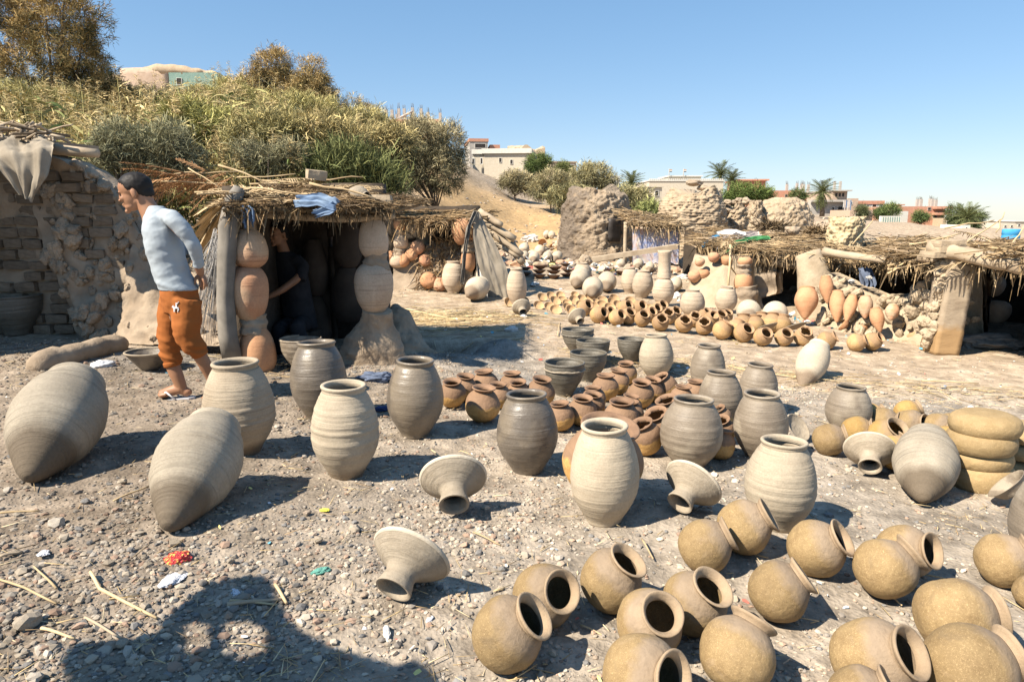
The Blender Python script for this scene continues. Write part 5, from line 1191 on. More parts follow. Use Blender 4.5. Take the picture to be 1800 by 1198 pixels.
Vg += (.06 * fbm(Vg * 2.6, 4))[..., None]; bk.add(Vg.reshape(-1, 3), gridF(n1, 24)); rebase(bk, org).build('brush_bank', M['mud'], shed)
n = 900; ii = rng.integers(0, n1, n); jj_ = rng.integers(0, 24, n); P = Vg[ii, jj_] - np.array([0, .05, 0]); D = np.stack([rng.normal(0, .5, n), rng.normal(-.3, .3, n), rng.normal(.2, .8, n)], -1)
keep = (ii > 12); V, F, m = blades(P[keep], D[keep], rng.uniform(.1, .35, keep.sum()), rng.uniform(.01, .03, keep.sum()), .3, 2); rebase(MB().add(V, F, np.repeat(TC[rng.integers(0, 7, keep.sum())] * 1.1, m, 0)), org).build('dry_brush', M['thatch'], shed, kind='stuff')
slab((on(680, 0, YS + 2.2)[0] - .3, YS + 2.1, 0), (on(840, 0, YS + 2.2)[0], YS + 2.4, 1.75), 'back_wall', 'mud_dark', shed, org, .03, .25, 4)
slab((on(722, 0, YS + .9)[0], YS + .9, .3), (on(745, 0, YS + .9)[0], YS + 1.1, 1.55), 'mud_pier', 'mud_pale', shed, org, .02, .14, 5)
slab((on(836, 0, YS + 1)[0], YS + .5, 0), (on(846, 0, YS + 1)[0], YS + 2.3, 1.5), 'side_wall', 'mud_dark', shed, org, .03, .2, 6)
for q, (pa, pb, r_) in enumerate([((842, 372), (882, 396), .07), ((850, 388), (905, 420), .08), ((858, 404), (918, 448), .07), ((858, 420), (912, 452), .05), ((898, 428), (918, 462), .09)]):
    a, b = on(*pa, YS + .5), on(*pb, YS + .3); rebase(MB().add(*tube(a + (b - a) * np.linspace(0, 1, 6)[:, None], np.linspace(r_, r_ * .8, 6), 8, noise=.16, seed=q)), org).build('roof_log', M['wood'], shed)
drape([on(838, 372, YS + .1), on(850, 420, YS - .1), on(866, 470, YS - .25), on(884, 540, YS - .3)], [np.array([.10, .15, 0]), np.array([.36, .1, -.05]), np.array([.52, .05, -.1]), np.array([.42, 0, -.12])], 'sack', 'hanging_cloth', 'grey sheet of cloth hanging over the side of the small shed', 'cloth', 9, folds=.010, rag=.18)
drape([on(836, 370, YS), on(824, 400, YS - .12), on(816, 450, YS - .15), on(812, 500, YS - .15)], np.array([.07, .05, 0]), 'greycloth', 'hanging_rag', 'narrow dark rag hanging down the pot pillar of the small shed', 'cloth', 10, folds=.02)
drape([on(846, 440, YS - .1), on(850, 490, YS - .2), on(852, 530, YS - .22)], np.array([.22, .05, 0]), 'whitecloth', 'hanging_rag', 'whitish rag hanging under the grey sheet', 'cloth', 11, folds=.04, rag=.1)

# --- kilns
def kiln(name, label, px, tp, bs, w, Y, prof, mat, seed, amp, freq, course=0.0, door=None, topjag=.0):
    c = on(px, bs, Y); c[2] = gz(c[0], Y) - .25; t_ = on(px, tp, Y); H = t_[2] - c[2]; R = w / 2 * Y / FPX
    P = np.asarray(prof, float); nz_ = 110; z = np.linspace(0, 1, nz_); r = np.interp(z, P[:, 1], P[:, 0]); seg = 190
    a = np.arange(seg) / seg * 2 * math.pi
    Rr = r[:, None] * np.ones(seg); Zz = z[:, None] * np.ones(seg)
    V = np.stack([np.cos(a) * Rr * R, np.sin(a) * Rr * R, Zz * H * (1 - topjag * .5 * (1 + vnoise(np.stack([np.cos(a) * 1.5, np.sin(a) * 1.5, a * 0 + seed], -1))))], -1)
    d = amp * fbm(V * freq + seed * 11, 4, .5) + .05 * fbm(V * 6.5 + seed * 3, 5, .68)
    if course: d = d + course * (np.abs(((V[..., 2] + .05 * vnoise(V * 1.5)) / .075) % 1 - .5) - .25) * 2 + course * .8 * vnoise(np.stack([np.cos(a) * 9 * np.ones_like(Zz), np.sin(a) * 9 * np.ones_like(Zz), np.floor(V[..., 2] / .075) * 3.3], -1))
    V = V * np.array([1, 1, 1]) + np.stack([np.cos(a) * d, np.sin(a) * d, d * .2], -1)
    V = V.reshape(-1, 3); i = np.arange(nz_ - 1)[:, None] * seg; j = np.arange(seg)[None]; j2 = (j + 1) % seg
    F = np.stack([i + j, i + j2, i + seg + j2, i + seg + j], -1).reshape(-1, 4)
    V = np.concatenate([V, [[0, 0, H * .86]]]); jj = np.arange(seg); b = (nz_ - 1) * seg; F3 = np.stack([np.full(seg, len(V) - 1), b + jj, b + (jj + 1) % seg], -1)
    tt = thing(name, label, 'kiln', c); MB().add(V, [F, F3]).build('kiln_wall', mat, tt)
    return tt, c, R, H
t = NT('charred_mud'); v = t.map(); nz1 = t.noise(v, 1.5, 5, .6); nz2 = t.noise(v, 9, 6, .7)
sx = t.n.new('ShaderNodeSeparateXYZ'); t.link(v, sx.inputs[0])
mk = t.math('ADD', t.math('MULTIPLY', sx.outputs[0], -.55), t.math('MULTIPLY', nz1, 1.2))
M['charred'] = t.done(t.mix(t.ramp(mk, [(.78, 0.0), (1.12, .9)]), t.ramp(nz2, [(.3, (.30, .225, .155)), (.7, (.44, .345, .245))]), t.ramp(nz2, [(.3, (.12, .095, .075)), (.7, (.23, .185, .145))])), .95, t.bump(nz2, .9, .12), .1)
M['coursed'] = plain('ochre_mud_courses', (.31, .235, .155), (.46, .355, .245), 6, .95, .6, 20, .03)
YK = 19.5
ka, c, R, H = kiln('charred_kiln', 'tall round mud kiln blackened on its near side', 1048, 318, 442, 132, YK, [(1.12, 0), (1.06, .12), (.98, .35), (.90, .6), (.84, .8), (.78, .92), (.70, 1)], M['charred'], 3, .085, 1.7, topjag=.2)
# fire door of the kiln
o = on(1086, 412, YK); fr = c + np.array([.60 * R, -.80 * R, 0])
V, F = rough_box((-.17, -.12, 0), (.17, .25, .62), .12, .02, 4, 2); q_ = rotz(V, .5) + np.array([on(1087, 0, fr[1])[0], fr[1] - .06, on(1087, 424, fr[1])[2]]) - c; MB().add(q_, F).build('fire_door', M['pane'], ka)
kb, c2, R2, H2 = kiln('coursed_kiln', 'broad round kiln built in thin rough mud courses', 1212, 322, 450, 118, 20.5, [(1.10, 0), (1.04, .25), (1.0, .5), (.92, .72), (.80, .9), (.62, 1)], M['coursed'], 5, .07, 1.8, course=.034, topjag=.14)
for q, (dx_, dy_, s_) in enumerate([(-.05, -.1, .17), (.22, -.15, .14), (.42, .0, .16), (.60, -.1, .12)]):
    o = obj('cap_stone', LMP[q], None, kb, (dx_, dy_ - .2, H2 * (1.0 - .06 * q))); o.scale = (s_ * 1.3, s_, s_ * .7)
kc, c3, R3, H3 = kiln('mud_mound_kiln', 'low domed old kiln heaped with mud behind the thatch roofs', 1372, 347, 400, 108, 19, [(1.15, 0), (1.0, .4), (.9, .75), (.7, .92), (.35, 1)], M['coursed'], 8, .06, 2.2)
kd, c4, R4, H4 = kiln('yellow_brick_kiln', 'round kiln of small yellow mud bricks beside the thatch roof', 1484, 381, 432, 58, 13.2, [(1.0, 0), (1.0, .9), (.96, 1)], M['yellowbrick'], 9, .02, 5, course=.012)
for rw in range(0):
    for q in range(26):
        a = (q + .5 * (rw % 2)) / 26 * 2 * math.pi
        if math.sin(a) > .25: continue
        o = obj('brick', BRK[q % 6], None, kd, (math.cos(a) * R4 * 1.0, math.sin(a) * R4 * 1.0, H4 - .05 - rw * .075)); o.scale = (R4 * .215, .07, .062); o.rotation_euler = (0, 0, a + math.pi / 2)
        o.material_slots[0].link = 'OBJECT'; o.material_slots[0].material = M['yellowbrick']
ke, c5, R5, H5 = kiln('ruined_kiln', 'stub of a ruined kiln with red rubble on its edge', 1288, 352, 405, 62, 21.5, [(1.1, 0), (1.0, .5), (.92, .9), (.8, 1)], M['coursed'], 12, .08, 3, topjag=.3)
for q in range(16):
    o = obj('rubble_stone', LMP[q % 5], None, ke, (rng.normal(0, R5 * .5), rng.uniform(-R5, 0) * .7, H5 * rng.uniform(.8, 1.0))); s_ = rng.uniform(.08, .17); o.scale = (s_ * 1.3, s_, s_ * .8); o.rotation_euler = (0, 0, q)
kf, c6, R6, H6 = kiln('mud_stub', 'small upright mud stub between two old kilns', 1326, 352, 398, 26, 18.5, [(1.1, 0), (.9, .6), (.8, 1)], M['coursed'], 14, .05, 4)

# --- yard behind: fence of patterned cloth, plank
YC = 17.2
fe = thing('cloth_fence', 'patterned cloth screen on sticks under a scrap of thatch', 'screen', on(1145, 466, YC)); org = np.array(fe.location)
for px, tp in ((1098, 390), (1113, 395), (1166, 398), (1190, 400), (1142, 392)):
    a, b = on(px, 470, YC), on(px + 2, tp, YC); rebase(MB().add(*tube(a + (b - a) * np.linspace(0, 1, 5)[:, None], .05 if px in (1098, 1190) else .03, 6, noise=.1)), org).build('post', M['wood'], fe)
o = drape([on(1152, 402, YC - .08), on(1152, 430, YC - .12), on(1152, 464, YC - .1)], np.array([1.15, 0, 0]), 'pattern', 'patterned_cloth', None, None, 14, folds=.012); o.parent = fe; o.location = np.array(o.location) - org
A, B = on(1104, 396, YC - .2), on(1200, 404, YC - .2); rebase(thatch([A, B, B + np.array([0, 1.6, .25]), A + np.array([0, 1.6, .3])], 500, .10, .2, .9, l1=.9, w0=.015, w1=.04, spread=1.0, fringe=120, flen=(.1, .4)), org).build('thatch', M['thatch'], fe, kind='stuff')
a, b = on(1040, 456, 15.6), on(1190, 433, 15.6); d = b - a; V, F = box((0, -.10, -.055), (1, .10, .055)); V[:, 0] *= np.linalg.norm(d)
o = tag(MB().add(V + .004 * np.random.default_rng(3).normal(size=V.shape), F).build('plank', M['wood'], smooth=False), 'long pale plank sloping up to the clay pipe', 'plank'); place_axis(o, a, d / np.linalg.norm(d), 1)
c = on(1167, 488, gp(1165, 537)[1] + .1); tp_ = on(1171, 440, gp(1165, 537)[1] + .1)
pr = [(.15, 0), (.15, .08), (.135, .12), (.13, .45), (.145, .55), (.16, .60), (.13, .6), (.11, .3), (.11, 0), (.15, 0)]
sc_ = (tp_[2] - c[2]) / .6; o = tag(MB().add(*lathe(np.array(pr) * sc_, 28, .05, 3)).build('clay_pipe', M['buff']), 'upright clay pipe standing on the mouth of a buff jar', 'clay pipe'); o.location = c
def lump_stone(px, py, w, mat, label, Y=None, flat=.7, q=0):
    c, r = sphere_on(px, py, w / 2, .7) if Y is None else (on(px, py, Y), w / 2 * Y / FPX)
    o = obj('rubble_block', LMP[q % 5], M[mat], None, c); o.scale = (r, r * .9, r * flat); o.rotation_euler = (.2, .1, q); return tag(o, label, 'stone')
lump_stone(1030, 458, 24, 'mud_pale', 'rough mud block resting on a jar at the plank foot', 14.9, 1.0, 1)
lump_stone(1392, 405, 28, 'mud_pale', 'pale rounded mud block on the thatch beside dark brush', 12.6, .75, 2)
# rubble behind the yard
RB = MB(); P = []
for _ in range(1500):
    px = rng.uniform(840, 1240); Yq = rng.uniform(16, 24); g0 = gxy(px, Yq); P.append(g0)
for _ in range(1100):
    px = rng.uniform(1250, 1800); Yq = rng.uniform(13, 30); P.append(gxy(px, Yq))
P = np.array(P); S_ = .03 + .14 * rng.uniform(0, 1, len(P)) ** 3.5; P[:, 2] += S_ * .2
V, F, m = rocks(P, S_, .7, ICO1, .2); cc = np.array([[.50, .38, .26], [.42, .33, .24], [.56, .34, .22], [.6, .5, .38], [.34, .27, .2]])[rng.integers(0, 5, len(P))]
RB.add(V, F, np.repeat(cc, m, 0)); RB.build('rubble', M['rubble'], smooth=False, kind='stuff')
for q, (px, py, w, mt, lb) in enumerate([(1050, 445, 34, 'whitecloth', 'heap of whitish rags at the foot of the charred kiln'), (1092, 440, 20, 'whitecloth', 'whitish rag heap beside the kiln fire door'), (932, 420, 24, 'whitecloth', 'crumpled whitish sack on a small jar by the shed roof'), (1072, 455, 30, 'pinkgrey', 'pinkish rag heap under the plank')]):
    c, r = sphere_on(px, py, w / 2, .4); V = ICO3[0] * (1 + .45 * fbm(ICO3[0] * 2.4 + q * 7 + 1, 4))[:, None]; o = tag(MB().add(V, ICO3[1]).build('rag_heap', M[mt], smooth=False), lb, 'cloth'); o.location = c; o.scale = (r, r * .6, r * .6)
for q, (px, py, w, s_, lb) in enumerate([(953, 426, 15, 1, 'orange pot sherd lying tilted on the slope foot'), (970, 432, 9, -1, 'small orange sherd beside the buff jar on the slope')]):
    c, r = sphere_on(px, py, w / 2, .6); o = obj('sherd', BM[0].copy(), None, None, c); o.data.materials.clear(); o.data.materials.append(M['terra2']); o.scale = (r, r, r); o.rotation_euler = (1.9, .4 * s_, .3); tag(o, lb, 'sherd')
# --- long thatched huts on the mud bank
rh = thing('bank_hut', 'long low thatched hut with dark openings above a mud bank', 'hut', (4.9, 12.0, gz(4.9, 12.0))); org = np.array(rh.location)
Y0, Y1 = 13.4, 10.6
A, B = on(1222, 437, Y0), on(1575, 474, Y1); Cc, Dd = on(1590, 436, Y1 + 4.0), on(1236, 414, Y0 + 3.0)
rebase(thatch([A, B, Cc, Dd], 4200, .13, .2, .85, l1=.8, w0=.010, w1=.034, spread=1.0, fringe=800, flen=(.08, .30), lump=lambda u, v: .05 * np.sin(u * 14) + .05 * np.sin(u * 37 + v * 5)), org).build('thatch', M['thatch'], rh, kind='stuff')
for q in range(60):
    u, v = rng.uniform(0, 1), rng.uniform(-.03, .8); p = quad_pts([A, B, Cc, Dd], [u], [v])[0]; p[2] += .16; a = math.atan2(B[1] - A[1], B[0] - A[0]) + rng.choice([0, math.pi]) + rng.normal(0, .5)
    o = obj('frond', FRD[q % 3], None, rh); place_axis(o, p - org - .3 * np.array([math.cos(a), math.sin(a), 0]), (math.cos(a), math.sin(a), rng.normal(0, .1)), rng.uniform(.6, 1.2), rng.uniform(-.5, .5))
a, b = on(1225, 444, Y0 + .1), on(1578, 480, Y1 + .1); P = a + (b - a) * np.linspace(0, 1, 12)[:, None]; P[:, 2] += .03 * np.sin(np.linspace(0, 9, 12))
rebase(MB().add(*tube(P, .08, 8, noise=.15)), org).build('beam', M['wood_dark'], rh)
a, b = on(1448, 442, 11.2), on(1585, 462, 10.1); rebase(MB().add(*tube(a + (b - a) * np.linspace(0, 1, 8)[:, None], np.linspace(.07, .05, 8), 8, noise=.2)), org).build('beam', M['wood'], rh)
def at_line(px, u0=0.0):   # ground point of the front line of the hut
    Yl = np.interp(px, [1222, 1320, 1440, 1575, 1640], [13.2, 12.3, 11.3, 10.2, 9.6]) + u0; return gxy(px, Yl)
# back wall and dividing walls, mud
bx = [gxy(1200, Y0 + 2.6), gxy(1330, Y0 + 1.6), gxy(1480, 12.9), gxy(1640, 12.0)]
for q in range(3):
    p, r = bx[q], bx[q + 1]; n_ = 14; G = np.array([[p + (r - p) * s_ + np.array([0, 0, -.1 + h_ * 1.12]) for h_ in np.linspace(0, 1, 9)] for s_ in np.linspace(0, 1, n_)]); G[..., 1] += .05 * fbm(G * 2.5, 3)
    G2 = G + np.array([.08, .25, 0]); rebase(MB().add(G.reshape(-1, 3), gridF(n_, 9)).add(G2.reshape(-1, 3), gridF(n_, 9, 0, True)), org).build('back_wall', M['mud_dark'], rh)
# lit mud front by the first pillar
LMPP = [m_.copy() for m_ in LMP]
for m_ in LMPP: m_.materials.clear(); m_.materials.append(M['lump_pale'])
def lumpobj(nm, q, par, loc): return obj(nm, LMPP[q % 5], None, par, loc)
def mud_sheet(pts_px, name, mat, par, org, thick=.25, nu=26, nv=22, amp=.05, freq=3.2, seed=0):
    """panel between a lower and an upper line given as (px, py, Y)"""
    lo_, hi_ = pts_px; lo_ = np.array([on(*p) for p in lo_]); hi_ = np.array([on(*p) for p in hi_])
    def rs(L): d = np.r_[0, np.cumsum(np.linalg.norm(np.diff(L, axis=0), axis=1))]; s = np.linspace(0, d[-1], nu); return np.stack([np.interp(s, d, L[:, i]) for i in range(3)], -1)
    lo_, hi_ = rs(lo_), rs(hi_); v = np.linspace(0, 1, nv)
    G = lo_[:, None] * (1 - v)[None, :, None] + hi_[:, None] * v[None, :, None]
    dirn = np.array([-.75, -.66, 0]); d = amp * fbm(G * freq + seed * 5, 5, .6); G = G + dirn * d[..., None] + np.array([0, 0, 1]) * (d * .4)[..., None]
    back = G - dirn * thick; mb = MB(); o_ = nu * nv; F = np.concatenate([gridF(nu, nv), gridF(nu, nv, o_, True)])
    per = [i * nv for i in range(nu)] + [(nu - 1) * nv + j for j in range(1, nv)] + [i * nv + nv - 1 for i in range(nu - 2, -1, -1)] + [j for j in range(nv - 2, 0, -1)]
    F = np.concatenate([F, np.array([[per[q], per[(q + 1) % len(per)], o_ + per[(q + 1) % len(per)], o_ + per[q]] for q in range(len(per))])])
    mb.add(np.concatenate([G.reshape(-1, 3), back.reshape(-1, 3)]), F); return rebase(mb, org).build(name, M[mat], par), G
mud_sheet(([(1196, 560, 12.3), (1250, 575, 11.7), (1330, 572, 11.6)], [(1222, 446, 13.2), (1270, 452, 12.8), (1322, 520, 12.2)]), 'mud_front', 'mud_pale', rh, org, .3, 30, 26, .06, 3, 1)
mud_sheet(([(1268, 520, 12.7), (1322, 525, 12.3)], [(1272, 446, 12.8), (1320, 450, 12.4)]), 'mud_front', 'mud_pale', rh, org, .2, 14, 16, .04, 3, 2)
mud_sheet(([(1322, 500, 12.6), (1366, 512, 12.3)], [(1324, 446, 12.6), (1364, 448, 12.3)]), 'mud_front', 'mud_pale', rh, org, .2, 12, 12, .03, 3, 3)
mud_sheet(([(1322, 530, 12.5), (1362, 515, 12.2)], [(1322, 482, 12.5), (1366, 478, 12.2)]), 'mud_front', 'mud', rh, org, .2, 12, 12, .05, 4, 3)
pot_pillar(rh, org, 12.15, [(1309, 452, 468, 25, True), (1306, 478, 510, 34, False)], [(1309, 466, 482, 24, 26), (1312, 506, 536, 36, 44)], ['terra2', 'terra2'])
P = np.array([on(1347, 446, 12.5), on(1346, 465, 12.5), on(1347, 482, 12.5)]); rebase(MB().add(*tube(P, .09, 9, noise=.2)), org).build('post', M['wood_dark'], rh)
P = np.array([on(1284, 430, 12.3), on(1283, 465, 12.15), on(1280, 502, 12.0)]); rebase(MB().add(*tube(P, .022, 6)), org).build('bamboo_pole', M['cane'], rh)
# thick mud pier with jar
P = np.array([on(1420, 444, 11.5), on(1432, 480, 11.4), on(1438, 520, 11.3), on(1440, 575, 11.1)]); Pp = np.stack([np.interp(np.linspace(0, 3, 14), range(4), P[:, i]) for i in range(3)], -1)
rebase(MB().add(*tube(Pp, np.linspace(.20, .40, 14), 30, ell=np.linspace(.16, .3, 14), noise=.12, seed=6)), org).build('mud_pier', M['mud_pale'], rh)
# bank under the second opening
_, GB = mud_sheet(([(1436, 590, 10.3), (1500, 602, 9.8), (1580, 612, 9.2), (1650, 626, 8.8)], [(1450, 478, 10.9), (1500, 503, 10.45), (1545, 520, 10.1), (1600, 518, 9.75), (1642, 470, 9.35)]), 'mud_bank', 'mud_pale', rh, org, .4, 46, 30, .075, 3.3, 5)
for q in range(70):
    p = GB[rng.integers(0, 46), rng.integers(0, 30)] + np.array([-.05, -.05, 0]); o = lumpobj('mud_lump', q, rh, p - org); s_ = rng.uniform(.04, .11); o.scale = (s_ * 1.3, s_, s_); o.rotation_euler = tuple(rng.uniform(0, 3, 3))
BJ = [(1417, 530, 44, 62, 10.45, .15, 'terra2', 'largest orange jar, set upright against the mud pier'), (1453, 507, 27, 54, 10.45, 0, 'terra2', 'orange jar built high into the mud bank'), (1472, 536, 30, 62, 10.2, .1, 'terra2', 'orange jar in the bank with a mud patch on its side'),
      (1494, 540, 24, 54, 9.95, .35, 'terra2', 'slender orange jar slanting in the bank'), (1521, 538, 28, 44, 9.85, .1, 'terra', 'orange jar in the bank above a dark gap'), (1542, 560, 26, 48, 9.5, -.15, 'terra2', 'yellowish orange jar low in the bank'), (1568, 548, 26, 32, 9.5, .3, 'terra', 'rounded red jar with a dark hole near the bank end')]
for q, (cx, cy, w, h, Yj, ln, mt, lb) in enumerate(BJ):
    c = on(cx, cy, Yj - .12); s_ = dep(c) / FPX; R = w / 2 * s_ * .9; H = h * s_ * .92; b_, r_ = pointed_meshes(2 * R / H, 400 + q, 32, .005)
    tt = thing('bank_jar', lb, 'jar', c, 'orange jars built into the mud bank', 0, H); q_ = quat_z((ln, .35, 1))
    for nm, m_ in (('body', b_), ('rim', r_)):
        o = obj(nm, m_, M[mt], tt, q_ @ Vector((0, 0, -.55))); o.rotation_mode = 'QUATERNION'; o.rotation_quaternion = q_
for q, (cx, cy, w, lb) in enumerate([(1606, 592, 22, 'orange pot base showing low in the bank near the brick column'), (1516, 578, 22, 'flat orange sherd leaning at the bank foot'), (1484, 572, 24, 'flat buff sherd at the bank foot by the largest jar'), (1530, 572, 26, 'dark hollow broken pot between bank jars')]):
    c, r = sphere_on(cx, cy, w / 2, .7); o = obj('sherd', BM[q % 3].copy(), None, None, c); o.data.materials.clear(); o.data.materials.append(M['terra2' if q != 3 else 'dusty']); o.scale = (r, r, r * 1.2); o.rotation_euler = (-1.0 if q != 3 else 1.2, .3, .5 * q); tag(o, lb, 'sherd')
for q, (cx, cy, w, lb) in enumerate([(1222, 485, 24, 'first'), (1236, 482, 22, 'second'), (1254, 452, 20, 'third'), (1276, 458, 22, 'fourth'), (1228, 460, 18, 'fifth')]):
    c = on(cx, cy, 12.75); r = w / 2 * 12.7 / FPX; V, F = lathe(egg_pot(q) * r * np.array([1, 1.6]), 22, .03, q); tag_o = MB().add(V, F).build('bank_pot', M['terra2' if q % 2 else 'terra']); tag_o.location = c - np.array([0, .0, r * .8]); tag_o.rotation_euler = (.25, .1 * q - .2, 0)
    tag(tag_o, 'worn orange pot bulging from the mud front, %s from the patterned cloth' % lb, 'pot', 'worn pots in the mud front')
# brick column and right bay
rb = thing('corner_hut', 'low thatched hut with a square plastered column and log lintel', 'hut', gxy(1690, 9.0)); org = np.array(rb.location)
YQ = 8.25; ct, cb_ = on(1676, 452, YQ), gxy(1662, YQ); wq = 21 * YQ / FPX
lo = np.array([-wq, -.02, 0]); hi = np.array([wq, .36, ct[2] - cb_[2] + .04])
V, F = rough_box(lo, hi, .045, .018, 5, 3, .04); V[:, 0] += .09 * (V[:, 2] / hi[2]); V[:, 1] += .003 * np.sin(V[:, 2] * 60)
t = NT('plastered_column'); v = t.map(); sz = t.n.new('ShaderNodeSeparateXYZ'); t.link(v, sz.inputs[0]); nn_ = t.noise(v, 7, 5, .6)
cc = t.ramp(t.noise(t.map((1, 1, 2.2)), 5, 6, .7), [(.3, (.28, .215, .15)), (.7, (.42, .335, .24))]); st_ = t.math('ADD', sz.outputs[2], t.math('MULTIPLY', nn_, .35))
M['column'] = t.done(t.mix(t.ramp(st_, [(.48, 1.0), (.60, 0.0)]), cc, (.36, .23, .115)), .95, t.bump(t.noise(t.map((1, 1, 2.5)), 9, 6, .7), .6, .015), .1)
o = MB().add(rotz(V, -.10), F).build('plastered_column', M['column'], rb); o.location = np.array([cb_[0], YQ, gz(cb_[0], YQ) - .02]) - org
for q, (dx_, dz_, w_) in enumerate([(-.02, .05, .2), (.02, .12, .17), (0, .185, .15)]):
    V, F = rough_box((-w_, 0, 0), (w_, .3, .07), .06, .012, 6, q, .08); o = MB().add(V, F).build('brick', M['mud_pale'], rb, smooth=False); o.location = np.array([ct[0] + dx_ - .02, YQ - .01, ct[2] + dz_ - .06]) - org
for q in range(46):     # crumbling mud edge along the column
    z_ = rng.uniform(0, 1.15); p = np.array([cb_[0] - wq - .02 + .09 * z_ + rng.normal(0, .025), YQ + .08 + rng.uniform(0, .1), gz(cb_[0], YQ) + z_])
    o = lumpobj('mud_lump', q, rb, p - org); s_ = rng.uniform(.03, .075); o.scale = (s_, s_, s_ * 1.2); o.rotation_euler = tuple(rng.uniform(0, 3, 3))
a, b = on(1636, 434, 8.5), on(1830, 476, 7.4); rebase(MB().add(*tube(a + (b - a) * np.linspace(0, 1, 12)[:, None], np.linspace(.085, .09, 12), 12, noise=.14, seed=2)), org).build('lintel_log', M['wood'], rb)
a, b = on(1618, 452, 8.9), on(1690, 462, 8.3); rebase(MB().add(*tube(a + (b - a) * np.linspace(0, 1, 6)[:, None], .06, 9, noise=.14)), org).build('lintel_log', M['wood'], rb)
a, b = on(1692, 470, 9.0), on(1694, 500, 9.0); rebase(MB().add(*tube(a + (b - a) * np.linspace(0, 1, 4)[:, None], .05, 8, noise=.14)), org).build('post', M['wood_dark'], rb)
A, B = on(1562, 462, 9.6), on(1835, 470, 7.3); Cc, Dd = on(1850, 446, 11.0), on(1580, 434, 13.5)
rebase(thatch([A, B, Cc, Dd], 4200, .13, .2, .82, l1=.9, w0=.010, w1=.034, spread=1.0, fringe=420, flen=(.1, .35), lump=lambda u, v: .04 * np.sin(u * 9 + 1) + .03 * np.sin(u * 31 + v * 5)), org).build('thatch', M['thatch'], rb, kind='stuff')
for q in range(60):
    u, v = rng.uniform(0, 1), rng.uniform(-.02, .9); p = quad_pts([A, B, Cc, Dd], [u], [v])[0]; p[2] += .17; a = math.atan2(B[1] - A[1], B[0] - A[0]) + rng.choice([0, math.pi]) + rng.normal(0, .6)
    o = obj('frond', FRD[q % 3], None, rb); place_axis(o, p - org - .3 * np.array([math.cos(a), math.sin(a), 0]), (math.cos(a), math.sin(a), rng.normal(.04, .12)), rng.uniform(.5, 1.1), rng.uniform(-.5, .5))
for q, (pa, pb, Yc, r_) in enumerate([((1558, 468), (1640, 446), 9.3, .016), ((1560, 474), (1655, 455), 9.2, .013), ((1562, 480), (1600, 455), 9.2, .014), ((1625, 470), (1640, 445), 9.0, .012), ((1660, 400), (1745, 388), 10.5, .012), ((1750, 410), (1768, 372), 10.0, .010), ((1700, 425), (1760, 385), 10, .011), ((1500, 430), (1535, 388), 11, .012), ((1600, 432), (1690, 412), 9.8, .013), ((1770, 440), (1800, 400), 8.6, .012)]):
    a, b = on(*pa, Yc), on(*pb, Yc); rebase(MB().add(*tube(a + (b - a) * np.linspace(0, 1, 5)[:, None] + rng.normal(0, .008, (5, 3)), np.linspace(r_, r_ * .7, 5), 6)), org).build('cane', M['cane'], rb)
# walls of the right bay
mud_sheet(([(1690, 632, 9.25), (1730, 632, 9.4)], [(1690, 474, 9.25), (1726, 474, 9.4)]), 'lit_wall', 'mud_pale', rb, org, .2, 12, 30, .06, 4, 7)
for q, (px, py, w) in enumerate([(1690, 562, 26), (1702, 530, 20), (1716, 560, 18), (1708, 600, 24), (1725, 596, 20), (1694, 596, 18)]):
    c = on(px, py, 9.12); r = w / 2 * 9 / FPX; o = lumpobj('mud_lump', q, rb, c - org); o.scale = (r, r * .8, r * .9)
def wall_px(p, r, h, name, mat, amp=.05):
    n_ = 16; G = np.array([[p + (r - p) * s_ + np.array([0, 0, -.1 + h_ * h]) for h_ in np.linspace(0, 1, 10)] for s_ in np.linspace(0, 1, n_)]); G[..., 1] += amp * fbm(G * 2.5, 3)
    return rebase(MB().add(G.reshape(-1, 3), gridF(n_, 10)).add(G.reshape(-1, 3) + np.array([.05, .25, 0]), gridF(n_, 10, 0, True)), org).build(name, M[mat], rb)
wall_px(gxy(1600, 12.2), gxy(1900, 10.4), 1.0, 'back_wall', 'mud_dark'); wall_px(gxy(1732, 9.3), gxy(1736, 11.2), 1.05, 'side_wall', 'mud_dark'); wall_px(gxy(1600, 12.0), gxy(1640, 9.9), 1.05, 'side_wall', 'mud_dark'); wall_px(gxy(1880, 10.5), gxy(1840, 7.9), 1.1, 'side_wall', 'mud_dark')
for q, (px, py, w, lb) in enumerate([(1745, 500, 40, 'upper'), (1752, 545, 44, 'lower')]):
    c = on(px, py, 9.9); r = w / 2 * 9.9 / FPX; V, F = lathe(egg_pot(q + 3) * r * np.array([1, 1.7]), 26, .03, q); MB().add(V + c - org - np.array([0, 0, r]), F).build('wall_pot', M['dusty'], rb)
for q, (px, py, w, h_, lb) in enumerate([(1742, 600, 96, 26, 'dark sacking heap in the shade of the corner hut'), (1712, 606, 40, 24, 'smaller dark sack by the lit wall of the corner hut'), (1775, 606, 60, 18, 'flat dark sheet edge at the corner hut threshold')]):
    c, r = sphere_on(px, py, w / 2, .25); V = ICO3[0] * (1 + .35 * fbm(ICO3[0] * 2 + q * 5, 4))[:, None]; o = tag(MB().add(V, ICO3[1]).build('sack_heap', M['greycloth']), lb, 'sacking'); o.location = c; o.scale = (r, r * .5, r * h_ / w)
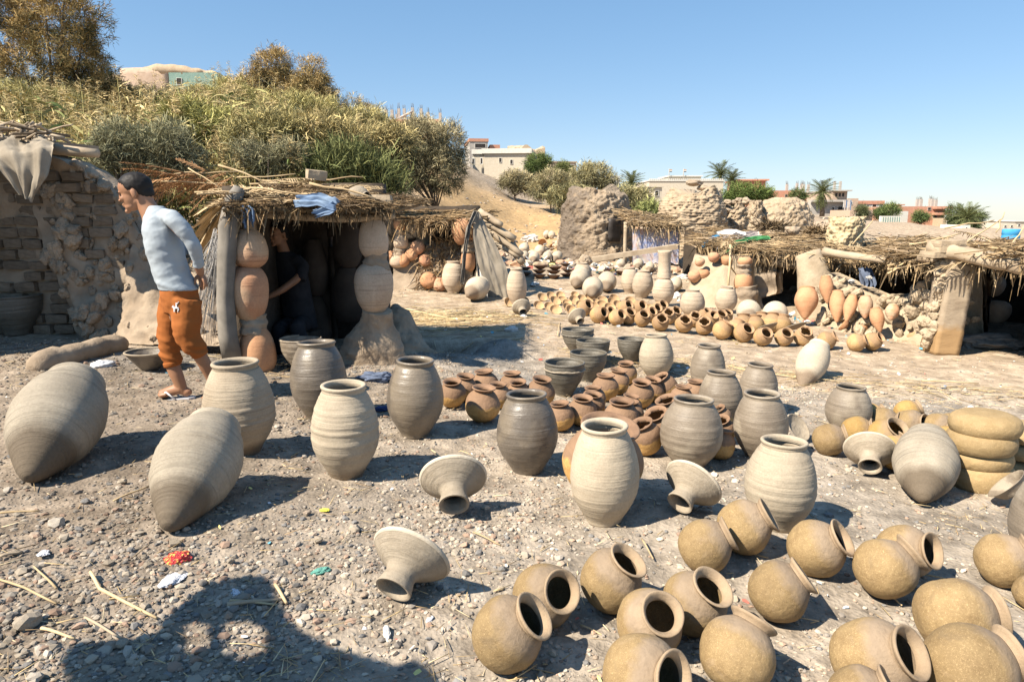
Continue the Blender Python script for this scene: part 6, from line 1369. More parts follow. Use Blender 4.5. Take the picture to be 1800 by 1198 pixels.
# cloth on the roofs
drape([on(1260, 417, 13.8), on(1247, 421, 13.5), on(1238, 428, 13.25)], np.array([.10, .1, .12]), 'bluebright', 'blue_sheet', 'bright blue plastic sheet at the roof end', 'sheet', 20, folds=.02)
drape([on(1335, 413, 14.2), on(1300, 417, 13.8), on(1274, 423, 13.4), on(1264, 434, 13.1), on(1262, 448, 13.05)], [np.array([0, .3, .14])] * 3 + [np.array([.14, .1, .05])] * 2, 'pinkgrey', 'roof_cloth', 'pinkish grey cloth spread on the thatch beside the blue sheet', 'cloth', 21, folds=.03)
drape([on(1262, 412, 14.2), on(1290, 409, 14.1), on(1310, 411, 13.9)], np.array([0, .3, .1]), 'whitecloth', 'roof_cloth', 'grey-white cloth bunched on the thatch end', 'cloth', 23, folds=.03)
drape([on(1352, 418, 13.4), on(1318, 420, 13.2), on(1294, 427, 12.85), on(1282, 440, 12.7)], [np.array([0, .15, .05])] * 3 + [np.array([.08, .05, .02])], 'greencloth', 'green_cloth', 'green cloth strip trailing over the thatch edge', 'cloth', 22, folds=.015)
drape([on(1520, 470, 10.7), on(1527, 500, 10.6), on(1520, 524, 10.5)], np.array([.22, .05, 0]), 'denim', 'hanging_rag', 'dark rag hanging in the opening above the bank', 'cloth', 24, folds=.04)
for q, (px, py, w, lb) in enumerate([(1528, 488, 10, 'small white rag caught high in the dark opening'), (1532, 518, 18, 'white rag lying on the bank edge under the dark opening'), (1497, 494, 12, 'pale rag at the upper end of the bank edge')]):
    c = on(px, py, 10.35 + .1 * q); r = w / 2 * 10.4 / FPX; V = ICO3[0] * (1 + .45 * fbm(ICO3[0] * 2.4 + q * 3, 4))[:, None]; o = tag(MB().add(V, ICO3[1]).build('rag', M['whitecloth'], smooth=False), lb, 'cloth'); o.location = c; o.scale = (r, r * .5, r * .6)
# dark brush heap and twigs behind the thatch
for q, (px, py, w, h_, Yb, lb) in enumerate([(1358, 388, 46, 34, 14.6, 'heap of dark dry brush on the thatch beside the pale block'), (1432, 398, 60, 24, 13.6, 'tangle of dry palm leaves beside the yellow brick kiln')]):
    c = on(px, py + h_ * .4, Yb); n = 420; th = rng.uniform(0, 6.28, n); D = np.stack([np.cos(th), .6 * np.sin(th), rng.uniform(.1, 1.2, n)], -1); sc_ = h_ * Yb / FPX
    V, F, m = blades(c + rng.normal(0, .25, (n, 3)) * np.array([w / 46, .6, .15]) * sc_ * 1.2, D, rng.uniform(.4, 1.0, n) * sc_, rng.uniform(.012, .035, n), rng.uniform(0, .8, n), 3)
    o = rebase(MB().add(V, F, np.repeat(TC[rng.integers(0, 7, n)] * (.55 if q == 0 else .9), m, 0)), c).build('brush_heap', M['thatch']); o.location = c; tag(o, lb, 'brushwood')

# low mud slope running from the old wall towards the hut, behind the man
orgw = np.array(wa.location); ob_, GW = mud_sheet(([(205, 604, 7.55), (300, 606, 7.3), (400, 608, 7.0)], [(232, 380, 8.1), (268, 440, 8.05), (305, 505, 7.95), (350, 550, 7.8), (400, 585, 7.5)]), 'mud_slope', 'mud', wa, orgw, .05, 44, 40, .045, 4.2, 12)
for q in range(34):
    p = GW[rng.integers(0, 44), rng.integers(0, 30)] + np.array([.0, .015, 0]); o = obj('mud_lump', LMP[q % 5], None, wa, p - orgw); s_ = .015 + .045 * rng.uniform() ** 1.8; o.scale = (s_ * 1.3, s_, s_); o.rotation_euler = tuple(rng.uniform(0, 3, 3))
# ------------------------------------------------------------------ vegetation
def reed_bed():
    mb = MB(); n = 3200
    px = rng.uniform(-160, 735, n); Y = 12.4 + 24 * rng.uniform(0, 1, n) ** 1.35
    x = (px - CX) / FPX * Y; z = ground(x, Y)
    x0_ = (px - CX) / FPX * Y; cl_ = fbm(np.stack([x0_ * .75, Y * .6, x0_ * 0 + 4], -1), 2)
    lim = np.interp(px, [-160, 195, 215, 390, 410, 560, 640, 700, 735], [40, 40, 24, 24, 40, 40, 26, 19, 14]); k = (Y < lim) & (cl_ > -.42) & ((px < 585) | (Y > 17.5)); x, Y, z, px, cl_ = x[k], Y[k], z[k], px[k], cl_[k]; n = len(x)
    H = rng.uniform(1.7, 3.1, n) * np.interp(Y, [12, 16, 30], [.72, .95, 1.0]) * (1 + .28 * cl_) * np.interp(px, [560, 690], [1, .62]); ripe = np.clip(.22 + .30 * sst(12.5, 20, Y) + rng.normal(0, .28, n) + .25 * fbm(np.stack([x * .3, Y * .3, x * 0], -1), 2), 0, 1)
    green = np.array([.085, .115, .04]); olive = np.array([.26, .225, .10]); dry = np.array([.46, .36, .19])
    lean = np.stack([rng.normal(.05, .12, n), rng.normal(0, .12, n), np.ones(n)], -1); lean /= np.linalg.norm(lean, axis=1)[:, None]
    P0 = np.stack([x, Y, z - .1], -1); P1 = P0 + lean * H[:, None]
    V, F, m = sticks(P0, P1, .012); mb.add(V, F, np.repeat(olive * (.6 + .6 * ripe[:, None]), m, 0))
    for q in range(13):
        s = .25 + .73 * (q + rng.uniform(0, 1, n)) / 13; b = P0 + lean * (H * s)[:, None]; a = rng.uniform(0, 6.28, n)
        D = np.stack([np.cos(a) * .8, np.sin(a) * .8, rng.uniform(.25, 1.0, n)], -1)
        V, F, m = blades(b, D, rng.uniform(.28, .62, n), rng.uniform(.034, .085, n), rng.uniform(.2, .95, n), 3, taper=.1)
        t_ = np.clip(ripe + rng.normal(0, .2, n) + .25 * (s - .6), 0, 1)[:, None]
        c = np.where(t_ < .5, green + (olive - green) * t_ * 2, olive + (dry - olive) * (t_ - .5) * 2) * rng.uniform(.7, 1.35, (n, 1)) * np.clip(1 + .75 * cl_[:, None], .45, 1.6); mb.add(V, F, np.repeat(c, m, 0))  # shaded gaps between clumps painted into the leaf colour
    kp = np.nonzero(rng.uniform(size=n) < .62)[0]
    for q in range(44):
        b = P1[kp] + rng.normal(0, .035, (len(kp), 3)) + lean[kp] * rng.uniform(-.05, .34, len(kp))[:, None] * 1.0; a = rng.uniform(0, 6.28, len(kp)); D = np.stack([np.cos(a) * .7 + .35, np.sin(a) * .6, rng.uniform(.2, 1.1, len(kp))], -1)
        V, F, m = blades(b, D, rng.uniform(.08, .22, len(kp)), rng.uniform(.014, .034, len(kp)), rng.uniform(.2, .9, len(kp)), 1)
        mb.add(V, F, np.repeat(np.array([.50, .385, .20]) * rng.uniform(.65, 1.25, (len(kp), 1)), m, 0))
    mb.build('reeds', M['foliage'], kind='stuff')
reed_bed()
def crown_mb(lobes, Y, nclump, nblade, cA, cB, bl=(.14, .34), bw=(.012, .03), upb=.5, depth=1.0, droop=.4, seed=0, tipc=None):
    r = np.random.default_rng(seed); mb = MB(); area = np.array([a[2] * a[3] for a in lobes], float); area /= area.sum()
    s_ = Y / FPX; allc = []
    for (cx, cy, rx, ry), w in zip(lobes, area):
        k = max(4, int(nclump * w)); c = on(cx, cy, Y + r.normal(0, .05)); d = r.normal(size=(k, 3)); d /= np.linalg.norm(d, axis=1)[:, None]
        rad = r.uniform(.35, 1.0, k) ** .6; rad = np.where(r.uniform(size=k) < .12, rad * 1.12, rad)
        C = c + d * rad[:, None] * np.array([rx * s_, (rx + ry) / 2 * s_ * depth, ry * s_]); allc.append(C)
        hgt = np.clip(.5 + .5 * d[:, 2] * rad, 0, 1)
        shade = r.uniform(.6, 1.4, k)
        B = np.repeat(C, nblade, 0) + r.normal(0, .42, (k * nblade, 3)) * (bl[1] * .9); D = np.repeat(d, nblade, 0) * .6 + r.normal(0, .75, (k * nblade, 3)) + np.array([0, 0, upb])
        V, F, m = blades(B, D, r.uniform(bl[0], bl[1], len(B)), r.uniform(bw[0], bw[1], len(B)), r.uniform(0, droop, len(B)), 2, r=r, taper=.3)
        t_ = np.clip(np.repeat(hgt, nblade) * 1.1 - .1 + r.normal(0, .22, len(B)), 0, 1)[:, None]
        col = (np.asarray(cA) * (1 - t_) + np.asarray(cB) * t_) * np.repeat(shade, nblade)[:, None] * r.uniform(.7, 1.3, (len(B), 1)); mb.add(V, F, np.repeat(col, m, 0))  # golden tips above; shade of the lower crown painted into the leaves
    return mb, np.concatenate(allc)
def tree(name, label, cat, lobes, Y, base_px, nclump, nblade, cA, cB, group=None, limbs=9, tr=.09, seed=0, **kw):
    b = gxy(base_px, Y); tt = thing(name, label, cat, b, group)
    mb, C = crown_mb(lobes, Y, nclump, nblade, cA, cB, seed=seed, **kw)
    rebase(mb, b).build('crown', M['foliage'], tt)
    r = np.random.default_rng(seed + 1); w = MB(); idx = r.choice(len(C), min(limbs, len(C)), replace=False)
    fork = b + np.array([0, 0, max(.15, (C[:, 2].min() - b[2]) * .45)])
    w.add(*tube(np.linspace(b - [0, 0, .2], fork, 5), np.linspace(tr, tr * .7, 5), 7))
    for i in idx:
        e = C[i]; mdl = fork * .45 + e * .55 + r.normal(0, .12, 3); s = np.linspace(0, 1, 6)[:, None]; P = fork * (1 - s) ** 2 + 2 * mdl * s * (1 - s) + e * s ** 2
        w.add(*tube(P, np.linspace(tr * .55, .012, 6), 5))
    rebase(w, b).build('trunk', M['bark'], tt); return tt
GA, GB_ = (.055, .065, .025), (.36, .255, .10)
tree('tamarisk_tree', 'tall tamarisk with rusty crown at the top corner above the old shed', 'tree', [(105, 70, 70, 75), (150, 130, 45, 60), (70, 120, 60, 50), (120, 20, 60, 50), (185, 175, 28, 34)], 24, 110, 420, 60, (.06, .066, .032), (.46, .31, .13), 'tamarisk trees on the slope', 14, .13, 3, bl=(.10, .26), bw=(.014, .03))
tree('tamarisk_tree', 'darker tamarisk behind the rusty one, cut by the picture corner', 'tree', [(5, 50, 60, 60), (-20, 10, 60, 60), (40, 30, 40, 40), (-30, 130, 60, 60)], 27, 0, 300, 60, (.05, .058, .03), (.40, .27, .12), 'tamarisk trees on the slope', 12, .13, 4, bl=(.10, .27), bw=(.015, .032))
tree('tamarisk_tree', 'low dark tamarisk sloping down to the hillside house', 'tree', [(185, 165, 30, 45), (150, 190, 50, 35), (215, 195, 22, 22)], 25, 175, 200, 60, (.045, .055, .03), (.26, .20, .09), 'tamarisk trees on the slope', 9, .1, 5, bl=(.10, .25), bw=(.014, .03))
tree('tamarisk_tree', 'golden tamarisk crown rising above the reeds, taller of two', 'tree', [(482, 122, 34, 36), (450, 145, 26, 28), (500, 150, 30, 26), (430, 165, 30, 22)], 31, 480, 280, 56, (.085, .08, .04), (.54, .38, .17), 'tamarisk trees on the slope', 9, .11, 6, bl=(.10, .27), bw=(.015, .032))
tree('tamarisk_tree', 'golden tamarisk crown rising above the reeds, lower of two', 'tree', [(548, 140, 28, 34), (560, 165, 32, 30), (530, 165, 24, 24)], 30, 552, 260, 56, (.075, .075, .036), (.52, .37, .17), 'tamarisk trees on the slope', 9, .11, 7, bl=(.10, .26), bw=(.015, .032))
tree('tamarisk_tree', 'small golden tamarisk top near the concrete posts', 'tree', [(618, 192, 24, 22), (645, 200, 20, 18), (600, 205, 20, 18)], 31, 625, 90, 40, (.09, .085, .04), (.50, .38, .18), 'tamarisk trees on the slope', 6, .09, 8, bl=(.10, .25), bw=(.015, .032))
tree('tamarisk_bush', 'broad grey-olive tamarisk with bare stems at the edge of the sandy slope', 'bush', [(745, 250, 44, 40), (785, 262, 34, 44), (715, 270, 36, 44), (770, 300, 48, 34), (700, 315, 40, 26), (735, 232, 30, 22)], 21.5, 768, 620, 56, (.10, .096, .055), (.46, .39, .235), None, 16, .045, 9, bl=(.09, .22), bw=(.010, .024))
tree('tamarisk_bush', 'grey-green feathery tamarisk close behind the old wall', 'bush', [(215, 255, 40, 34), (262, 262, 44, 34), (300, 255, 34, 36), (185, 285, 26, 26), (255, 300, 60, 24), (330, 280, 26, 30)], 12.0, 240, 330, 50, (.075, .08, .05), (.33, .31, .19), None, 12, .06, 10, bl=(.07, .2), bw=(.008, .018))
tree('tamarisk_bush', 'grey-green feathery tamarisk behind the hut roof', 'bush', [(470, 285, 36, 22), (510, 275, 30, 20), (430, 270, 24, 18)], 12.6, 480, 120, 46, (.08, .085, .05), (.34, .31, .19), None, 8, .05, 11, bl=(.07, .2), bw=(.008, .018))
for q, (lb, lobes, Y, bp, n, cA, cB) in enumerate([
    ('yellow-green feathery bush in front of the hillside house', [(255, 192, 44, 20), (215, 192, 34, 20), (300, 196, 36, 18), (345, 190, 30, 18)], 26, 260, 230, (.09, .10, .04), (.42, .35, .15)),
    ('yellow-green feathery bush below the two golden tamarisks', [(400, 185, 40, 26), (440, 195, 40, 24), (365, 195, 30, 22)], 26, 405, 220, (.09, .105, .04), (.40, .35, .15)),
    ('olive feathery bush below the rusty tamarisk', [(60, 195, 50, 26), (110, 205, 50, 24), (150, 215, 40, 22), (10, 200, 40, 26)], 20, 80, 260, (.07, .085, .035), (.34, .29, .13)),
    ('olive feathery bush among the reeds above the hut', [(520, 215, 44, 30), (570, 225, 40, 28), (480, 225, 36, 26)], 21, 525, 240, (.08, .095, .038), (.38, .33, .145)),
    ('olive feathery bush beside the broad grey-olive tamarisk', [(640, 235, 40, 28), (670, 255, 30, 28), (610, 250, 30, 24)], 22, 640, 210, (.085, .095, .042), (.40, .34, .16)),
    ('olive feathery bush over the middle of the hut roof', [(455, 262, 52, 34), (500, 250, 34, 30)], 14.3, 460, 170, (.08, .095, .042), (.38, .32, .15)),
    ('golden olive feathery bush over the hut roof end', [(560, 258, 46, 34), (600, 270, 40, 28)], 14.6, 570, 170, (.085, .09, .042), (.42, .34, .165)),
    ('golden olive feathery bush between hut roof and broad tamarisk', [(660, 290, 40, 36), (690, 270, 30, 30)], 15.5, 670, 150, (.085, .09, .042), (.42, .34, .165)),
    ('yellow-green feathery bush among the reeds behind the man', [(330, 225, 46, 26), (380, 240, 44, 26), (430, 245, 30, 22)], 16, 360, 240, (.08, .10, .036), (.36, .33, .13))]):
    tree('feathery_bush', lb, 'bush', [(a_, b_ - 8, c_ * 1.15, d_ * 1.35) for a_, b_, c_, d_ in lobes], Y, bp, int(n * 1.6), 60, tuple(.8 * v_ for v_ in cA), tuple(1.25 * v_ for v_ in cB), 'feathery bushes on the slope', 8, .06, 60 + q, bl=(.09, .24), bw=(.010, .024))
tree('green_bush', 'fresh green reedy bush behind the hut roof end', 'bush', [(610, 300, 40, 32), (650, 310, 34, 26), (570, 305, 26, 24), (680, 330, 26, 20)], 12.8, 620, 170, 44, (.05, .065, .026), (.19, .20, .08), None, 8, .05, 12, bl=(.14, .34), bw=(.012, .026), upb=1.2)
for q, (nm, lb, lobes, Y, bp, n, cA, cB) in enumerate([
    ('scrub_bush', 'dry scrub on the slope below the white house', [(905, 320, 26, 16), (925, 325, 20, 12)], 44, 905, 90, (.10, .095, .055), (.32, .27, .16)),
    ('scrub_bush', 'dry scrub between the white house and the charred kiln', [(968, 322, 26, 20), (990, 330, 24, 16), (950, 332, 18, 14)], 40, 968, 110, (.08, .08, .045), (.30, .26, .15)),
    ('scrub_bush', 'larger olive scrub rising behind the charred kiln', [(1040, 308, 32, 20), (1062, 318, 24, 18), (1018, 320, 24, 16)], 42, 1040, 120, (.08, .08, .045), (.32, .28, .15)),
    ('scrub_bush', 'low olive scrub filling the dip beside the charred kiln', [(1010, 345, 30, 16), (985, 350, 24, 14), (1120, 352, 24, 18), (1098, 345, 18, 14)], 30, 1020, 120, (.07, .075, .04), (.28, .25, .13)),
    ('leafy_tree', 'small round green tree beside the white house', [(945, 287, 19, 16), (958, 290, 14, 14), (936, 296, 10, 10)], 72, 946, 80, (.03, .05, .018), (.10, .13, .04)),
    ('leafy_tree', 'small green tree in front of the pinkish house', [(990, 298, 12, 10)], 66, 990, 40, (.04, .055, .02), (.12, .13, .05)),
    ('leafy_tree', 'wide green tree beside the crenellated building', [(1300, 340, 26, 16), (1328, 340, 22, 14), (1345, 345, 14, 10), (1285, 350, 14, 12)], 60, 1310, 140, (.03, .05, .016), (.13, .17, .05)),
    ('leafy_tree', 'dark green tree behind the palm near the red house with columns', [(1680, 378, 16, 16), (1715, 386, 16, 14), (1695, 390, 26, 14)], 68, 1690, 110, (.03, .045, .02), (.09, .11, .045)),
    ('leafy_tree', 'green tree before the white wall in the far town', [(1562, 371, 18, 10), (1548, 375, 12, 8)], 80, 1560, 60, (.03, .05, .02), (.11, .14, .05)),
    ('leafy_tree', 'small green tree at the foot of the red house with columns', [(1618, 382, 11, 8)], 80, 1618, 30, (.03, .05, .02), (.11, .14, .05)),
    ('leafy_tree', 'small green tree by the grey town house', [(1515, 372, 8, 8)], 80, 1515, 26, (.04, .05, .025), (.12, .13, .06)),
    ('leafy_tree', 'low green tree beside the wide red brick wall', [(1402, 344, 14, 8)], 84, 1402, 30, (.03, .05, .02), (.11, .13, .05)),
    ('green_weeds', 'patch of green weeds between the two round kilns', [(1140, 378, 20, 16), (1155, 385, 16, 12)], 24, 1142, 70, (.05, .075, .025), (.22, .23, .09))]):
    k_ = (Y / 20.0) ** .5
    cA = tuple(1.25 * x for x in cA); cB = tuple(1.3 * x for x in cB)
    tree(nm, lb, 'tree' if 'tree' in nm else 'bush', lobes, Y, bp, int(n * 1.5), 44, cA, cB, None, 5, .06, 30 + q, bl=(.10 * k_, .26 * k_), bw=(.015 * k_, .035 * k_))
# date palms
PF = []
for q in range(3):
    r = np.random.default_rng(700 + q); mb = MB(); s = np.linspace(.08, 1, 26); xs = np.linspace(0, 1, 8); dr = .42 + .1 * q
    mb.add(*tube(np.stack([xs, xs * 0, .25 * xs - dr * xs ** 2], -1), np.linspace(.02, .005, 8), 4), (.16, .17, .07))
    for sd_ in (-1, 1):
        b = np.stack([s, s * 0, .25 * s - dr * s ** 2], -1); D = np.stack([s * 0 + .7, sd_ * (.75 + 0 * s), r.uniform(-.25, .25, 26)], -1)
        V, F, m = blades(b, D, .26 * np.sin(.4 + s * 2.3), .035, .3, 1, side=np.array([0, 0, 1.0]) + r.normal(0, .2, (26, 3)), r=r); mb.add(V, F, np.array([.10, .115, .05]) * 1.0)
    PF.append(mb.mesh('palm_frond')); PF[-1].materials.append(M['foliage'])
for (lb, px, cy, Y, rp, bp, dead) in [('date palm with low bushy crown beside the cream house', 1110, 322, 72, 25, 342, 0), ('date palm behind the crenellated building, taller of a pair', 1266, 308, 92, 27, 350, 0), ('date palm behind the crenellated building, lower of a pair', 1287, 317, 90, 22, 350, 0),
                                      ('date palm with bare trunk before the grey town house', 1445, 338, 70, 27, 372, 8), ('broad date palm before the dark tree at the town edge', 1700, 384, 62, 31, 404, 6)]:
    c = on(px, cy, Y); b = gxy(px, Y); b[2] = min(b[2], c[2] - .8); tt = thing('date_palm', lb, 'palm tree', b, 'date palms near the far houses'); R = rp * Y / FPX
    P = np.linspace(b, c, 6); rebase(MB().add(*tube(P, np.linspace(.24, .18, 6), 9, noise=.12)), b).build('trunk', M['bark'], tt)
    for k in range(34 + dead):
        a = k * 2.4; el = 1.25 - 1.7 * (k / 34) + rng.normal(0, .08) if k < 34 else -1.0
        o = obj('palm_frond', PF[k % 3], None, tt); place_axis(o, c - b, (math.cos(a) * math.cos(el), math.sin(a) * math.cos(el), math.sin(el)), R * rng.uniform(.9, 1.12), 0)

# ------------------------------------------------------------------ far houses
def house(name, label, px0, px1, tp, bs, Y, mat, depth=8.0, yaw=0.0, wins=(), parapet=None, cols=(), colh=14, extra=None, door=None, group=None, jag=0.0, side=None, sink=2.5):
    a, b = on(px0, bs, Y), on(px1, bs, Y); s_ = Y / FPX; W = (b - a)[0]; H = (bs - tp) * s_
    tt = thing(name, label, 'house' if 'wall' not in name else 'wall', (a[0], Y, a[2]), group, yaw)
    if jag:
        V, F = rough_box((0, 0, -sink), (W, depth, H), max(.35, W / 22), 0, 1, 0); k = V[:, 2] > H * .6; V[k, 2] += jag * H * fbm(V[k] * np.array([.8, .8, 0]) + px0, 3)
        MB().add(V, F).build('walls', M[mat], tt, smooth=False)
    else: MB().add(*box((0, 0, -sink), (W, depth, H))).build('walls', M[mat], tt, smooth=False)
    if side: MB().add(*box((-.03, .0, -sink), (0.0, depth, H - .02))).build('side_wall', M[side], tt, smooth=False)
    if parapet:
        ph, pm, ov = parapet; MB().add(*box((-ov, -ov, H), (W + ov, depth + ov, H + ph * s_))).build('parapet', M[pm], tt, smooth=False)
    for (wx, wy, ww, wh) in wins:
        x0 = (wx - ww / 2 - px0) * s_; z0 = (bs - wy - wh / 2) * s_; x1 = x0 + ww * s_; z1 = z0 + wh * s_; f_ = .5 * s_
        fm = MB()
        for lo, hi in (((x0 - f_, -.05, z0 - f_), (x0, .02, z1 + f_)), ((x1, -.05, z0 - f_), (x1 + f_, .02, z1 + f_)), ((x0, -.05, z1), (x1, .02, z1 + f_)), ((x0, -.07, z0 - f_), (x1, .02, z0))): fm.add(*box(lo, hi))
        w_ = fm.build('window', M['trim'] if mat != 'w_red' else M['w_grey'], tt, smooth=False); MB().add(*box((x0, -.02, z0), (x1, .03, z1))).build('pane', M['pane'], w_, smooth=False)
    for cxp in cols:
        x = (cxp - px0) * s_; yq = rng.uniform(.3, depth * .7); h0 = H + (parapet[0] * s_ if parapet else 0); hh = colh * s_ * rng.uniform(.75, 1.1)
        co = MB().add(*box((x - .15, yq - .15, h0 - .02), (x + .15, yq + .15, h0 + hh))).build('column', M['w_grey'], tt, smooth=False)
        rbm = MB(); P0 = np.array([[x + dx, yq + dy, h0 + hh - .02] for dx in (-.09, .09) for dy in (-.09, .09)]); rbm.add(*sticks(P0, P0 + np.array([0, 0, hh * .35]) + rng.normal(0, .05, (4, 3)), .02)[:2]); rbm.build('rebar', M['bark'], co)
    return tt, W, H, s_
hh, W, H, s_ = house('hillside_house', 'old hillside house with pale mud end and teal front, roof edge crumbling', 300, 385, 132, 172, 46, 'w_teal', 7, 0, [(317, 146, 8, 10)], None)
MB().add(*rough_box((-3.2, -.1, -2.5), (-.02, 6, H + .35), .4, .06, 1.5, 3, .1)).build('mud_end', M['w_pink'], hh)
V, F = rough_box((-2.9, .02, H - .05), (W - .05, 6, H + .5), .22, .07, 2.2, 4, .02); V[:, 2] -= .55 * (V[:, 2] > H + .2) * np.clip((V[:, 0] - .5) / W, 0, 1); V[:, 2] -= .25 * (V[:, 2] > H + .2) * np.clip(-(V[:, 0] + .6) / 1.8, 0, 1); MB().add(V, F).build('mud_roof', M['w_ochre'], hh)
V, F = rough_box((-5.2, .2, -2.5), (-3.3, 4, H + .1), .4, .10, 1.5, 5, .15); MB().add(V, F).build('mud_annex', M['w_ochre'], hh)
hh, W, H, s_ = house('unfinished_house', 'red brick house with bare concrete posts on top, half hidden by trees', 655, 772, 212, 240, 74, 'w_red', 9, 0, (), None, (663, 670, 677, 681, 692, 707, 720, 736, 739, 761), 24)
P = np.array([[(700 - 655) * s_, 1, H + .3], [(722 - 655) * s_, 1, H + .95]]); MB().add(*tube(np.linspace(P[0], P[1], 3), .12, 4)).build('leaning_beam', M['w_grey'], hh)
hh, W, H, s_ = house('white_house', 'white flat-roofed house with thick parapet and small square windows', 851, 931, 272, 303, 82, 'w_cream', 9, -.10, [(879, 283, 4, 7), (898, 286, 4, 7)], (8, 'w_white', .25), sink=4)
MB().add(*box((-1.4, .5, -4), (-.02, 7, H - .02))).build('side_wing', M['w_cream'], hh, smooth=False); MB().add(*box((-1.5, .3, H), (-.26, 7.2, H + 8 * s_ - .03))).build('parapet', M['w_white'], hh, smooth=False)
for q in range(7): MB().add(*box((W - .12, -.06, .3 + q * .30), (W + .06, .2, .45 + q * .30))).build('brick', M['w_red'], hh, smooth=False)
for dx in (.15, -.9):
    w_ = MB().add(*box((dx - .16 - .45, -.03 if dx > 0 else .44, .9), (dx + .16 - .45, .02 if dx > 0 else .52, 1.7))).build('window', M['trim'], hh, smooth=False); MB().add(*box((dx - .1 - .45, -.045 if dx > 0 else .42, 1.0), (dx + .1 - .45, .0 if dx > 0 else .5, 1.6))).build('pane', M['pane'], w_, smooth=False)
house('brick_house', 'tall red brick house rising behind the white house', 826, 858, 251, 285, 100, 'w_grey', 8, .15, [(844, 258, 18, 7)], (5, 'w_red', .1), sink=5)
house('brick_house', 'small red brick block next to the tall red house', 861, 879, 256, 280, 101, 'w_red', 5, .1, (), None, sink=5)
house('ruined_wall', 'crumbling earth wall behind the white house roof', 892, 958, 263, 285, 98, 'w_ochre', 2, 0, (), None, jag=.35, sink=5)
house('pink_house', 'low pinkish house with an awning beside the green tree', 968, 1013, 287, 312, 76, 'w_pink', 6, .12, [(983, 291, 4, 5), (1005, 295, 7, 9)], (2, 'w_ochre', .1), sink=5)
house('white_cube_house', 'tiny white cube house above the charred kiln', 1076, 1090, 310, 326, 96, 'w_white', 5, .2, [(1086, 315, 2, 4)], None, sink=5)
hh, W, H, s_ = house('cream_house', 'small cream house with two dark windows before the crenellated building', 1126, 1164, 330, 352, 66, 'w_cream', 5, .1, [(1135, 339, 5, 8), (1154, 340, 6, 8)], (1.5, 'w_cream', .15), sink=4)
hh, W, H, s_ = house('crenellated_building', 'large cream building with crenellated parapet, upper storey and two flags', 1140, 1270, 320, 352, 88, 'w_cream', 12, 0, [(1256, 340, 5, 10), (1150, 340, 4, 8)], (2, 'w_white', .1), sink=5)
for q in range(38): MB().add(*box((q * W / 38 + .03, -.12, H + 2 * s_ + .005), (q * W / 38 + .03 + W / 70, .1, H + 4.2 * s_))).build('merlon', M['w_white'], hh, smooth=False)
up_ = MB().add(*box(((1180 - 1140) * s_, 2, H + 2 * s_), ((1236 - 1140) * s_, 8, H + 9 * s_))).build('upper_storey', M['w_cream'], hh, smooth=False); MB().add(*box(((1178 - 1140) * s_, 1.7, H + 9 * s_), ((1238 - 1140) * s_, 8.3, H + 11 * s_))).build('cornice', M['w_white'], up_, smooth=False)
for cxp in (1178, 1203):
    x = (cxp - 1140) * s_; fp = MB().add(*tube(np.linspace([x, 1.5, H], [x, 1.5, H + 22 * s_], 3), .05, 5)).build('flagpole', M['w_grey'], hh)
    for k, mt in enumerate(('terra2', 'w_white', 'pane')):
        z = H + (21 - k * 1.5) * s_; MB().add(*box((x + .05, 1.48, z - 1.5 * s_), (x + 5 * s_, 1.52, z - .01))).build('flag_band', M[mt], fp, smooth=False)
house('brick_house', 'red brick top storey behind the palms of the crenellated building', 1297, 1343, 319, 345, 104, 'w_red', 8, -.1, (), (2.5, 'w_red', .4), sink=6)
house('brick_house', 'wide low red brick house left of the bare posts', 1346, 1405, 336, 362, 98, 'w_red', 8, 0, [(1380, 345, 4, 4)], None, (1397, 1405), 14, sink=6)
house('brick_house', 'red brick house topped with bare concrete posts beside the bare-trunk palm', 1396, 1446, 340, 368, 96, 'w_red', 8, 0, [(1425, 348, 4, 5)], None, (1404, 1412, 1417, 1426, 1432), 18, sink=6)
hh, W, H, s_ = house('town_house', 'grey three-storey town house with laundry and upper loggia', 1424, 1486, 356, 388, 86, 'w_grey', 9, 0, [(1474, 368, 8, 8), (1462, 372, 4, 14), (1478, 378, 8, 6)], None, sink=5)
u_ = MB().add(*box(((1462 - 1424) * s_, .4, H), ((1487 - 1424) * s_, 8, H + 18 * s_))).build('upper_storey', M['w_pink'], hh, smooth=False); MB().add(*box(((1460 - 1424) * s_, -.4, H + 18 * s_), ((1490 - 1424) * s_, 8.3, H + 20 * s_))).build('roof_slab', M['w_grey'], hh, smooth=False)
for cxp in (1468, 1474, 1480): MB().add(*box(((cxp - 1.7 - 1424) * s_, .36, H + 9 * s_), ((cxp + 1.7 - 1424) * s_, .5, H + 15 * s_))).build('pane', M['pane'], u_, smooth=False)
MB().add(*box(((1420 - 1424) * s_, -.7, H), ((1488 - 1424) * s_, -.02, H + .25))).build('balcony', M['w_grey'], hh, smooth=False)
for q in range(6): MB().add(*box(((1474 + q * 2.4 - 1424) * s_, -.74, H - .7 * (1 + q % 2)), ((1475.8 + q * 2.4 - 1424) * s_, -.70, H + .2))).build('laundry', M[['whitecloth', 'pinkgrey', 'bluecloth'][q % 3]], hh, smooth=False)
for cxp in (1475, 1485): MB().add(*box(((cxp - 1.6 - 1424) * s_, 2, H + 20 * s_), ((cxp + 1.6 - 1424) * s_, 2.3, H + 36 * s_))).build('column', M['w_grey'], hh, smooth=False)
house('pink_house', 'small pinkish block right beside the grey town house', 1488, 1506, 350, 384, 92, 'w_pink', 6, 0, [(1494, 358, 3, 4)], None, sink=5)
house('brick_house', 'pale house with red brick top storey in the middle of the far town', 1506, 1550, 360, 388, 94, 'w_white', 7, 0, [(1534, 363, 7, 5)], (6, 'w_red', .1), sink=5)
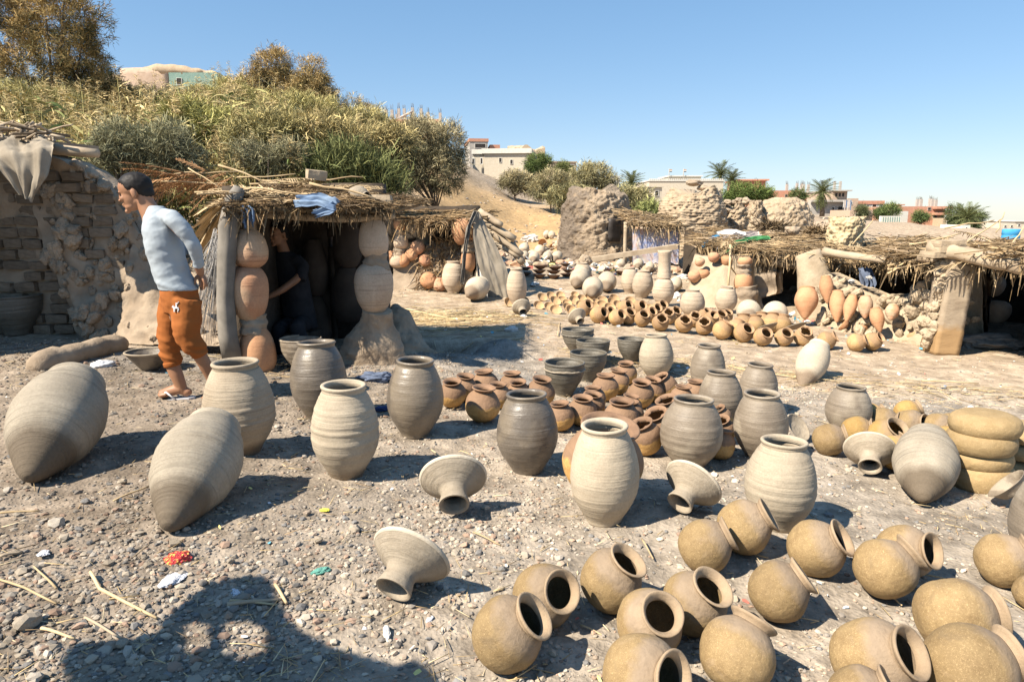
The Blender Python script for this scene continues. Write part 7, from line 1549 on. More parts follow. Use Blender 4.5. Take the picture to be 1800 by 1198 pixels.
house('brick_house', 'low red brick block right of the pale house with brick top', 1550, 1582, 362, 390, 96, 'w_red', 7, 0, [(1560, 370, 4, 4)], (2, 'w_red', .3), sink=5)
house('pink_house', 'low pinkish house in front of the far town middle', 1492, 1532, 370, 396, 80, 'w_pink', 5, 0, [(1504, 378, 5, 4)], None, sink=5)
hh, W, H, s_ = house('white_wall', 'white garden wall with upright slots before the far town', 1548, 1582, 380, 392, 76, 'w_white', .4, 0, [], None, sink=4)
for q in range(8): MB().add(*box(((1551 + q * 4 - 1548) * s_, -.03, .1), ((1552.6 + q * 4 - 1548) * s_, .02, H - .1))).build('slot', M['w_teal'], hh, smooth=False)
house('white_cube_house', 'narrow white and blue-grey house end before the red house with columns', 1582, 1594, 372, 398, 82, 'w_white', 5, 0, (), None, sink=5)
hh, W, H, s_ = house('corner_brick_house', 'red brick corner house with balcony and bare posts on its roof', 1578, 1658, 364, 402, 84, 'w_red', 9, 0, [(1629, 368, 5, 4), (1640, 382, 6, 6), (1652, 380, 4, 6)], None, (1622, 1629, 1637, 1642, 1646, 1652), 14, sink=5)
MB().add(*box(((1634 - 1578) * s_, -.9, H * .62), (W + .3, -.02, H * .62 + .3))).build('balcony', M['w_red'], hh, smooth=False); MB().add(*box(((1634 - 1578) * s_, -.9, H - .3), (W + .3, -.02, H))).build('roof_slab', M['w_red'], hh, smooth=False)
house('pink_house', 'pale ground floor block at the corner of the red brick house', 1655, 1676, 384, 408, 82, 'w_ochre', 5, 0, [(1664, 392, 4, 6)], None, sink=5)
house('white_cube_house', 'small white block at the foot of the broad palm', 1690, 1704, 396, 412, 58, 'w_white', 3, 0, [(1697, 403, 3, 6)], None, sink=3)
house('cream_house', 'distant cream house at the far edge of town', 1756, 1785, 393, 406, 120, 'w_cream', 7, 0, [(1766, 398, 4, 3), (1777, 398, 4, 3)], None, sink=6)
house('cream_house', 'distant cream house with flat roof beside another at the town edge', 1783, 1812, 390, 406, 124, 'w_cream', 7, 0, [(1790, 396, 4, 3)], (1.5, 'w_white', .2), sink=6)
c = on(1777, 412, 12.5); bb = lathe([(0, 0), (.17, 0), (.18, .02), (.18, .16), (.17, .18), (.18, .20), (.18, .34), (.165, .36), (0, .36)], 24); o = tag(MB().add(*bb).build('plastic_drum', M['bluebright']), 'blue plastic drum beyond the thatch of the corner hut', 'drum'); o.location = c - np.array([0, 0, .12]); o.scale = (.8, .8, .6)
# ------------------------------------------------------------------ people
def fuse(mb, voxel, smooth=4, name='body'):
    """one continuous skin from overlapping volumes"""
    me = mb.mesh('tmp'); o = bpy.data.objects.new('tmp', me); COL.objects.link(o)
    m = o.modifiers.new('r', 'REMESH'); m.mode = 'VOXEL'; m.voxel_size = voxel; m.use_smooth_shade = True
    s = o.modifiers.new('s', 'SMOOTH'); s.iterations = smooth; s.factor = .5
    dg = bpy.context.evaluated_depsgraph_get(); ev = o.evaluated_get(dg); out = bpy.data.meshes.new_from_object(ev); out.name = name
    bpy.data.objects.remove(o); bpy.data.meshes.remove(me); return out
def verts(me):
    v = np.empty(len(me.vertices) * 3, np.float32); me.vertices.foreach_get('co', v); return v.reshape(-1, 3)
def setv(me, v): me.vertices.foreach_set('co', np.asarray(v, np.float32).ravel()); me.update()
def ell(c, r, R=None):
    V = ICO2[0] * np.asarray(r)
    if R is not None: V = V @ np.asarray(R).T
    return V + np.asarray(c), ICO2[1]
def basis(f, up):
    f = np.asarray(f, float); f /= np.linalg.norm(f); l = np.cross(up, f); l /= np.linalg.norm(l); u = np.cross(f, l); return np.stack([f, l, u], 1)   # columns
def head_parts(mb, c, Bs, h):
    """adds head volumes; c = chin level point under the skull centre"""
    def E(p, r): mb.add(*ell(c + Bs @ (np.array(p) * h), np.array(r) * h, Bs))
    E((-.04, 0, .64), (.43, .325, .365)); E((-.21, 0, .44), (.245, .245, .28)); E((.12, 0, .40), (.27, .255, .36)); E((.16, 0, .17), (.21, .21, .14)); E((.02, 0, .25), (.22, .23, .18))
    E((.34, 0, .06), (.075, .10, .065)); E((.33, 0, .57), (.085, .19, .05)); E((.395, 0, .44), (.055, .04, .11)); E((.445, 0, .375), (.045, .052, .04))
    E((.385, 0, .255), (.045, .085, .022)); E((.375, 0, .205), (.045, .075, .024)); E((.28, .12, .40), (.12, .10, .09)); E((.28, -.12, .40), (.12, .10, .09))
    for s in (-1, 1): E((-.05, .315 * s, .44), (.075, .032, .125)); E((-.03, .30 * s, .35), (.045, .03, .05))
def face_bits(par, org, c, Bs, h):
    for s in (-1, 1):
        for nm, p, r, mt in (('eyebrow', (.375, .15 * s, .575), (.024, .085, .011), 'hair'), ('eye', (.350, .14 * s, .495), (.016, .036, .013), 'dark_print')):
            V, F = ell(c + Bs @ (np.array(p) * h) - org, np.array(r) * h, Bs); MB().add(V, F).build(nm, M[mt], par)
    hv = MB(); hv.add(*ell((-.04, 0, .64), (.455, .345, .39))); hv.add(*ell((-.21, 0, .44), (.262, .262, .30)))
    me = fuse(hv, .026, 4, 'hair'); P = verts(me); F = np.array([list(q.vertices) for q in me.polygons])
    zm = np.interp(P[:, 0], [-.5, -.3, -.17, -.07, .04, .10, .16, .28, .40], [.19, .20, .30, .54, .47, .52, .67, .74, .82]) + .03 * vnoise(P * 22)
    tk = np.clip((P[:, 2] - zm) / .16, 0, 1); tk = tk * tk * (3 - 2 * tk); cc = np.array([-.06, 0, .55])
    P = cc + (P - cc) * (.915 + .085 * tk + .018 * fbm(P * 13, 2) * tk)[:, None]
    keep = (P[F][:, :, 2] - zm[F]).min(1) > -.03; used = np.unique(F[keep]); mp = -np.ones(len(P), int); mp[used] = np.arange(len(used))
    MB().add(c + (P[used] * h) @ Bs.T - org, mp[F[keep]]).build('hair', M['hair'], par)
def rings_loft(mb, st, f, seg=28):
    """st: (centre, half thickness along f, half width); closed body"""
    f = np.asarray(f, float); l = np.array([-f[1], f[0], 0]); a = np.arange(seg) / seg * 2 * math.pi
    V = np.array([[c + f * (np.sign(math.cos(x)) * abs(math.cos(x)) ** .85 * ta) + l * (np.sign(math.sin(x)) * abs(math.sin(x)) ** .85 * tb) for x in a] for c, ta, tb in st]).reshape(-1, 3); n = len(st)
    i = np.arange(n - 1)[:, None] * seg; j = np.arange(seg)[None]; j2 = (j + 1) % seg; F = np.stack([i + j, i + j2, i + seg + j2, i + seg + j], -1).reshape(-1, 4)
    V = np.concatenate([V, [st[0][0]], [st[-1][0]]]); jj = np.arange(seg); b = (n - 1) * seg
    mb.add(V, [F, np.concatenate([np.stack([np.full(seg, len(V) - 2), (jj + 1) % seg, jj], -1), np.stack([np.full(seg, len(V) - 1), b + jj, b + (jj + 1) % seg], -1)])])
def limb(mb, pts, rad, seg=14, n=12, ref=(0, 1, 0)):
    P = np.array(pts, float); d = np.r_[0, np.cumsum(np.linalg.norm(np.diff(P, axis=0), axis=1))]; s = np.linspace(0, d[-1], n)
    C = np.stack([np.interp(s, d, P[:, i]) for i in range(3)], -1)
    C[1:-1] = .25 * C[:-2] + .5 * C[1:-1] + .25 * C[2:]
    mb.add(*tube(C, np.interp(s, d, rad), seg, ref=ref))
def hand(mb, wrist, d, nrm, L=.18, curl=.5):
    d = np.asarray(d, float) / np.linalg.norm(d); nrm = np.asarray(nrm, float); nrm -= d * nrm.dot(d); nrm /= np.linalg.norm(nrm); sd = np.cross(d, nrm)
    Bs = np.stack([d, sd, nrm], 1); mb.add(*ell(wrist + d * L * .25, (L * .30, L * .22, L * .09), Bs))
    for k, (o_, l_) in enumerate(((-.16, .40), (-.055, .47), (.05, .44), (.15, .34))):
        p0 = wrist + d * L * .44 + sd * o_ * L; p1 = p0 + (d * .6 + nrm * curl * .3) * l_ * L * .6; p2 = p1 + (d * .35 + nrm * curl) * l_ * L * .45; limb(mb, [p0 - d * .02, p0, p1, p2], [.009, .0095, .0085, .007], 8, 8)
    p0 = wrist + d * L * .12 - sd * L * .18; limb(mb, [p0 + sd * .02, p0, p0 + (d * .7 - sd * .6) * L * .22, p0 + (d * 1.0 - sd * .4 + nrm * .3) * L * .40], [.011, .012, .010, .008], 8, 8)
def emblem(mb_poly, c, u, v, n, size, name, mat, par, org):
    """flat printed figure: list of 2d polygons"""
    mb = MB()
    for poly in mb_poly:
        P = np.array(poly, float); W = c + (P[:, :1] * u + P[:, 1:] * v) * size; k = len(P); V = np.concatenate([W + n * .002, W - n * .010]) - org
        Fq = np.array([[i, (i + 1) % k, k + (i + 1) % k, k + i] for i in range(k)]); mb.add(V, [np.arange(k)[None], Fq])
    return mb.build(name, M[mat], par, smooth=False)
RIDER = [[(-.30, -.05), (-.10, .05), (.10, .02), (.28, -.02), (.32, -.30), (.24, -.30), (.20, -.12), (-.12, -.14), (-.18, -.5), (-.26, -.5), (-.26, -.18)], [(-.42, .02), (-.30, .22), (-.20, .10), (-.12, .0), (-.30, -.05)], [(-.02, .02), (.02, .38), (.12, .36), (.14, .04)], [(.0, .36), (.05, .50), (.12, .48), (.12, .36)], [(.06, .28), (.34, .62), (.37, .60), (.12, .26)], [(.20, -.12), (.14, -.5), (.20, -.5), (.27, -.14)]]

# ---- the man walking past the hut
gm = gp(303, 703); YM = gm[1] + .02
def J(px, py, dy=0.0): return on(px, py, YM + dy)
man = thing('person', 'man in light grey long-sleeved shirt and rust trousers walking with hands behind his back', 'person', (gm[0], YM, gz(gm[0], YM)))
org = np.array(man.location); FV = np.array([-math.cos(.42), -math.sin(.42), 0])
shirt = MB()
rings_loft(shirt, [(J(275, 362, 0), .055, .07), (J(276, 369, 0), .078, .12), (J(279, 381, 0), .108, .175), (J(284, 404, 0), .134, .20), (J(289, 432, 0), .140, .205), (J(295, 458, 0), .136, .195), (J(303, 482, 0), .134, .188), (J(310, 498, 0), .138, .190), (J(315, 508, 0), .140, .192)], FV, 30)
limb(shirt, [J(288, 378, -.09), J(304, 383, -.165), J(323, 404, -.165), J(341, 432, -.135), J(347, 452, -.10), J(349, 469, -.07)], [.055, .062, .058, .052, .048, .043], 16, 20)
limb(shirt, [J(284, 386, .12), J(294, 390, .17), J(318, 412, .18), J(338, 434, .17), J(346, 452, .12), J(350, 468, .09)], [.06, .066, .060, .054, .050, .045], 16, 20)
sm = fuse(shirt, .0085, 5, 'shirt'); v = verts(sm)
w = fbm(np.stack([v[:, 0] * 5 + v[:, 2] * 5, v[:, 1] * 6, v[:, 2] * 11 - v[:, 0] * 6], -1), 3); w2 = vnoise(np.stack([v[:, 0] * 3, v[:, 1] * 3, v[:, 2] * 30 + 8 * v[:, 0]], -1)); hemk = np.exp(-((v[:, 2] - J(312, 500)[2]) / .05) ** 2)
nr_ = np.empty(len(sm.vertices) * 3, np.float32); sm.vertices.foreach_get('normal', nr_); v = v + nr_.reshape(-1, 3) * (.006 * w + .006 * w2 * (.5 + hemk))[:, None]; setv(sm, v - org); obj('shirt', sm, M['shirt'], man)
pants = MB()
rings_loft(pants, [(J(315, 502, 0), .128, .178), (J(316, 515, 0), .135, .18), (J(317, 532, 0), .14, .182), (J(318, 548, 0), .12, .17)], FV, 28)
limb(pants, [J(307, 522, .09), J(300, 552, .08), J(296, 585, .06), J(298, 612, .05), J(304, 640, .05)], [.105, .102, .086, .082, .063], 18, 20)
limb(pants, [J(328, 525, -.085), J(326, 555, -.10), J(327, 588, -.12), J(338, 606, -.10), J(351, 620, -.06)], [.112, .110, .094, .088, .062], 18, 20)
pm = fuse(pants, .009, 5, 'trousers'); v = verts(pm); nr_ = np.empty(len(pm.vertices) * 3, np.float32); pm.vertices.foreach_get('normal', nr_)
zk = np.exp(-((v[:, 2] - J(300, 618)[2]) / .09) ** 2); w = fbm(v * np.array([7, 7, 9]), 3); w2 = vnoise(np.stack([v[:, 0] * 5, v[:, 1] * 5, v[:, 2] * 34 + 12 * v[:, 0]], -1))
setv(pm, v + nr_.reshape(-1, 3) * (.009 * w + .013 * w2 * (.25 + zk))[:, None] - org); obj('trousers', pm, M['pants'], man)
cf = MB()
for (p0, p1, r0) in ((J(302, 634, .05), J(305, 643, .05), .064), (J(348, 616, -.065), J(353, 624, -.055), .062)):
    cf = MB(); cf.add(*tube(np.linspace(p0, p1, 5), np.array([r0, r0 + .006, r0 + .003, r0 + .005, r0 - .004]), 22, ref=(0, 1, 0), noise=.05)); rebase(cf, org).build('cuff', M['pants'], man)
skin = MB(); hh_ = .282; Bh = basis(FV * np.array([1, .35, 1]) + np.array([0, 0, -.22]), (0, 0, 1)); hc = J(249, 370, 0)
head_parts(skin, hc, Bh, hh_)
limb(skin, [J(250, 345, 0), J(258, 362, 0), J(268, 378, 0), J(272, 392, 0)], [.066, .068, .078, .085], 18, 12)
limb(skin, [J(272, 392, 0), J(300, 470, 0), J(316, 505, 0)], [.07, .10, .09], 16, 10)
for sy, el_, cu, wr in ((-1, J(342, 432, -.14), J(347, 460, -.085), J(353, 482, -.04)), (1, J(338, 434, .17), J(346, 455, .11), J(352, 480, .04))):
    limb(skin, [J(300, 388, -.15 if sy < 0 else .14), el_, cu, wr], [.045, .040, .038, .029], 14, 18)
    hand(skin, wr, J(358, 497, 0) - wr, np.array([-.5, .3 * sy, -.2]), .185, .8 if sy < 0 else .5)
limb(skin, [J(316, 515, .05), J(298, 595, .06), J(302, 640, .05), J(311, 660, .05), J(323, 690, .06)], [.08, .062, .054, .052, .036], 16, 22)
limb(skin, [J(322, 520, -.06), J(328, 592, -.12), J(350, 622, -.06), J(362, 643, -.03), J(373, 668, .0), J(373, 682, .02)], [.08, .064, .053, .050, .036, .036], 16, 24)
# front foot flat, toes forward
hl, te = J(331, 699, .06), J(272, 699, .05); hl[2] = gz(hl[0], hl[1]) + .045; te[2] = gz(te[0], te[1]) + .028; fd = te - hl; fl = np.linalg.norm(fd); fd /= fl
limb(skin, [J(324, 686, .06), hl + fd * .05 + [0, 0, .035], hl + fd * .14 + [0, 0, .02], te - fd * .05], [.038, .046, .042, .034], 14, 14); skin.add(*ell(hl + fd * .01, (.045, .034, .036), basis(fd, (0, 0, 1))))
sdv = np.cross([0, 0, 1], fd)
for k in range(5): p = te - fd * (.045 + .012 * abs(k - .7)) + sdv * (-.038 + .019 * k); limb(skin, [p - fd * .03, p, p + fd * (.032 if k else .04) - [0, 0, .008]], [.013, .0125 if k else .015, .009 if k else .012], 8, 7)
# rear foot on its toes
an, tb = J(373, 680, .02), J(366, 704, -.02); tb[2] = gz(tb[0], tb[1]) + .02; hb = J(378, 690, .03)
limb(skin, [an, hb, (hb + tb) / 2, tb], [.036, .042, .042, .034], 14, 12); rd = tb - hb; rd[2] *= .3; rd /= np.linalg.norm(rd); rs = np.cross([0, 0, 1], rd)
for k in range(5): p = tb + rs * (-.036 + .018 * k); limb(skin, [p - rd * .03, p, p + rd * .035], [.013, .012, .009], 8, 6)
bm = fuse(skin, .0062, 3, 'body'); setv(bm, verts(bm) - org); obj('body', bm, M['skin'], man)
face_bits(man, org, hc, Bh, hh_)
for nm, p0, p1 in (('sandal', hl - fd * .05, te + fd * .015), ('sandal', hb + np.array([.0, 0, -.035]), tb + rd * .03 + np.array([0, 0, -.012]))):
    d = p1 - p0; L = np.linalg.norm(d); d /= L; s = np.cross([0, 0, 1], d); s /= np.linalg.norm(s); n_ = np.cross(d, s); xs = np.linspace(0, 1, 12); hw = .047 * (1 - .22 * np.exp(-((xs - .42) / .2) ** 2)) * np.clip(np.minimum(xs * 9 + .35, (1 - xs) * 8 + .35), 0, 1)
    off = -n_ * (.042 if nm and p0 is not None and abs(d[2]) < .35 else .03); top = [p0 + d * L * x + s * sg * w_ + off for sg in (1, -1) for x, w_ in ((zip(xs, hw)) if sg == 1 else zip(xs[::-1], hw[::-1]))]; k = len(top); V = np.concatenate([top, np.array(top) - n_ * .016]) - org
    o = obj(nm, mesh_np('sandal', V, [np.arange(k)[None], np.arange(k)[::-1][None] + k, np.array([[i, k + i, k + (i + 1) % k, (i + 1) % k] for i in range(k)])], None, False), M['sandal'], man)
    a_ = p0 + d * L * .80 + off + n_ * .03
    for sg in (-1, 1):
        q0 = p0 + d * L * .42 + s * sg * .045 + off; st = MB().add(*tube(np.array([q0, (q0 + a_) / 2 + n_ * .05 + s * sg * .018, a_ + n_ * .014]), .0075, 7)); rebase(st, org).build('strap', M['white_print'], o)
ln = np.cross(FV, [0, 0, 1]); cn = J(311, 543, -.22)
emblem(RIDER, J(309, 540, -.205), np.array([1, 0, 0]), np.array([0, 0, 1]), np.array([-.1, -1, 0.0]), .07, 'rider_emblem', 'white_print', man, org)
emblem(RIDER, J(267, 393, -.165), np.array([.9, -.4, 0]), np.array([0, 0, 1]), np.array([-.6, -.8, 0.0]), .04, 'chest_emblem', 'dark_print', man, org)

# ---- the potter in the dark hut
YP_ = YH + 1.15
def K(px, py, dy=0.0): return on(px, py, YP_ + dy)
pot = thing('person', 'potter in dark shirt sitting in the dark hut, arm reaching to the pot pillar', 'person', (K(515, 600)[0], YP_, gz(-2.1, YP_))); org = np.array(pot.location); FP_ = np.array([-.55, -.83, 0]); FP_ /= np.linalg.norm(FP_)
ds = MB(); rings_loft(ds, [(K(500, 442), .07, .09), (K(505, 452), .10, .19), (K(512, 480), .13, .215), (K(520, 520), .135, .20), (K(526, 556), .15, .20)], FP_)
limb(ds, [K(520, 456, -.1), K(534, 468, -.16), K(528, 492, -.26)], [.07, .068, .058], 14, 10); limb(ds, [K(490, 456, .12), K(478, 480, .02)], [.065, .055], 14, 8)
m_ = fuse(ds, .011, 4, 'shirt'); setv(m_, verts(m_) - org); obj('shirt', m_, M['dark_shirt'], pot)
pn = MB(); rings_loft(pn, [(K(526, 545), .14, .19), (K(530, 575), .15, .2)], FP_); limb(pn, [K(534, 568, -.1), K(520, 575, -.42), K(540, 620, -.45), K(548, 650, -.4)], [.10, .085, .07, .06], 14, 14); limb(pn, [K(515, 568, .05), K(490, 578, -.3), K(498, 640, -.35)], [.10, .085, .06], 14, 14)
m_ = fuse(pn, .012, 4, 'trousers'); setv(m_, verts(m_) - org); obj('trousers', m_, M['dark_shirt'], pot)
sk = MB(); Bp = basis(FP_ + np.array([0, 0, -.05]), (0, 0, 1)); hcp = K(492, 432); head_parts(sk, hcp, Bp, .255); limb(sk, [K(494, 425), K(501, 450), K(512, 500)], [.055, .07, .09], 14, 10)
limb(sk, [K(530, 480, -.2), K(520, 492, -.30), K(495, 510, -.38), K(472, 522, -.42)], [.042, .042, .038, .027], 12, 14); hand(sk, K(472, 522, -.42), K(462, 526, -.44) - K(472, 522, -.42), np.array([0, -.3, -1.0]), .18, .3)
limb(sk, [K(482, 470, .05), K(474, 500, -.05), K(468, 518, -.2)], [.042, .038, .027], 12, 12); hand(sk, K(468, 518, -.2), np.array([-.6, -.7, -.1]), np.array([0, -.3, -1.0]), .18, .4)
limb(sk, [K(512, 500), K(530, 560, -.05), K(522, 577, -.40), K(540, 620, -.44), K(548, 652, -.42)], [.07, .06, .05, .045, .04], 12, 18); limb(sk, [K(512, 500), K(515, 566, .03), K(492, 580, -.29), K(498, 642, -.38)], [.07, .06, .05, .04], 12, 16)
for p in (K(548, 652, -.42), K(498, 642, -.38)): limb(sk, [p + [0, 0, .06], p, p + FP_ * .12 - [0, 0, .03], p + FP_ * .2 - [0, 0, .04]], [.04, .045, .04, .028], 12, 10)
m_ = fuse(sk, .009, 3, 'body'); setv(m_, verts(m_) - org); obj('body', m_, M['skin'], pot); face_bits(pot, org, hcp, Bp, .255)
V, F = rough_box(K(526, 600) + [-.22, -.12, -.4], K(526, 600) + [.22, .25, .12], .09, .02, 4, 2, .1); tag(MB().add(V, F).build('mud_bench', M['mud_dark']), 'low mud seat under the potter in the hut', 'mud bench')
# ------------------------------------------------------------------ small things on the ground
def cane(pts, r, label, mat='cane', name='cane', group=None):
    P = np.array([gp(*p) for p in pts]); P[:, 2] = ground(P[:, 0], P[:, 1]) + r + .012
    s = np.linspace(0, 1, max(5, len(P) * 3)); k = np.linspace(0, 1, len(P)); Q = np.stack([np.interp(s, k, P[:, i]) for i in range(3)], -1)
    Q[:, 2] += .003 * np.sin(s * 5); c = Q[0].copy(); o = rebase(MB().add(*tube(Q, np.linspace(r, r * .75, len(Q)), 7, noise=.1)), c).build(name, M[mat]); o.location = c; return tag(o, label, 'stick', group)
CG = 'dry canes on the ground'
cane([(160, 1012), (176, 1042), (276, 1092)], .0075, 'pale bent cane lying over a brown sherd', group=CG)
cane([(-10, 1022), (45, 1040), (100, 1066)], .0055, 'long thin cane at the picture edge left of the bent cane', group=CG)
cane([(74, 1111), (132, 1128)], .006, 'short pale cane near the dirt clod', group=CG); cane([(150, 1092), (214, 1128)], .006, 'dark cane crossing the shadow edge', 'wood', group=CG)
cane([(400, 1070), (492, 1060)], .009, 'dark bundled cane lying inside the ground shadow', 'wood', group=CG); cane([(405, 1062), (488, 1068)], .006, 'thin cane beside the dark bundled cane', group=CG)
cane([(484, 1034), (504, 1066)], .008, 'short thick cane at the shadow rim', group=CG); cane([(-8, 908), (70, 902)], .006, 'dry cane left of the nearest pointed jar tip', group=CG)
cane([(0, 985), (40, 975)], .007, 'broken cane by the picture edge below a stone', 'wood', group=CG); cane([(100, 1040), (60, 1000)], .005, 'thin cane near the white scrap', group=CG)
cane([(200, 885), (262, 858)], .005, 'yellow straw between the two big pointed jars', group=CG); cane([(832, 940), (880, 962)], .005, 'pale straw right of the largest funnel lid', group=CG)
cane([(1128, 952), (1148, 986)], .005, 'pale straw right of the standing-apart pot', group=CG); cane([(758, 794), (780, 812)], .005, 'straw beside the dark jar shadow', group=CG)
cane([(1020, 1104), (1062, 1122)], .004, 'straw between the front round pots', group=CG); cane([(1300, 973), (1350, 984)], .004, 'straw under the pair of round pots', group=CG)
cane([(980, 592), (984, 568)], .006, 'short cane standing out of the track behind the basins', group=CG); cane([(690, 540), (790, 562), (880, 562)], .008, 'long pale reed along the track by the small shed', group=CG)
cane([(1330, 656), (1440, 672)], .006, 'long straw below the whitish pointed jar', group=CG); cane([(1620, 672), (1720, 676)], .008, 'long straw along the track edge', group=CG)
cane([(1660, 1022), (1610, 1012)], .004, 'straw beside the half hidden round pot', group=CG); cane([(1560, 1048), (1585, 1068)], .004, 'straw under the round pot with edge-on rim', group=CG)
def scrap(px, py, w, label, mats, cat='litter', name='wrapper', h=.35, seed=0, asp=.7):
    c, r = sphere_on(px, py, w / 2, .22); V = ICO3[0] * (1 + .30 * fbm(ICO3[0] * 1.8 + seed * 7.3, 3))[:, None]; o = tag(MB().add(V, ICO3[1]).build(name, mats, smooth=False), label, cat); o.location = c; o.scale = (r, r * asp, r * h); o.rotation_euler = (.1, .1, seed * .7); return o
t = NT('red_wrapper_print'); v = t.map(); M['redwrap'] = t.done(t.mix(t.ramp(t.noise(t.map((.5, 1.2, .5)), 1.2, 0, .3, .6), [(.60, 0.0), (.62, 1.0)]), (.62, .05, .05), (.85, .62, .12)), .35, t.bump(t.noise(v, 6, 3), .5, .1), .5)
t = NT('white_wrapper_print'); v = t.map(); M['whitewrap'] = t.done(t.mix(t.ramp(t.noise(v, 1.8, 3, .5, 1), [(.58, 0.0), (.64, .7)]), (.78, .78, .80), (.32, .32, .52)), .4, t.bump(t.noise(v, 5, 4), .5, .1), .4)
M['yellowwrap'] = plain('yellow_wrapper', (.75, .68, .05), (.85, .78, .12), 5, .5, .3); M['tealscrap'] = plain('teal_netting', (.10, .30, .24), (.18, .42, .34), 20, .8, .6)
scrap(315, 980, 40, 'crushed red and yellow wrapper below the pointed jar tip', M['redwrap'], seed=1, asp=.9, h=.5); scrap(306, 1017, 56, 'torn white wrapper lying below the red one', M['whitewrap'], seed=2, h=.16, asp=.55)
scrap(76, 972, 26, 'small white scrap of packaging on the gravel', M['whitewrap'], seed=3, h=.25); scrap(570, 896, 20, 'bright yellow scrap in the gravel', M['yellowwrap'], seed=4, h=.3, asp=.5); scrap(563, 1003, 30, 'tuft of teal netting in the gravel', M['tealscrap'], seed=5, h=.35, asp=.5)
scrap(755, 1088, 18, 'smooth white shard beside the largest funnel', M['whitewrap'], seed=6, h=.4); scrap(640, 1105, 12, 'white shard near the shadow edge', M['whitewrap'], seed=7, h=.5)
scrap(414, 1042, 26, 'dirty white scrap inside the ground shadow', M['whitewrap'], seed=8, h=.3); scrap(900, 580, 22, 'white paper crumpled on the track bank', M['whitecloth'], seed=9, h=.6); scrap(180, 640, 34, 'whitish plastic crumpled before the wide bowl', M['plastic'], seed=10, h=.4)
scrap(940, 500, 24, 'white bag lying at the foot of the buff jar by the cloth', M['whitecloth'], seed=11, h=.4); scrap(1190, 522, 18, 'white wedge of paper behind the piped jar', M['whitecloth'], seed=12, h=1.0); scrap(1200, 487, 22, 'white and black rag behind the piped jar', M['whitecloth'], seed=13, h=.5)
scrap(1660, 680, 12, 'blue and white packet on the track', M['bluecloth'], seed=14, h=.5); scrap(1706, 716, 16, 'white scrap on the dark soil before the stack', M['whitecloth'], seed=15, h=.3)
scrap(680, 1112, 40, 'bleached bone-like root on the ground before the largest funnel', M['trim'], 'root', 'root', .3, 16, .3); scrap(920, 556, 14, 'white scrap beside the small grey funnel', M['whitecloth'], seed=17, h=.5)
for px, py, w, mt, lb, rz in ((176, 1044, 30, 'dusty', 'brown triangular sherd under the bent cane', .4), (585, 1168, 28, 'wet', 'dark flat sherd inside the ground shadow', 1.0), (306, 952, 34, 'funnel', 'grey flat strip of clay at the pointed jar tip', 2.2), (75, 935, 30, 'funnel', 'pale curved sherd on end among stones', 1.5)):
    c, r = sphere_on(px, py, w / 2, .15); V, F = rough_box((-1, -.55, -.12), (1, .55, .12), .4, .06, 2, px, .1); V[:, 1] *= 1 - .4 * (V[:, 0] + 1) / 2; o = tag(MB().add(V, F).build('sherd', M[mt], smooth=False), lb, 'sherd'); o.location = c; o.scale = (r,) * 3; o.rotation_euler = (.15, .1, rz)

# ------------------------------------------------------------------ unseen sheet added beside the camera, cut to throw the shadow at the bottom
SHP = [(60, 1260), (102, 1198), (105, 1150), (120, 1132), (175, 1125), (250, 1120), (282, 1107), (300, 1082), (337, 1050), (375, 1030), (425, 1012), (470, 1007), (494, 1034), (519, 1087), (567, 1122), (627, 1146), (697, 1162), (735, 1155), (756, 1171), (777, 1197), (810, 1260)]
HOLES = [[(330, 1100), (345, 1092), (372, 1096), (380, 1120), (372, 1146), (350, 1152), (335, 1140), (328, 1118)], [(402, 1094), (440, 1090), (470, 1100), (484, 1120), (474, 1146), (440, 1160), (415, 1152), (404, 1120)]]
ZA = 2.05
def up(p): g_ = gp(*p); k = (ZA - g_[2]) / SUN[2]; return (g_ + SUN * k)[:2]
A_ = np.array([up(p) for p in SHP]); HB = [np.array([up(p) for p in h]) for h in HOLES]
back = A_[[0, -1]] + np.array([[-.35, -1.1], [-.1, -1.1]])
poly = np.concatenate([A_, back[::-1]])
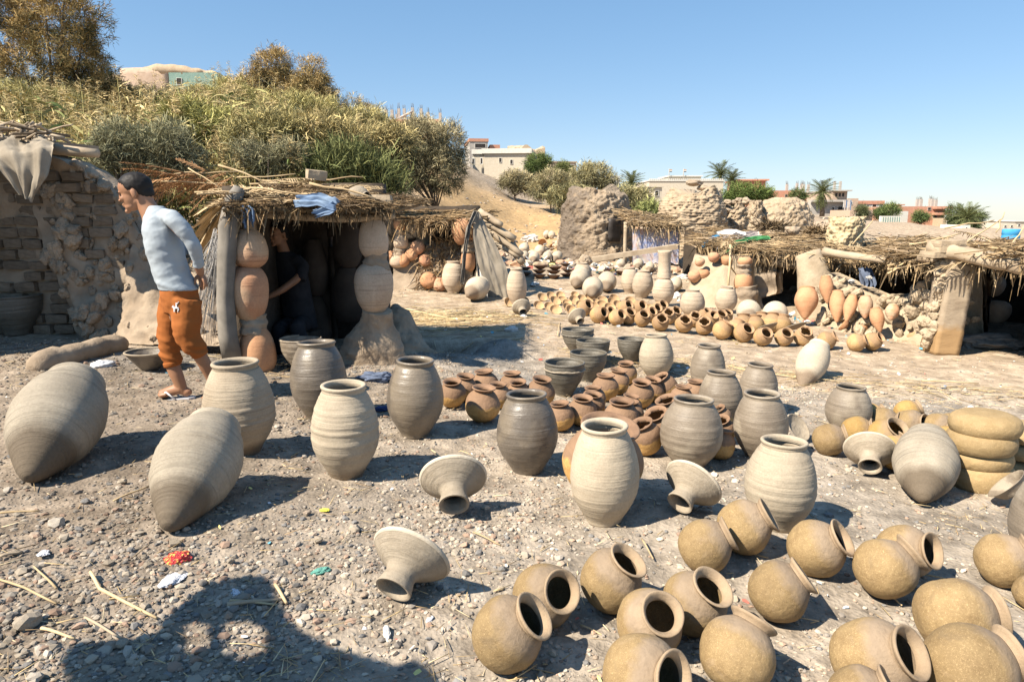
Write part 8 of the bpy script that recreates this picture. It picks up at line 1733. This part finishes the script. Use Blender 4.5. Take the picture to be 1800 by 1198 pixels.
def inside(P, poly):
    x, y = P[:, 0], P[:, 1]; r = np.zeros(len(P), bool); n = len(poly); j = n - 1
    for i in range(n):
        xi, yi = poly[i]; xj, yj = poly[j]; c = ((yi > y) != (yj > y)) & (x < (xj - xi) * (y - yi) / (yj - yi + 1e-12) + xi); r ^= c; j = i
    return r
lo, hi = poly.min(0) - .05, poly.max(0) + .05; h_ = .016; nx, ny = (np.ceil((hi - lo) / h_)).astype(int)
gx, gy = np.meshgrid(lo[0] + (np.arange(nx) + .5) * h_, lo[1] + (np.arange(ny) + .5) * h_, indexing='ij'); C = np.stack([gx.ravel(), gy.ravel()], -1); k = inside(C, poly)
for hb in HB: k &= ~inside(C, hb)
ii, jj_ = np.unravel_index(np.nonzero(k)[0], (nx, ny)); vid = lambda i, j: i * (ny + 1) + j
F = np.stack([vid(ii, jj_), vid(ii + 1, jj_), vid(ii + 1, jj_ + 1), vid(ii, jj_ + 1)], -1); VX, VY = np.meshgrid(lo[0] + np.arange(nx + 1) * h_, lo[1] + np.arange(ny + 1) * h_, indexing='ij'); V = np.stack([VX.ravel(), VY.ravel(), np.full(VX.size, ZA)], -1)
us = np.unique(F); mp = -np.ones(len(V), int); mp[us] = np.arange(len(us)); V = V[us]; F = mp[F]; V[:, 2] += .02 * fbm(V * np.array([2, 2, 0]), 2); n = len(V)
aw = thing('shadow_caster', 'unseen added sheet on poles, cut so its shadow falls on the near gravel', 'awning', (A_[5][0], A_[5][1] - .6, gz(A_[5][0], A_[5][1] - .6))); org = np.array(aw.location)
MB().add(np.concatenate([V, V - [0, 0, .008]]) - org, [F, F[:, ::-1] + n]).build('shadow_sheet', M['sack'], aw)
for p in (poly[0] * .7 + back[0] * .3, poly[len(A_) - 1] * .6 + back[1] * .4, back[0], back[1]):
    rebase(MB().add(*tube(np.linspace([p[0], p[1], gz(p[0], p[1]) - .1], [p[0], p[1], ZA - .01], 4), .025, 7)), org).build('pole', M['wood'], aw)  # poles added to carry the shadow-throwing sheet
